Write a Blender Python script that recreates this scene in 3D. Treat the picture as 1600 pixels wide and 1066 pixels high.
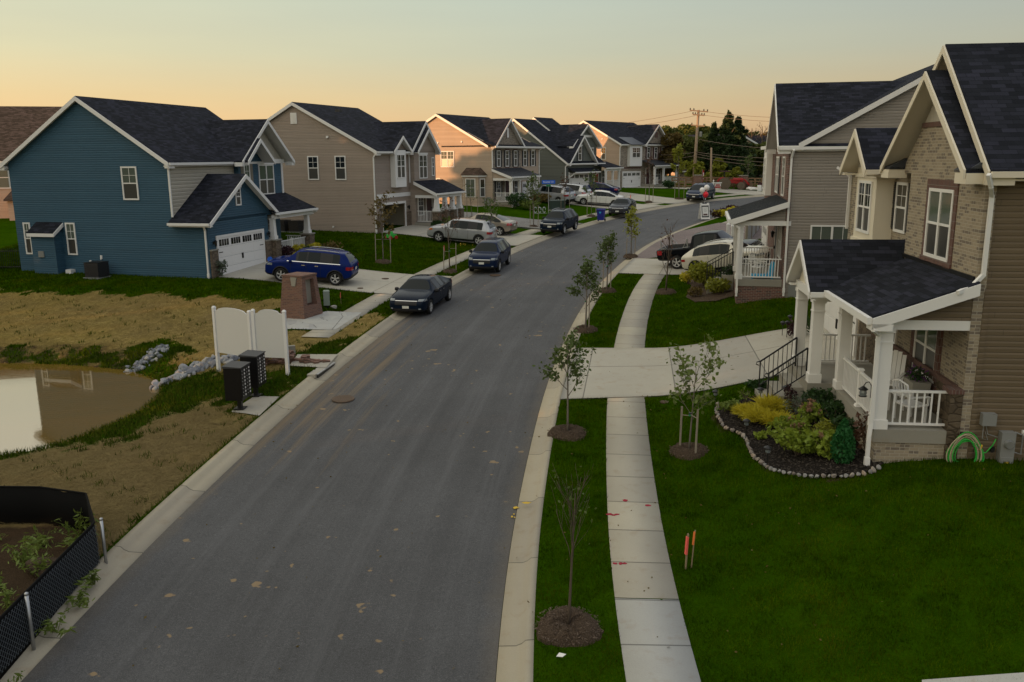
import bpy, bmesh, math, random
import numpy as np
from mathutils import Vector, Matrix
from mathutils.bvhtree import BVHTree
R = math.radians
random.seed(7); RNG = np.random.default_rng(11)
S = bpy.context.scene
for o in list(bpy.data.objects): bpy.data.objects.remove(o)
COL = S.collection

# ---------------------------------------------------------------- camera
CZ, SL = 8.7, .042
FPX, PITCH, ROLL = 1338., R(12.14), R(-.40)
_w = np.array([0, math.cos(PITCH), -math.sin(PITCH)]); _u = np.array([0, math.sin(PITCH), math.cos(PITCH)]); _x = np.array([1., 0, 0])
CX = math.cos(ROLL)*_x + math.sin(ROLL)*_u; CU = -math.sin(ROLL)*_x + math.cos(ROLL)*_u
cam = bpy.data.cameras.new('camera'); cam.sensor_width = 36; cam.lens = FPX/1600*36; cam.clip_end = 5000; cam.clip_start = .1
camo = bpy.data.objects.new('camera', cam); COL.objects.link(camo)
camo.matrix_world = Matrix(((CX[0], CU[0], -_w[0], 0), (CX[1], CU[1], -_w[1], 0), (CX[2], CU[2], -_w[2], CZ), (0, 0, 0, 1)))
S.camera = camo

# ---------------------------------------------------------------- sky, sun, exposure
SUN_AZ, SUN_EL = R(248), R(2.6)
wd = bpy.data.worlds.new('World'); S.world = wd; wd.use_nodes = True
_nt = wd.node_tree; _bg = _nt.nodes['Background']
_sky = _nt.nodes.new('ShaderNodeTexSky'); _sky.sky_type = 'NISHITA'; _sky.sun_disc = False
_sky.sun_elevation = SUN_EL; _sky.sun_rotation = SUN_AZ; _sky.dust_density = 1.0
def _n(t, **k):
    n = _nt.nodes.new(t)
    for a, v in k.items(): setattr(n, a, v)
    return n
# twilight sky gradient: colour by height, brighter towards the sunset side; unseen overhead part brightened as added fill light
_tc = _n('ShaderNodeTexCoord'); _sp = _n('ShaderNodeSeparateXYZ'); _nt.links.new(_tc.outputs['Generated'], _sp.inputs[0])
def _ramp(src, lo, hi, stops):
    mr = _n('ShaderNodeMapRange'); mr.inputs[1].default_value = lo; mr.inputs[2].default_value = hi; _nt.links.new(src, mr.inputs[0])
    r = _n('ShaderNodeValToRGB'); e = r.color_ramp.elements
    while len(e) > 1: e.remove(e[0])
    e[0].position, e[0].color = stops[0][0], (*stops[0][1], 1)
    for p_, c_ in stops[1:]: x_ = e.new(p_); x_.color = (*c_, 1)
    _nt.links.new(mr.outputs[0], r.inputs[0]); return r.outputs[0]
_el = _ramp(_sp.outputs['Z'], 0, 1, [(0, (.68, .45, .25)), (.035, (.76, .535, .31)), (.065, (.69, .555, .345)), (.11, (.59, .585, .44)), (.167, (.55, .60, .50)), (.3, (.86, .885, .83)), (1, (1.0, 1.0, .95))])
_az = _ramp(_sp.outputs['X'], -1, 1, [(0, (1.45, 1.3, 1.05)), (.24, (1.3, 1.2, 1.04)), (.5, (1, 1, 1)), (.76, (.63, .64, .75)), (1, (.6, .62, .75))])
_mu = _n('ShaderNodeMix', data_type='RGBA', blend_type='MULTIPLY'); _mu.inputs[0].default_value = 1; _cm = _n('ShaderNodeMapping'); _cm.inputs['Scale'].default_value = (1.2, 1.2, 11); _nt.links.new(_tc.outputs['Generated'], _cm.inputs[0])
_cn = _n('ShaderNodeTexNoise'); _cn.inputs['Scale'].default_value = 2.2; _cn.inputs['Detail'].default_value = 5; _nt.links.new(_cm.outputs[0], _cn.inputs['Vector'])
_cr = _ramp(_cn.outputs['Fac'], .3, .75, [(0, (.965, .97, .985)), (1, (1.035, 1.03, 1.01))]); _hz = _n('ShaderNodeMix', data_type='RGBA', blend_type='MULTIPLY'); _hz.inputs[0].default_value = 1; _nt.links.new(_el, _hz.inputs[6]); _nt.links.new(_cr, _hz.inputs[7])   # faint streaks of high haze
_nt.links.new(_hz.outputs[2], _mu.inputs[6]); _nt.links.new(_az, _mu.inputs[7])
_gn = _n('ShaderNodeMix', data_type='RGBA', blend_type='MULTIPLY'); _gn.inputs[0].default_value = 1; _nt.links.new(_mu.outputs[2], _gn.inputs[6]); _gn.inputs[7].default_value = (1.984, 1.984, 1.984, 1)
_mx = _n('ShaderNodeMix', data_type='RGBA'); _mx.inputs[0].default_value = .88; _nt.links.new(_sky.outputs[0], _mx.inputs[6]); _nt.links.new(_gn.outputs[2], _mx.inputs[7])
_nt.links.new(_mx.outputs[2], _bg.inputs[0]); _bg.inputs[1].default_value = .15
sun = bpy.data.lights.new('sun', 'SUN'); sun.energy = 1.75; sun.angle = R(.5); sun.color = (1, .50, .22)
suno = bpy.data.objects.new('sun', sun); COL.objects.link(suno)
_sd = Vector((math.sin(SUN_AZ)*math.cos(SUN_EL), math.cos(SUN_AZ)*math.cos(SUN_EL), math.sin(SUN_EL)))
suno.rotation_euler = (-_sd).to_track_quat('-Z', 'Y').to_euler(); suno.location = _sd*200
S.view_settings.view_transform = 'Standard'; S.view_settings.look = 'None'; S.view_settings.exposure = 1.75; S.view_settings.gamma = 1
S.render.engine = 'CYCLES'; S.cycles.max_bounces = 6

# ---------------------------------------------------------------- helpers
def tag(o, label=None, cat=None, group=None, kind=None):
    if label: o['label'] = label
    if cat: o['category'] = cat
    if group: o['group'] = group
    if kind: o['kind'] = kind
    return o
def empty(name, loc, rz=0, label=None, cat=None, group=None):
    o = bpy.data.objects.new(name, None); COL.objects.link(o); o.location = loc; o.rotation_euler = (0, 0, rz); o.empty_display_size = .2
    return tag(o, label, cat, group)
def copy_tree(o, parent=None):
    c = o.copy(); COL.objects.link(c)
    if parent: c.parent = parent
    for ch in list(o.children): copy_tree(ch, c)
    return c
def uv_box(me):
    uv = me.uv_layers.new(name='UVMap'); n = len(me.loops)
    co = np.empty(len(me.vertices)*3, np.float32); me.vertices.foreach_get('co', co); co = co.reshape(-1, 3)
    lv = np.empty(n, np.int32); me.loops.foreach_get('vertex_index', lv)
    npoly = len(me.polygons); nor = np.empty(npoly*3, np.float32); me.polygons.foreach_get('normal', nor); nor = nor.reshape(-1, 3)
    tot = np.empty(npoly, np.int32); me.polygons.foreach_get('loop_total', tot)
    nl = np.repeat(nor, tot, axis=0); P = co[lv]
    hz = np.hypot(nl[:, 0], nl[:, 1]); flat = hz < .05
    hx = np.where(flat, 1, -nl[:, 1]/np.maximum(hz, 1e-6)); hy = np.where(flat, 0, nl[:, 0]/np.maximum(hz, 1e-6))
    u = P[:, 0]*hx + P[:, 1]*hy
    # v axis = n x h
    vx = -nl[:, 2]*hy; vy = nl[:, 2]*hx; vz = nl[:, 0]*hy - nl[:, 1]*hx
    v = np.where(flat, P[:, 1], P[:, 0]*vx + P[:, 1]*vy + P[:, 2]*vz)
    uv.data.foreach_set('uv', np.stack([u, v], 1).astype(np.float32).ravel())
class MB:
    """collects shapes for ONE mesh object; flip mirrors x"""
    def __init__(s, flip=1): s.v = []; s.f = []; s.m = []; s.k = flip
    def add(s, vs, fs, mi=0):
        b = len(s.v); s.v += [(s.k*p[0], p[1], p[2]) for p in vs]; s.f += [tuple(b+i for i in f) for f in fs]; s.m += [mi]*len(fs); return s
    def hexa(s, P, mi=0): return s.add(P, [(0, 3, 2, 1), (4, 5, 6, 7), (0, 1, 5, 4), (1, 2, 6, 5), (2, 3, 7, 6), (3, 0, 4, 7)], mi)
    def box(s, x0, x1, y0, y1, z0, z1, mi=0):
        return s.hexa([(x0, y0, z0), (x1, y0, z0), (x1, y1, z0), (x0, y1, z0), (x0, y0, z1), (x1, y0, z1), (x1, y1, z1), (x0, y1, z1)], mi)
    def frus(s, cx, cy, a0, b0, z0, a1, b1, z1, mi=0):
        return s.hexa([(cx-a0, cy-b0, z0), (cx+a0, cy-b0, z0), (cx+a0, cy+b0, z0), (cx-a0, cy+b0, z0), (cx-a1, cy-b1, z1), (cx+a1, cy-b1, z1), (cx+a1, cy+b1, z1), (cx-a1, cy+b1, z1)], mi)
    def slab(s, q, th, mi=0):
        lo = [(p[0], p[1], p[2]-th) for p in q]; return s.hexa(lo+list(q), mi)
    def prism(s, poly, off, mi=0):
        n = len(poly); b = [tuple(np.add(p, off)) for p in poly]
        return s.add(list(poly)+b, [tuple(range(n))[::-1], tuple(range(n, 2*n))]+[(i, (i+1) % n, n+(i+1) % n, n+i) for i in range(n)], mi)
    def bar(s, p, q, w, h, up=(0, 0, 1), mi=0):
        p, q = Vector(p), Vector(q); d = (q-p).normalized(); r = d.cross(Vector(up))
        if r.length < 1e-4: r = d.cross(Vector((1, 0, 0)))
        r.normalize(); u = r.cross(d); r *= w/2; u *= h/2
        return s.hexa([tuple(x) for x in (p-r-u, p+r-u, p+r+u, p-r+u, q-r-u, q+r-u, q+r+u, q-r+u)], mi)
    def tube(s, pts, rad, n=8, mi=0, cap=True):
        pts = [Vector(p) for p in pts]; rad = rad if hasattr(rad, '__len__') else [rad]*len(pts); vs = []; fs = []
        for i, p in enumerate(pts):
            d = (pts[min(i+1, len(pts)-1)]-pts[max(i-1, 0)]); d = d.normalized() if d.length > 1e-9 else Vector((0, 0, 1))
            a = d.cross(Vector((0, 0, 1)) if abs(d.z) < .9 else Vector((1, 0, 0))).normalized(); b = d.cross(a)
            for k in range(n):
                t = 2*math.pi*k/n; vs.append(tuple(p+(a*math.cos(t)+b*math.sin(t))*rad[i]))
        for i in range(len(pts)-1):
            for k in range(n): fs.append((i*n+k, i*n+(k+1) % n, (i+1)*n+(k+1) % n, (i+1)*n+k))
        if cap: fs += [tuple(range(n))[::-1], tuple(range((len(pts)-1)*n, len(pts)*n))]
        return s.add(vs, fs, mi)
    def lathe(s, prof, c=(0, 0, 0), n=16, axis='z', mi=0, cap=True):
        vs = []; fs = []
        for r, z in prof:
            for k in range(n):
                t = 2*math.pi*k/n; a, b = r*math.cos(t), r*math.sin(t)
                vs.append((c[0]+a, c[1]+b, c[2]+z) if axis == 'z' else (c[0]+a, c[1]+z, c[2]+b))
        for i in range(len(prof)-1):
            for k in range(n): fs.append((i*n+k, i*n+(k+1) % n, (i+1)*n+(k+1) % n, (i+1)*n+k))
        if cap and prof[0][0] > 1e-6: fs.append(tuple(range(n))[::-1])
        if cap and prof[-1][0] > 1e-6: fs.append(tuple(range((len(prof)-1)*n, len(prof)*n)))
        return s.add(vs, fs, mi)
    def pieces(s, tol=.03):
        """separate solids that neither touch nor nearly touch"""
        n = len(s.v); p = list(range(n))
        def f(i):
            while p[i] != i: p[i] = p[p[i]]; i = p[i]
            return i
        for fc in s.f:
            r = f(fc[0])
            for i in fc[1:]: p[f(i)] = r
        C = {}
        for i in range(n): C.setdefault(f(i), []).append(i)
        K = list(C); V = np.array(s.v); lo = np.array([V[C[k]].min(0) for k in K])-tol; hi = np.array([V[C[k]].max(0) for k in K])+tol; q = list(range(len(K)))
        def g(i):
            while q[i] != i: q[i] = q[q[i]]; i = q[i]
            return i
        for i in range(len(K)):
            for j in np.nonzero(((lo <= hi[i]) & (hi >= lo[i])).all(1))[0]: q[g(int(j))] = g(i)
        gi = {k: g(i) for i, k in enumerate(K)}; out = {}
        for fc, mi in zip(s.f, s.m):
            d = out.setdefault(gi[f(fc[0])], MB()); 
            if not hasattr(d, 'mp'): d.mp = {}
            idx = []
            for i in fc:
                if i not in d.mp: d.mp[i] = len(d.v); d.v.append(s.v[i])
                idx.append(d.mp[i])
            d.f.append(tuple(idx)); d.m.append(mi)
        return sorted(out.values(), key=lambda d: -len(d.f))
    def build(s, name, mats, parent=None, smooth=False, fix=True, loc=None):
        me = bpy.data.meshes.new(name); me.from_pydata(s.v, [], s.f); mats = mats if isinstance(mats, (list, tuple)) else [mats]
        for m in mats: me.materials.append(m)
        me.polygons.foreach_set('material_index', s.m)
        if fix:
            bm = bmesh.new(); bm.from_mesh(me); bmesh.ops.recalc_face_normals(bm, faces=bm.faces); bm.to_mesh(me); bm.free()
        uv_box(me)
        if smooth: me.polygons.foreach_set('use_smooth', [True]*len(me.polygons))
        o = bpy.data.objects.new(name, me); COL.objects.link(o)
        if parent: o.parent = parent
        if loc: o.location = loc
        return o
def np_mesh(name, V, F, mats, parent=None, mi=None, smooth=False, uv=None):
    me = bpy.data.meshes.new(name); V = np.asarray(V, np.float32); F = np.asarray(F, np.int32); k = F.shape[1]
    me.vertices.add(len(V)); me.vertices.foreach_set('co', V.ravel())
    me.loops.add(F.size); me.loops.foreach_set('vertex_index', F.ravel())
    me.polygons.add(len(F)); me.polygons.foreach_set('loop_start', np.arange(0, F.size, k, dtype=np.int32)); me.polygons.foreach_set('loop_total', np.full(len(F), k, np.int32))
    for m in (mats if isinstance(mats, (list, tuple)) else [mats]): me.materials.append(m)
    if mi is not None: me.polygons.foreach_set('material_index', np.asarray(mi, np.int32))
    if smooth: me.polygons.foreach_set('use_smooth', np.ones(len(F), bool))
    me.update(calc_edges=True)
    if uv is not None:
        l = me.uv_layers.new(name='UVMap'); l.data.foreach_set('uv', np.asarray(uv, np.float32)[F.ravel()].ravel())
    o = bpy.data.objects.new(name, me); COL.objects.link(o)
    if parent: o.parent = parent
    return o
def lerp(a, b, t): return a+(b-a)*t
def smooth01(x): x = np.clip(x, 0, 1); return x*x*(3-2*x)

# ---------------------------------------------------------------- materials
def new_mat(name, rough=.7, spec=.3, base=(.5, .5, .5), metal=0):
    m = bpy.data.materials.new(name); m.use_nodes = True; nt = m.node_tree; b = nt.nodes['Principled BSDF']
    b.inputs['Roughness'].default_value = rough; b.inputs['Specular IOR Level'].default_value = spec; b.inputs['Metallic'].default_value = metal
    b.inputs['Base Color'].default_value = (*base, 1); return m, nt, b
def node(nt, t, **kw):
    n = nt.nodes.new(t)
    for k, v in kw.items():
        if k.startswith('i_'):
            key = k[2:]; key = int(key) if key.isdigit() else key.replace('_', ' ')
            n.inputs[key].default_value = v
        else: setattr(n, k, v)
    return n
def math_(nt, op, a, b=None, c=None):
    n = nt.nodes.new('ShaderNodeMath'); n.operation = op
    for i, x in enumerate((a, b, c)):
        if x is None: continue
        if hasattr(x, 'is_output') or hasattr(x, 'links'): nt.links.new(x, n.inputs[i])
        else: n.inputs[i].default_value = x
    return n.outputs[0]
def mixc(nt, f, a, b, mode='MIX'):
    n = nt.nodes.new('ShaderNodeMix'); n.data_type = 'RGBA'; n.blend_type = mode
    for i, x in ((0, f), (6, a), (7, b)):
        if hasattr(x, 'is_output') or hasattr(x, 'links'): nt.links.new(x, n.inputs[i])
        else: n.inputs[i].default_value = x if i == 0 else (*x[:3], 1)
    return n.outputs[2]
def noise(nt, scale, detail=4, vec=None, rough=.6, dist=0):
    n = node(nt, 'ShaderNodeTexNoise'); n.inputs['Scale'].default_value = scale; n.inputs['Detail'].default_value = detail; n.inputs['Roughness'].default_value = rough; n.inputs['Distortion'].default_value = dist
    if vec is not None: nt.links.new(vec, n.inputs['Vector'])
    return n.outputs['Fac']
def ramp(nt, fac, stops):
    n = nt.nodes.new('ShaderNodeValToRGB'); e = n.color_ramp.elements
    e[0].position, e[0].color = stops[0][0], (*stops[0][1], 1); e[1].position, e[1].color = stops[1][0], (*stops[1][1], 1)
    for p, c in stops[2:]:
        x = e.new(p); x.color = (*c, 1)
    nt.links.new(fac, n.inputs[0]); return n.outputs[0]
def mrange(nt, v, a, b, c=0., d=1.):
    n = nt.nodes.new('ShaderNodeMapRange'); nt.links.new(v, n.inputs[0])
    for i, x in enumerate((a, b, c, d)): n.inputs[i+1].default_value = x
    return n.outputs[0]
def geo(nt): return nt.nodes.new('ShaderNodeNewGeometry').outputs['Position']
def objc(nt): return nt.nodes.new('ShaderNodeTexCoord').outputs['Object']
def uvc(nt): return nt.nodes.new('ShaderNodeTexCoord').outputs['UV']
def sep(nt, v):
    n = nt.nodes.new('ShaderNodeSeparateXYZ'); nt.links.new(v, n.inputs[0]); return n.outputs
def bump(nt, b, h, dist=.01, strength=1.):
    n = nt.nodes.new('ShaderNodeBump'); n.inputs['Distance'].default_value = dist; n.inputs['Strength'].default_value = strength
    nt.links.new(h, n.inputs['Height']); nt.links.new(n.outputs[0], b.inputs['Normal'])
def setc(nt, b, c): nt.links.new(c, b.inputs['Base Color'])
def dk(c, k): return tuple(x*k for x in c)
def paint(name, c, rough=.5, var=.12, spec=.35):
    m, nt, b = new_mat(name, rough, spec); n = noise(nt, 3.1, 5, objc(nt)); n2 = noise(nt, 40, 2, objc(nt))
    setc(nt, b, mixc(nt, math_(nt, 'MULTIPLY', math_(nt, 'ADD', n, n2), .5), dk(c, 1-var), dk(c, 1+var))); return m
def siding(name, c, lap=.12, var=.1):
    m, nt, b = new_mat(name, .62, .3); uv = uvc(nt); s = sep(nt, uv)
    row = math_(nt, 'DIVIDE', s[1], lap); fr = math_(nt, 'FRACT', row); fl = math_(nt, 'FLOOR', row)
    # dutch lap profile: flat face, cove at the top of each course, sharp lip
    cove = mrange(nt, fr, .58, .94, 1, 0); lip = mrange(nt, fr, .95, .995, 0, 1); h = math_(nt, 'MAXIMUM', cove, lip)
    wn = node(nt, 'ShaderNodeTexWhiteNoise', noise_dimensions='1D'); nt.links.new(fl, wn.inputs['W'])
    n1 = noise(nt, .6, 5, objc(nt)); nm = math_(nt, 'ADD', math_(nt, 'MULTIPLY', n1, .6), math_(nt, 'MULTIPLY', wn.outputs['Value'], .4))
    wn2 = node(nt, 'ShaderNodeTexWhiteNoise', noise_dimensions='1D'); nt.links.new(math_(nt, 'ADD', fl, 31.7), wn2.inputs['W'])
    seam = math_(nt, 'LESS_THAN', math_(nt, 'FRACT', math_(nt, 'DIVIDE', math_(nt, 'ADD', s[0], math_(nt, 'MULTIPLY', wn2.outputs['Value'], 3.7)), 3.7)), .004)   # where two lengths of siding lap
    setc(nt, b, mixc(nt, math_(nt, 'MULTIPLY', seam, .5), mixc(nt, nm, dk(c, 1-var*1.6), dk(c, 1+var*1.6)), dk(c, .4)))
    h = math_(nt, 'ADD', h, math_(nt, 'MULTIPLY', noise(nt, .9, 2, uv), .35))
    bump(nt, b, h, lap*.2, 1.); return m
def board(name, c):
    m, nt, b = new_mat(name, .6, .3); s = sep(nt, uvc(nt)); fr = math_(nt, 'FRACT', math_(nt, 'DIVIDE', s[0], .2))
    h = math_(nt, 'GREATER_THAN', math_(nt, 'ABSOLUTE', math_(nt, 'SUBTRACT', fr, .5)), .38)
    setc(nt, b, mixc(nt, noise(nt, 2, 4, objc(nt)), dk(c, .9), dk(c, 1.1))); bump(nt, b, h, .03); return m
def shingle(name, c, tint=(1.0, .95, 1.05)):
    m, nt, b = new_mat(name, .92, .05); uv = uvc(nt)
    br = node(nt, 'ShaderNodeTexBrick'); br.offset = .5; br.inputs['Scale'].default_value = 1; br.inputs['Brick Width'].default_value = .31; br.inputs['Row Height'].default_value = .14; br.inputs['Mortar Size'].default_value = .004
    br.inputs['Color1'].default_value = (.15, .15, .15, 1); br.inputs['Color2'].default_value = (1, 1, 1, 1); br.inputs['Mortar'].default_value = (.0, .0, .0, 1); br.inputs['Bias'].default_value = -.1
    nt.links.new(uv, br.inputs['Vector'])
    v = sep(nt, br.outputs['Color'])[0]
    n = noise(nt, .5, 5, objc(nt)); n3 = noise(nt, 60, 3, objc(nt))
    f = math_(nt, 'ADD', math_(nt, 'MULTIPLY', v, .55), math_(nt, 'ADD', math_(nt, 'MULTIPLY', n, .3), math_(nt, 'MULTIPLY', n3, .3)))
    setc(nt, b, ramp(nt, f, [(.25, dk(c, .55)), (.85, tuple(min(1, x*1.8*t) for x, t in zip(c, tint))), (.55, c)]))
    fr = math_(nt, 'FRACT', math_(nt, 'DIVIDE', sep(nt, uv)[1], .14))
    bump(nt, b, math_(nt, 'ADD', math_(nt, 'SUBTRACT', 1., fr), math_(nt, 'MULTIPLY', v, .35)), .012); return m
def brick(name, c1, c2, mortar, dark=None, bw=.21, bh=.075, rough=.85):
    m, nt, b = new_mat(name, rough, .2); uv = uvc(nt)
    def bt(a, c, mo, bias=0):
        br = node(nt, 'ShaderNodeTexBrick'); br.offset = .5; br.inputs['Scale'].default_value = 1; br.inputs['Brick Width'].default_value = bw; br.inputs['Row Height'].default_value = bh; br.inputs['Mortar Size'].default_value = .008; br.inputs['Mortar Smooth'].default_value = .2
        br.inputs['Color1'].default_value = (*a, 1); br.inputs['Color2'].default_value = (*c, 1); br.inputs['Mortar'].default_value = (*mo, 1); br.inputs['Bias'].default_value = bias; nt.links.new(uv, br.inputs['Vector']); return br
    A = bt(c1, c2, mortar); col = A.outputs['Color']
    if dark:
        sx = sep(nt, uv); row = math_(nt, 'FLOOR', math_(nt, 'DIVIDE', sx[1], bh))
        half = math_(nt, 'MULTIPLY', math_(nt, 'MODULO', math_(nt, 'ABSOLUTE', row), 2.), .5)
        cx = math_(nt, 'FLOOR', math_(nt, 'ADD', math_(nt, 'DIVIDE', sx[0], bw), half))
        cb = nt.nodes.new('ShaderNodeCombineXYZ'); nt.links.new(cx, cb.inputs[0]); nt.links.new(row, cb.inputs[1])
        wn = node(nt, 'ShaderNodeTexWhiteNoise', noise_dimensions='2D'); nt.links.new(cb.outputs[0], wn.inputs['Vector'])
        isd = math_(nt, 'GREATER_THAN', wn.outputs['Value'], .74); isd = math_(nt, 'MULTIPLY', isd, math_(nt, 'SUBTRACT', 1., A.outputs['Fac']))
        col = mixc(nt, isd, col, dark)
    n = noise(nt, 9, 4, objc(nt)); col = mixc(nt, .5, col, mixc(nt, n, (.55, .55, .55), (1.45, 1.4, 1.35)), 'MULTIPLY') if False else mixc(nt, math_(nt, 'MULTIPLY', n, .45), col, dk(mortar, .8))
    setc(nt, b, col); bump(nt, b, math_(nt, 'SUBTRACT', 1., A.outputs['Fac']), .008); return m
def stone(name, c1, c2, sc=3.2):
    m, nt, b = new_mat(name, .85, .2); uv = uvc(nt)
    mp = node(nt, 'ShaderNodeMapping'); mp.inputs['Scale'].default_value = (1, 1.9, 1); nt.links.new(uv, mp.inputs[0])
    v = node(nt, 'ShaderNodeTexVoronoi', distance='CHEBYCHEV'); v.inputs['Scale'].default_value = sc; nt.links.new(mp.outputs[0], v.inputs['Vector'])
    e = node(nt, 'ShaderNodeTexVoronoi', feature='DISTANCE_TO_EDGE'); e.inputs['Scale'].default_value = sc; nt.links.new(mp.outputs[0], e.inputs['Vector'])
    col = mixc(nt, sep(nt, v.outputs['Color'])[0], c1, c2); col = mixc(nt, noise(nt, 14, 4, uv), dk(c1, .7), col)
    ed = mrange(nt, e.outputs[0], 0, .07); setc(nt, b, mixc(nt, ed, dk(c1, .45), col)); bump(nt, b, math_(nt, 'MINIMUM', e.outputs[0], .12), .12); return m
def glass_mat(name, c, rough=.04):
    m, nt, b = new_mat(name, rough, .9, c); n = noise(nt, 1.3, 2, objc(nt)); bump(nt, b, n, .004, .5); return m
M = {}
M['white'] = paint('white_trim', (.72, .71, .69), .5, .05); M['cream_trim'] = paint('cream_trim', (.68, .62, .5), .5, .05)
M['blue'] = siding('blue_siding', (.031, .083, .128)); M['cream'] = siding('cream_shake_siding', (.40, .37, .30), .19)
M['greybrown'] = siding('grey_brown_siding', (.30, .245, .20), .115); M['tan'] = siding('tan_siding', (.42, .33, .25), .115)
M['slate'] = siding('slate_green_siding', (.12, .13, .115), .15); M['peach'] = siding('beige_siding', (.44, .33, .25), .115)
M['brown'] = siding('brown_siding', (.135, .10, .06), .13); M['grey'] = siding('grey_siding', (.255, .228, .195), .125)
M['sage'] = siding('grey_siding_front', (.23, .235, .225), .15); M['board'] = board('board_and_batten', (.42, .39, .33))
M['roof'] = shingle('charcoal_shingles', (.0185, .0205, .027)); M['roofbrown'] = shingle('brown_shingles', (.07, .052, .04))
M['metalroof'], _nt, _b = new_mat('dark_metal_roof', .45, .5, (.04, .045, .055), .3)
M['brick_red'] = brick('red_brick', (.17, .058, .04), (.11, .042, .032), (.26, .22, .19), (.06, .03, .028))
M['brick_tan'] = brick('tan_mixed_brick', (.35, .285, .195), (.25, .20, .14), (.42, .375, .30), (.135, .105, .082))
M['brick_grey'] = brick('grey_brown_brick', (.34, .275, .215), (.25, .2, .155), (.36, .33, .28), (.12, .09, .07))
M['brick_trim'] = brick('red_brick_trim', (.14, .055, .04), (.10, .042, .034), (.2, .17, .15), None, .075, .2)
M['brick_mon'] = brick('monument_brick', (.22, .105, .07), (.17, .08, .06), (.22, .17, .14), (.13, .065, .05))
M['stone'] = stone('ledge_stone', (.15, .115, .085), (.28, .22, .16)); M['stonedark'] = stone('dark_ledge_stone', (.10, .075, .05), (.2, .155, .105))
def concrete(name, c, joint=None, stain=(.25, .17, .09), js=.018, sc=1.):
    m, nt, b = new_mat(name, .85, .25); p = geo(nt); n = noise(nt, .7, 6, p); n2 = noise(nt, 35, 3, p); n4 = noise(nt, 3.3, 4, p)
    f = math_(nt, 'ADD', math_(nt, 'MULTIPLY', n, .6), math_(nt, 'MULTIPLY', n2, .4)); col = mixc(nt, f, dk(c, .78), dk(c, 1.2))
    col = mixc(nt, mrange(nt, n4, .55, .78, 0, .35), col, stain)
    if joint:
        s = sep(nt, uvc(nt)); ju, jv = joint; w = None
        for ax, j in ((0, ju), (1, jv)):
            if j:
                fr = math_(nt, 'FRACT', math_(nt, 'DIVIDE', s[ax], j)); d = math_(nt, 'LESS_THAN', math_(nt, 'MULTIPLY', math_(nt, 'MINIMUM', fr, math_(nt, 'SUBTRACT', 1., fr)), j), js)
                w = d if w is None else math_(nt, 'MAXIMUM', w, d)
        if ju:
            fl = math_(nt, 'FLOOR', math_(nt, 'DIVIDE', s[0], ju)); wn = node(nt, 'ShaderNodeTexWhiteNoise', noise_dimensions='1D'); nt.links.new(fl, wn.inputs['W'])
            col = mixc(nt, 1., col, mixc(nt, wn.outputs['Value'], (.86, .86, .88), (1.1, 1.09, 1.05)), 'MULTIPLY')
        col = mixc(nt, math_(nt, 'MULTIPLY', w, .75), col, dk(c, .28))
        bump(nt, b, math_(nt, 'SUBTRACT', n2, math_(nt, 'MULTIPLY', w, 2.)), .004)
    else: bump(nt, b, n2, .003)
    setc(nt, b, col); return m
M['concrete'] = concrete('concrete', (.36, .335, .28)); M['slabc'] = concrete('porch_concrete', (.27, .255, .215))
M['walk'] = concrete('sidewalk_concrete', (.37, .345, .285), (1.52, None)); M['drive'] = concrete('driveway_concrete', (.37, .35, .30), (3.0, 3.0))
M['newwalk'] = concrete('new_concrete', (.38, .38, .36), (1.52, None)); M['kerb'] = concrete('kerb_concrete', (.34, .305, .235), (3.05, None), (.24, .16, .085), .014)
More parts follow.
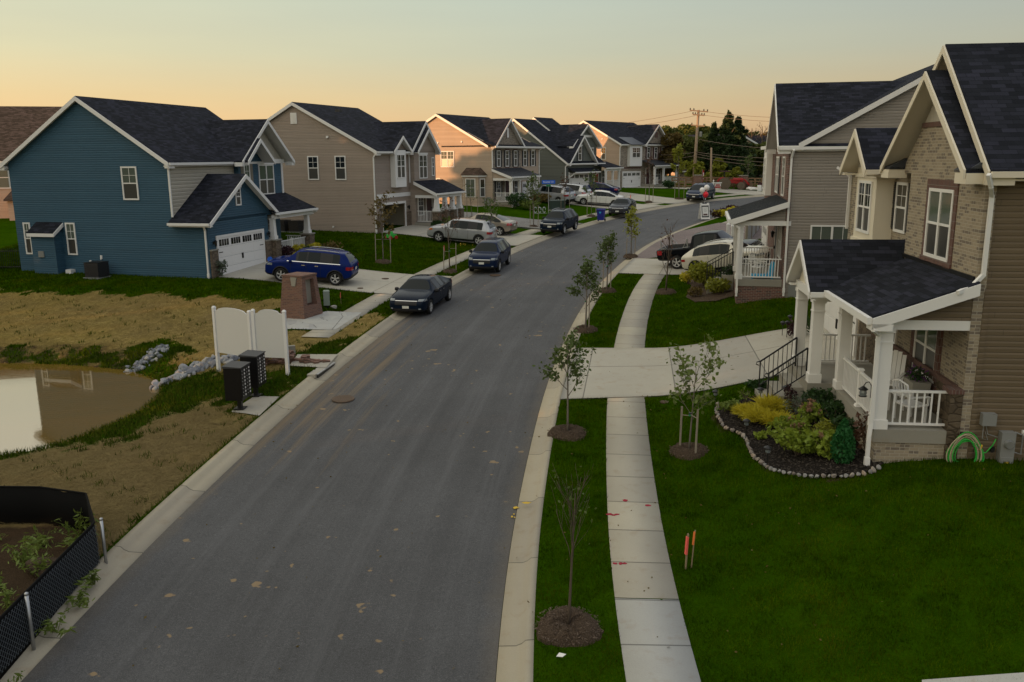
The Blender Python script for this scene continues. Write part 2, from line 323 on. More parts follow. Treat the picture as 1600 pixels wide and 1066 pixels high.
def asphalt(name, c, warm=(.2, .14, .075), mud=True):
    m, nt, b = new_mat(name, .82, .3); p = geo(nt); n = noise(nt, .35, 6, p, .65); sp = noise(nt, 55, 2, p, .8); sp2 = noise(nt, 16, 3, p, .7)
    f = math_(nt, 'ADD', math_(nt, 'MULTIPLY', n, .2), math_(nt, 'ADD', math_(nt, 'MULTIPLY', sp, .62), math_(nt, 'MULTIPLY', sp2, .18)))
    col = ramp(nt, f, [(.34, dk(c, .5)), (.68, dk(c, 2.1)), (.5, c)])
    if mud:
        s = sep(nt, uvc(nt))
        mp = node(nt, 'ShaderNodeMapping'); mp.inputs['Scale'].default_value = (.05, 1.7, 1); nt.links.new(uvc(nt), mp.inputs[0])
        st = noise(nt, 1.1, 5, mp.outputs[0], .7)           # streaks along the lanes
        for tk in (1.55, 2.95, 4.75, 6.15): col = mixc(nt, mrange(nt, math_(nt, 'ABSOLUTE', math_(nt, 'ADD', s[1], tk)), .05, .34, .16, 0), col, dk(c, .55))   # wheel tracks
        col = mixc(nt, mrange(nt, st, .52, .75, 0, .5), col, dk(c, 1.9)); col = mixc(nt, mrange(nt, st, .3, .48, .35, 0), col, dk(c, .6))
        spots = noise(nt, 2.6, 2, p, .5); patch = noise(nt, .22, 3, p, .5)
        near = math_(nt, 'MULTIPLY', mrange(nt, math_(nt, 'ABSOLUTE', math_(nt, 'SUBTRACT', s[0], 50.)), 5, 13, 1, 0), mrange(nt, s[1], -.2, -4., 1, 0))   # mud tracked in by the building site
        sm = mrange(nt, math_(nt, 'ADD', noise(nt, 1.5, 6, mp.outputs[0], .75), math_(nt, 'MULTIPLY', near, .28)), .66, .92, 0, .8)
        col = mixc(nt, sm, col, warm)
        col = mixc(nt, mrange(nt, math_(nt, 'ADD', spots, math_(nt, 'MULTIPLY', patch, .18)), .80, .83, 0, .8), col, dk(warm, 1.3))
        edge = mrange(nt, math_(nt, 'ADD', math_(nt, 'ABSOLUTE', math_(nt, 'ADD', s[1], 3.82)), math_(nt, 'MULTIPLY', noise(nt, 1.8, 4, p), .5)), 3.7, 4.15, 0, .55)
        col = mixc(nt, edge, col, (.12, .10, .075))
    setc(nt, b, col); bump(nt, b, math_(nt, 'ADD', sp, sp2), .006); return m
M['asphalt'] = asphalt('asphalt', (.068, .0685, .071)); M['alley'] = asphalt('reddish_asphalt', (.16, .125, .115), mud=False); M['alley2'] = asphalt('pale_asphalt', (.17, .165, .155), mud=False)
M['water'], _nt, _b = new_mat('brown_pond_water', .02, .5, (.17, .105, .022))
_g = node(_nt, 'ShaderNodeBsdfGlossy'); _g.inputs['Roughness'].default_value = .012; _g.inputs['Color'].default_value = (.95, .93, .88, 1)
_mx = node(_nt, 'ShaderNodeMixShader'); _mx.inputs[0].default_value = .22
_nt.links.new(_b.outputs[0], _mx.inputs[1]); _nt.links.new(_g.outputs[0], _mx.inputs[2]); _nt.links.new(_mx.outputs[0], _nt.nodes['Material Output'].inputs[0])
_bp = node(_nt, 'ShaderNodeBump'); _bp.inputs['Distance'].default_value = .0012; _mp = node(_nt, 'ShaderNodeMapping'); _mp.inputs['Scale'].default_value = (1, 3, 1); _nt.links.new(geo(_nt), _mp.inputs[0])
_nt.links.new(noise(_nt, 3, 3, _mp.outputs[0]), _bp.inputs['Height']); _nt.links.new(_bp.outputs[0], _g.inputs['Normal'])
M['glass'] = glass_mat('window_glass', (.012, .014, .015)); M['blind'] = glass_mat('window_glass_with_blinds', (.10, .12, .10), .08); M['screen'] = glass_mat('window_screen', (.035, .036, .034), .35)
M['black'] = paint('black_paint', (.012, .012, .013), .4, .1); M['iron'] = paint('black_iron', (.01, .01, .01), .45, .1); M['dkgrey'] = paint('dark_grey', (.045, .045, .047), .6)
M['shutter'] = paint('dark_shutter', (.025, .026, .028), .55); M['maroon'] = paint('maroon_shutter', (.06, .018, .02), .55); M['tanshut'] = paint('tan_shutter', (.2, .18, .14), .6)
M['greybox'] = paint('grey_metal_box', (.22, .225, .215), .5); M['greenbox'] = paint('pale_green_box', (.25, .30, .26), .5); M['transf'] = paint('green_transformer', (.03, .05, .04), .5)
M['wood'] = paint('weathered_wood', (.24, .18, .11), .85, .3); M['stake'] = paint('grey_stake', (.26, .22, .17), .85, .25); M['fencewood'] = paint('brown_fence_wood', (.2, .125, .07), .85, .3); M['pole'] = paint('pole_wood', (.3, .22, .15), .85, .2)
M['bark'] = paint('bark', (.10, .075, .055), .9, .4); M['barkgrey'] = paint('grey_bark', (.16, .135, .11), .9, .3)
M['bin'] = paint('blue_plastic', (.012, .02, .21), .45); M['red'] = paint('red_paint', (.32, .015, .015), .45); M['pink'] = paint('pink_tape', (.8, .12, .1), .6); M['yellow'] = paint('yellow_paint', (.55, .36, .03), .7)
M['redspray'] = paint('red_spray_paint', (.28, .01, .03), .8); M['orange'] = paint('orange_tape', (.8, .2, .05), .6)
M['rust'] = paint('rusty_iron', (.10, .065, .04), .7, .3); M['silvermetal'], _, _ = new_mat('galvanised_metal', .4, .5, (.42, .43, .44), .8)
M['hosegreen'] = paint('green_hose', (.03, .42, .05), .45); M['hosetan'] = paint('tan_hose', (.42, .36, .24), .5); M['teal'] = paint('bright_blue_plastic', (.03, .36, .62), .45); M['signblue'] = paint('blue_sign', (.02, .12, .6), .4); M['signgreen'] = paint('green_sign', (.02, .22, .1), .4)
M['rock'] = stone('riprap_stone', (.22, .23, .25), (.36, .37, .38), 2.); M['pebble'] = paint('pale_pebble', (.30, .26, .22), .85, .4)
M['petalviolet'] = paint('violet_petals', (.12, .02, .16), .6)
def leaf(name, a, b_, rough=.55, sc=3.):
    m, nt, b = new_mat(name, rough, .25); n = noise(nt, sc, 3, geo(nt)); n2 = noise(nt, 23, 2, geo(nt))
    setc(nt, b, mixc(nt, math_(nt, 'ADD', math_(nt, 'MULTIPLY', n, .5), math_(nt, 'MULTIPLY', n2, .5)), a, b_))
    t = node(nt, 'ShaderNodeBsdfTranslucent'); t.inputs[0].default_value = (*b_, 1); mx = node(nt, 'ShaderNodeMixShader'); mx.inputs[0].default_value = .25
    nt.links.new(b.outputs[0], mx.inputs[1]); nt.links.new(t.outputs[0], mx.inputs[2]); nt.links.new(mx.outputs[0], nt.nodes['Material Output'].inputs[0]); return m
M['leaf'] = leaf('sapling_leaves', (.035, .065, .018), (.11, .15, .035)); M['leafgr'] = leaf('fresh_sapling_leaves', (.06, .10, .02), (.17, .21, .05)); M['leafred'] = leaf('bronze_leaves', (.06, .03, .025), (.12, .06, .03)); M['leafyel'] = leaf('yellow_green_leaves', (.10, .13, .015), (.30, .30, .03))
M['gold'] = leaf('golden_foliage', (.24, .22, .012), (.62, .52, .04)); M['leafdark'] = leaf('dark_foliage', (.012, .035, .012), (.04, .085, .02)); M['hydr'] = leaf('broad_leaves', (.05, .11, .01), (.30, .36, .04)); M['arbor'] = leaf('arborvitae_foliage', (.012, .07, .02), (.03, .15, .035))
M['purple'] = leaf('purple_foliage', (.025, .01, .015), (.07, .03, .035)); M['greyfol'] = leaf('grey_green_foliage', (.06, .085, .06), (.14, .17, .12)); M['spruce'] = leaf('evergreen_needles', (.014, .032, .012), (.045, .075, .022), .7, .4); M['wood1'] = leaf('woodland_leaves', (.035, .06, .012), (.13, .14, .03), .7, .25); M['wood2'] = leaf('autumn_leaves', (.06, .05, .014), (.16, .11, .03), .7, .25); M['weed'] = leaf('weed_leaves', (.06, .11, .015), (.2, .25, .05))
M['dryflower'] = leaf('dry_flower_heads', (.2, .11, .07), (.36, .22, .14))
# ================================================================ the street: one reference curve (left asphalt edge)
_pl = np.array([(-8.6, -40), (-8.5, -20), (-8.3, -5), (-8.15, 5), (-7.98, 12.3), (-7.86, 15.8), (-7.5, 19.85), (-7.1, 23.6), (-6.56, 28.3), (-5.9, 32.6), (-4.85, 38.6), (-3.28, 45.9), (-2.2, 49.8), (-.05, 56.9), (2.9, 64.9), (5.6, 70.5), (8.7, 76.4), (12.0, 82), (17.0, 88.6), (22.6, 94.3), (29.5, 99.3), (40, 105), (55, 111.5), (75, 119), (130, 140)])
def _curve():
    d = np.r_[0, np.cumsum(np.hypot(*np.diff(_pl, axis=0).T))]; s = np.arange(0, d[-1], .25)
    x = np.interp(s, d, _pl[:, 0]); y = np.interp(s, d, _pl[:, 1]); k = np.exp(-.5*(np.arange(-28, 29)/11.)**2); k /= k.sum()
    xs = np.convolve(np.pad(x, 28, mode='reflect', reflect_type='odd'), k, 'valid'); ys = np.convolve(np.pad(y, 28, mode='reflect', reflect_type='odd'), k, 'valid'); return s-20, xs, ys
CS, CXx, CYy = _curve()
_tx = np.gradient(CXx); _ty = np.gradient(CYy); _tl = np.hypot(_tx, _ty); CTX, CTY = _tx/_tl, _ty/_tl
def st(s, t):   # s along the street, t to the right of the left asphalt edge
    x = np.interp(s, CS, CXx); y = np.interp(s, CS, CYy); tx = np.interp(s, CS, CTX); ty = np.interp(s, CS, CTY)
    return x+ty*t, y-tx*t
def lat(x, y):
    x = np.atleast_1d(np.asarray(x, float)); y = np.atleast_1d(np.asarray(y, float)); sh = x.shape; x = x.ravel(); y = y.ravel(); so = np.empty(len(x)); to = np.empty(len(x))
    for i in range(0, len(x), 20000):
        a = x[i:i+20000, None]-CXx[None, ::2]; b = y[i:i+20000, None]-CYy[None, ::2]; j = np.argmin(a*a+b*b, 1)*2
        dx = x[i:i+20000]-CXx[j]; dy = y[i:i+20000]-CYy[j]; so[i:i+20000] = CS[j]+dx*CTX[j]+dy*CTY[j]; to[i:i+20000] = dx*CTY[j]-dy*CTX[j]
    return so.reshape(sh), to.reshape(sh)
RW = 7.65; KB = .62; SWR = (RW+2.08, RW+3.25); SWL = (-1.85, -3.02)
def Bz(y): y = np.asarray(y, float); return np.where(y < 108, SL*y, SL*108+8*(1-np.exp(-np.maximum(y-108, 0)*SL/8))*.5)
ZW = .62
POND = np.array([(-20.85, 33.9), (-18, 33.6), (-14.9, 32.5), (-13, 30.6), (-12.5, 29.2), (-12.3, 27.2), (-12.6, 25.8), (-13.1, 24.2), (-13.8, 23.3), (-14.8, 22.9), (-20, 22.4), (-28, 23.5), (-31, 28), (-28, 33.6)])
def inpoly(x, y, P):
    x = np.asarray(x); y = np.asarray(y); r = np.zeros(x.shape, bool); n = len(P); j = n-1
    for i in range(n):
        xi, yi = P[i]; xj, yj = P[j]
        if yi != yj: r ^= ((yi > y) != (yj > y)) & (x < (xj-xi)*(y-yi)/(yj-yi)+xi)
        j = i
    return r
def dpoly(x, y, P, closed=True):
    x = np.asarray(x, float); y = np.asarray(y, float); d = np.full(x.shape, 1e9); n = len(P)
    for i in range(n if closed else n-1):
        a = np.array(P[i], float); b = np.array(P[(i+1) % n], float); v = b-a; L = v@v+1e-12
        t = np.clip(((x-a[0])*v[0]+(y-a[1])*v[1])/L, 0, 1); d = np.minimum(d, np.hypot(x-a[0]-t*v[0], y-a[1]-t*v[1]))
    return d
def Gz(x, y, road=False):
    x = np.atleast_1d(np.asarray(x, float)); y = np.atleast_1d(np.asarray(y, float)); s, t = lat(x, y); b = Bz(y)+.08
    right = t > RW/2
    z = b + np.where(right, .95*smooth01((t-SWR[1]-.1)/7.2)*np.where(y < 58, 1, .3), 0)
    dl = -t-KB
    up = np.interp(y, [-50, 20, 36, 44, 66, 100, 112], [.15, .15, .35, .5, .5, .5, 0])
    z = z + np.where(~right, up*smooth01((dl-1.2)/10), 0)
    near = (x < -3) & (y > 5) & (y < 60)
    if near.any():
        xx, yy = x[near], y[near]; ins = inpoly(xx, yy, POND); dp = dpoly(xx, yy, POND); gap = np.maximum(dp+np.maximum(dl[near], .05), .3)
        gap = np.maximum(dp+np.maximum(dl[near]-np.interp(yy, [27, 32.5], [.5, 3.4]), .05), .3); L = np.minimum(9.5, gap); q = np.clip(dp/L, 0, 1); q = np.where(yy > 32, .36*smooth01(dp/1.5)+.64*q, .15*smooth01(dp/1.)+.85*(q*.5+smooth01(q)*.5))
        q = np.minimum(q, 1); z[near] = np.where(ins, ZW-.03-.6*smooth01(dp/3), ZW-.03+(z[near]-ZW+.03)*q)
    if road: z = np.where((t > -.62) & (t < RW+.62), z-.4, z)
    return z
def gz(x, y): return float(Gz(x, y)[0])
def gr(px, py):  # the same on the road surface
    d = ray(px, py); t = (CZ+.03)/(SL*d[1]-d[2]); return np.array([d[0]*t, d[1]*t, CZ+d[2]*t])
def ray(px, py): return _w+(px-800)/FPX*CX-(py-533)/FPX*CU
def gp(px, py):  # photo pixel -> the ground point seen there (used to survey where things stand)
    d = ray(px, py); t = (CZ-.1)/(SL*d[1]-d[2])
    for _ in range(40):
        x, y = d[0]*t, d[1]*t; zr = CZ+d[2]*t; e = zr-gz(x, y); t += e/(.35)*.3 if abs(e) > 1e-3 else 0
    return np.array([d[0]*t, d[1]*t, gz(d[0]*t, d[1]*t)])
HOUSES = dict(blue=((-15.9, 45.1, 2.44), 14.3, 1), h2=((-9.85, 63.4, 3.21), 21, 1), h3=((-2.36, 83.54, 3.94), 28, 1), h4=((6.1, 95.9, 4.68), 34, 1), h5=((13.7, 110, 4.57), 40, 1), g=((11.92, 37.49, 2.58), 12.5, -1), n=((10.24, 18.76, 1.746), 6.6, -1))
def hw(k, a, d):  # house coordinates (a along the facade away from the camera, d back from it) -> world
    (ox, oy, oz), yw, m = HOUSES[k]; f = np.array([math.sin(R(yw)), math.cos(R(yw))]); b = m*np.array([-f[1], f[0]])
    p = np.array([ox, oy])+f*a+b*d; return float(p[0]), float(p[1])
# ---- plan of paved and planted areas (world metres)
def drive_poly(k, a0, a1, d0, tk, fl=.9):
    """corners from garage (d0) out to lateral tk of the street"""
    P = []
    for a in (a0, a1):
        p = np.array(hw(k, a, d0)); q = np.array(hw(k, a, d0-1)); v = q-p; lo, hi = 0, 60.; sgn = np.sign(lat(*p)[1][0]-tk)
        for _ in range(40):
            mid = (lo+hi)/2; tt = lat(*(p+v*mid))[1][0]
            if (tt-tk)*sgn > 0: lo = mid
            else: hi = mid
        P.append((p, p+v*lo))
    (p0, q0), (p1, q1) = P; return [tuple(p0), tuple(q0), tuple(q1), tuple(p1)]
DRV = {'blue': drive_poly('blue', .35, 5.9, .1, -.6), 'h2': drive_poly('h2', .3, 6.1, .1, -.6), 'h3': drive_poly('h3', 6.2, 12.0, -.6, -.6), 'h4': drive_poly('h4', .4, 5.6, .1, -.6), 'h5': drive_poly('h5', .4, 5.0, .1, -.6),
       'n': [(11.2, 26.75), tuple(map(float, st(lat(1.2, 26.07)[0][0], RW+.6))), tuple(map(float, st(lat(2.1, 32.3)[0][0], RW+.6))), (11.8, 31.9)], 'g': drive_poly('g', 9.6, 15.2, .2, RW+.6)}
ALLEY_L = [st(89.5, -.6), st(94.6, -.6), (-36, 93.5), (-37.5, 88.5)]; ALLEY_L = [tuple(map(float, p)) for p in ALLEY_L]
ALLEY_R = [tuple(map(float, st(q_, RW+.59))) for q_ in np.arange(76.5, 93.3, 1.5)]+[(17.4, 72.4), (26, 70.0), (50, 62), (48, 56), (24, 61.5), (15.3, 58.3)]
PAD1 = [gp(*q)[:2] for q in ((445, 500), (512, 488), (566, 490), (524, 517), (440, 516))]
PAD2 = [gp(*q)[:2] for q in ((360, 646), (398, 621), (437, 622), (405, 652))]
PAD3 = [gp(*q)[:2] for q in ((465, 556), (528, 556), (510, 577), (452, 574))]
BED = [gp(*q)[:2] for q in ((1121, 638), (1119, 656), (1130, 671), (1152, 679), (1166, 687), (1168, 700), (1178, 718), (1197, 733), (1227, 742), (1270, 747), (1320, 748), (1360, 740), (1381, 728))]
BED += [hw('n', .1, -1.85), hw('n', 4.0, -1.8), hw('n', 4.0, -2.4), hw('n', 4.4, -3.4), hw('n', 5.9, -3.5)]
BEDG = [gp(*q)[:2] for q in ((1066, 434), (1080, 448), (1072, 466), (1085, 473), (1118, 472), (1146, 464), (1150, 440), (1110, 436))]
SOIL = gp(1155, 345)[:2]
def px_poly(L): return np.array([gp(*q)[:2] for q in L])
STRAW = px_poly([(2, 456), (60, 458), (120, 459), (200, 460), (300, 464), (380, 468), (440, 470), (436, 500), (440, 516), (522, 519), (568, 492), (604, 489), (618, 496), (560, 541), (530, 570), (470, 622), (395, 690), (300, 770), (150, 890), (20, 1010)])
STRAW = np.vstack([STRAW, [(-8.3, 9), (-40, 9), (-45, 46)]])
GREEN = [px_poly([(200, 640), (262, 600), (340, 578), (420, 590), (455, 556), (530, 556), (500, 592), (420, 622), (372, 655), (330, 622), (270, 645), (190, 690), (110, 705), (150, 672)]),
         px_poly([(0, 545), (120, 548), (200, 552), (262, 528), (300, 545), (268, 572), (250, 592), (205, 586), (100, 572), (0, 570)]), px_poly([(455, 548), (520, 533), (566, 527), (540, 548), (500, 560)])]
FENCE_PIT = [(-8.30, 9.0), (-8.32, 15.95), (-9.3, 17.55), (-12.2, 17.9), (-20, 17.7)]
def wob(x, y, k=1.): return k*(.30*np.sin(1.7*x+2.3*y)+.24*np.sin(4.1*x-3.3*y+1)+.16*np.sin(7.7*x+6.1*y+2)+.12*np.sin(13*x-11*y))
def lawn_masks(x, y):
    xw, yw = x+wob(x, y), y+wob(y+3.1, x)
    s, t = lat(x, y); right = t > RW/2
    paved = ((t > -KB) & (t < RW+KB)) | ((t > SWR[0]) & (t < SWR[1]) & (s > 0)) | ((t < SWL[0]) & (t > SWL[1]) & (s > 53.5) & (s < 150))
    for p in list(DRV.values())+[ALLEY_L, ALLEY_R, PAD1, PAD2, PAD3]: paved |= inpoly(x, y, p)
    pit = inpoly(x, y, FENCE_PIT+[(-20, 9)])
    soil = inpoly(x, y, BED) | inpoly(x, y, BEDG)
    st_ = inpoly(xw, yw, STRAW) & (t < -.7)
    for g in GREEN: st_ &= ~inpoly(xw, yw, g)
    dp = dpoly(x, y, POND); rim = (dp < .95+wob(x, y, 1.1)) & (y < 33) & (t < 0); st_ &= ~rim
    water = inpoly(x, y, POND)
    house = np.zeros(x.shape, bool)
    for k, (a0, a1, d0, d1) in dict(blue=(0, 11.3, 0, 12.1), h2=(0, 9.1, 0, 13.4), h3=(0, 10, -.6, 10.9), h4=(0, 10, 0, 10), h5=(0, 11.6, 0, 11), g=(0, 14, 0, 13), n=(0, 12.2, 0, 14)).items(): house |= inpoly(x, y, [hw(k, a0, d0), hw(k, a1, d0), hw(k, a1, d1), hw(k, a0, d1)])
    for k, (a0, a1, d0) in dict(n=(0, 4.1, -1.8), g=(0, 5.2, -1.9), h3=(0, 6, -2.5), h2=(5.3, 10, -2.1), blue=(6.2, 11.3, -.3)).items(): house |= inpoly(x, y, [hw(k, a0, d0), hw(k, a1, d0), hw(k, a1, .5), hw(k, a0, .5)])
    return s, t, paved, pit, soil, st_, water, house
# ---- ground sheet
def ground():
    xs = np.r_[-2500, -1200, -600, -300, -160, -100, -70, -52, -42, np.arange(-34, 36, .36), 38, 44, 52, 64, 80, 110, 160, 300, 600, 1200, 2500]
    ys = np.r_[-300, -120, -60, -30, -12, 0, 5, np.arange(8, 114, .38), 116, 120, 126, 134, 145, 160, 185, 220, 280, 400, 700, 1200, 2500]
    X, Y = np.meshgrid(xs, ys); Z = Gz(X.ravel(), Y.ravel(), True).reshape(X.shape)
    fine = (np.abs(X) < 36) & (Y > 8) & (Y < 113)
    r = RNG.standard_normal(X.shape)*.012; Z = Z+np.where(fine, r, 0)
    nx, ny = len(xs), len(ys); idx = np.arange(nx*ny).reshape(ny, nx)
    F = np.stack([idx[:-1, :-1], idx[:-1, 1:], idx[1:, 1:], idx[1:, :-1]], -1).reshape(-1, 4)
    V = np.stack([X.ravel(), Y.ravel(), Z.ravel()], 1)
    m, nt, b = new_mat('lawn_and_straw_ground', .95, .0); p = geo(nt)
    at = node(nt, 'ShaderNodeAttribute', attribute_name='cover'); at2 = node(nt, 'ShaderNodeAttribute', attribute_name='soil')
    n = noise(nt, .5, 6, p, .7); nf = noise(nt, 28, 3, p, .7); nm = noise(nt, 3.3, 4, p, .7)
    f = math_(nt, 'ADD', math_(nt, 'MULTIPLY', n, .4), math_(nt, 'ADD', math_(nt, 'MULTIPLY', nf, .35), math_(nt, 'MULTIPLY', nm, .25)))
    g = ramp(nt, f, [(.28, (.010, .028, .0005)), (.75, (.05, .10, .002)), (.5, (.024, .062, .001))])
    mp = node(nt, 'ShaderNodeMapping'); mp.inputs['Scale'].default_value = (1, .35, 1); mp.inputs['Rotation'].default_value = (0, 0, .5); nt.links.new(p, mp.inputs[0])
    sf = noise(nt, 9, 5, mp.outputs[0], .75); f2 = math_(nt, 'ADD', math_(nt, 'MULTIPLY', sf, .55), math_(nt, 'ADD', math_(nt, 'MULTIPLY', n, .25), math_(nt, 'MULTIPLY', nf, .2)))
    stw = ramp(nt, f2, [(.3, (.11, .08, .026)), (.72, (.42, .32, .10)), (.5, (.26, .195, .058))])
    yy_ = sep(nt, p)[1]; stw = mixc(nt, mrange(nt, math_(nt, 'ADD', yy_, math_(nt, 'MULTIPLY', math_(nt, 'SUBTRACT', n, .5), 14.)), 24, 36, .72, 0), stw, mixc(nt, sf, (.07, .055, .028), (.24, .18, .085))); big = noise(nt, .16, 4, p, .6); stw = mixc(nt, mrange(nt, big, .42, .66, 0, .6), stw, mixc(nt, sf, (.09, .065, .035), (.26, .19, .10)))
    w = mrange(nt, math_(nt, 'ADD', at.outputs['Fac'], math_(nt, 'MULTIPLY', math_(nt, 'SUBTRACT', nm, .5), 1.1)), .38, .62)
    c = mixc(nt, w, g, stw)
    c = mixc(nt, mrange(nt, math_(nt, 'ADD', at2.outputs['Fac'], math_(nt, 'MULTIPLY', math_(nt, 'SUBTRACT', nm, .5), .8)), .35, .65), c, mixc(nt, nf, (.03, .02, .012), (.085, .06, .038)))
    setc(nt, b, c); bump(nt, b, math_(nt, 'ADD', nf, nm), .05); M['ground'] = m
    o = np_mesh('ground', V, F, m, smooth=True); tag(o, 'green lawns, straw covered banks and bare soil along the street', 'ground', kind='structure')
    x, y = V[:, 0], V[:, 1]; s, t, paved, pit, soil, stw_, water, house = lawn_masks(x, y)
    a = o.data.attributes.new('cover', 'FLOAT', 'POINT'); a.data.foreach_set('value', np.where(stw_, .95, .04).astype(np.float32))
    so = np.where(pit | water, .8, 0.); so[soil] = .9
    pil = gp(505, 496)[:2]; so = np.maximum(so, np.where(np.hypot(x-pil[0]-.6, y-pil[1]-.3) < 1.1, .75, 0)); dpn = dpoly(x, y, POND)
    so = np.maximum(so, np.where((dpn < 1.4) & (y > 32.5) & (t < 0), .5, 0))
    a = o.data.attributes.new('soil', 'FLOAT', 'POINT'); a.data.foreach_set('value', so.astype(np.float32)); return o
ground()
# ---- strips that follow the street
def strip(name, s0, s1, prof, mat, label, ds=.7, jag=0):
    ss = np.arange(s0, s1+ds/2, ds); V = []; UV = []
    for t, dz in prof:
        jj = jag*RNG.standard_normal(len(ss)) if jag else 0
        x, y = st(ss, t+jj); V.append(np.stack([x, y, Bz(y)+dz], 1)); UV.append(np.stack([ss, np.full(len(ss), -t)], 1))
    n = len(ss); V = np.concatenate(V); UV = np.concatenate(UV); k = len(prof)
    F = np.array([(j*n+i, (j+1)*n+i, (j+1)*n+i+1, j*n+i+1) for j in range(k-1) for i in range(n-1)])
    a = V[F[0]]; nz = np.cross(a[1]-a[0], a[2]-a[0])[2]
    if nz < 0: F = F[:, ::-1]
    o = np_mesh(name, V, F, mat, smooth=False, uv=UV); return tag(o, label, name.replace('_', ' '), kind='structure')
SE = CS[-1]-8
strip('road', -18, SE, [(0, -.045), (1.2, -.025), (RW/2, .0), (RW-1.2, -.025), (RW, -.045)], M['asphalt'], 'dark asphalt street curving away to the right')
strip('kerb', -18, SE, [(-.015, -.3), (-.01, -.036), (-.30, -.024), (-.40, .02), (-.47, .085), (-.61, .10), (-.62, -.2)], M['kerb'], 'left concrete kerb and gutter of the street')
strip('kerb', -18, SE, [(RW+.015, -.3), (RW+.01, -.036), (RW+.30, -.024), (RW+.40, .02), (RW+.47, .085), (RW+.61, .10), (RW+.62, -.2)], M['kerb'], 'right concrete kerb and gutter of the street')
strip('pavement', 0, 35.0, [(SWR[0], -.1), (SWR[0], .105), (SWR[1], .105), (SWR[1], -.1)], M['newwalk'], 'grey new stretch of sidewalk nearest the camera')
strip('pavement', 35.02, 76.4, [(SWR[0], -.1), (SWR[0], .11), (SWR[1], .11), (SWR[1], -.1)], M['walk'], 'tan concrete sidewalk on the right of the street')
strip('pavement', 93.2, 132, [(SWR[0], -.1), (SWR[0], .11), (SWR[1], .11), (SWR[1], -.1)], M['walk'], 'far sidewalk beyond the reddish side alley')
strip('pavement', 54.0, 89.4, [(SWL[1], -.1), (SWL[1], .115), (SWL[0], .115), (SWL[0], -.1)], M['walk'], 'left sidewalk before the alley')
strip('pavement', 94.7, 150, [(SWL[1], -.1), (SWL[1], .115), (SWL[0], .115), (SWL[0], -.1)], M['walk'], 'left sidewalk beyond the alley')
def verge(name, s0, s1, ta, tb, label):
    ss = np.arange(s0, s1, .5); tt = np.linspace(ta, tb, 4); X, Y = [], []
    for t in tt: x, y = st(ss, t); X.append(x); Y.append(y)
    X, Y = np.array(X), np.array(Y); Z = Bz(Y)+.084; Z[-1] = Gz(X[-1], Y[-1])+.002; Z[0] = Bz(Y[0])+.09; n = len(ss); V = np.stack([X.ravel(), Y.ravel(), Z.ravel()], 1)
    F = np.array([(j*n+i, (j+1)*n+i, (j+1)*n+i+1, j*n+i+1) for j in range(3) for i in range(n-1)]); a = V[F[0]]
    if np.cross(a[1]-a[0], a[2]-a[0])[2] < 0: F = F[:, ::-1]
    o = np_mesh(name, V, F, M['ground'], smooth=True); tag(o, label, 'verge', kind='structure'); m = lawn_masks(V[:, 0], V[:, 1])
    a = o.data.attributes.new('cover', 'FLOAT', 'POINT'); a.data.foreach_set('value', np.where(m[5], .9, .04).astype(np.float32)); a = o.data.attributes.new('soil', 'FLOAT', 'POINT'); a.data.foreach_set('value', np.where(m[3], .6, 0).astype(np.float32))
verge('grass_verge', -18, SE, -.6, -1.15, 'strip of ground behind the left kerb'); verge('grass_verge', -18, SE, RW+.6, RW+1.15, 'strip of grass behind the right kerb')
def patch(name, P, mat, label, dz=.03, n=14, kind='structure', uvrot=None):
    """draped quad sheet with a thin skirt"""
    P = [np.array(p, float)[:2] for p in P]; U = np.linspace(0, 1, n*2); Vv = np.linspace(0, 1, n); pts = []; uv = []
    L = np.linalg.norm(P[1]-P[0]); W = np.linalg.norm(P[3]-P[0])
    for u in U:
        for v in Vv: pts.append((P[0]*(1-u)+P[1]*u)*(1-v)+(P[3]*(1-u)+P[2]*u)*v); uv.append((u*L, v*W))
    pts = np.array(pts); s, t = lat(pts[:, 0], pts[:, 1]); z = Gz(pts[:, 0], pts[:, 1])+dz
    V = np.c_[pts, z]; nu, nv = len(U), n
    F = [(i*nv+j, (i+1)*nv+j, (i+1)*nv+j+1, i*nv+j+1) for i in range(nu-1) for j in range(nv-1)]
    bd = [i*nv for i in range(nu)]+[(nu-1)*nv+j for j in range(1, nv)]+[i*nv+nv-1 for i in range(nu-2, -1, -1)]+[j for j in range(nv-2, 0, -1)]
    b0 = len(V); V = np.vstack([V, V[bd]-[0, 0, .15]]); uv = np.vstack([uv, np.array(uv)[bd]]); k = len(bd)
    F += [(bd[i], bd[(i+1) % k], b0+(i+1) % k, b0+i) for i in range(k)]
    F = np.array(F); a = V[F[0]]
    if np.cross(a[1]-a[0], a[2]-a[0])[2] < 0: F = F[:, ::-1]
    o = np_mesh(name, V, F, mat, uv=uv)
    return tag(o, label, name.replace('_', ' '), kind=kind)
for k, nm in dict(blue='driveway of the blue house', h2='driveway of the grey brown house with the open garage', h3='driveway of the tan house with the bay', h4='driveway of the slate house', h5='driveway of the farthest brick house', n='driveway of the near tan brick house', g='driveway of the grey house with red brick porch').items():
    # the drive meets the sidewalk flush: lift just above it
    patch('driveway', DRV[k], M['drive'], 'pale concrete '+nm, .045)
patch('alley', ALLEY_L, M['alley2'], 'pale side lane between two houses on the left', .05, 10)
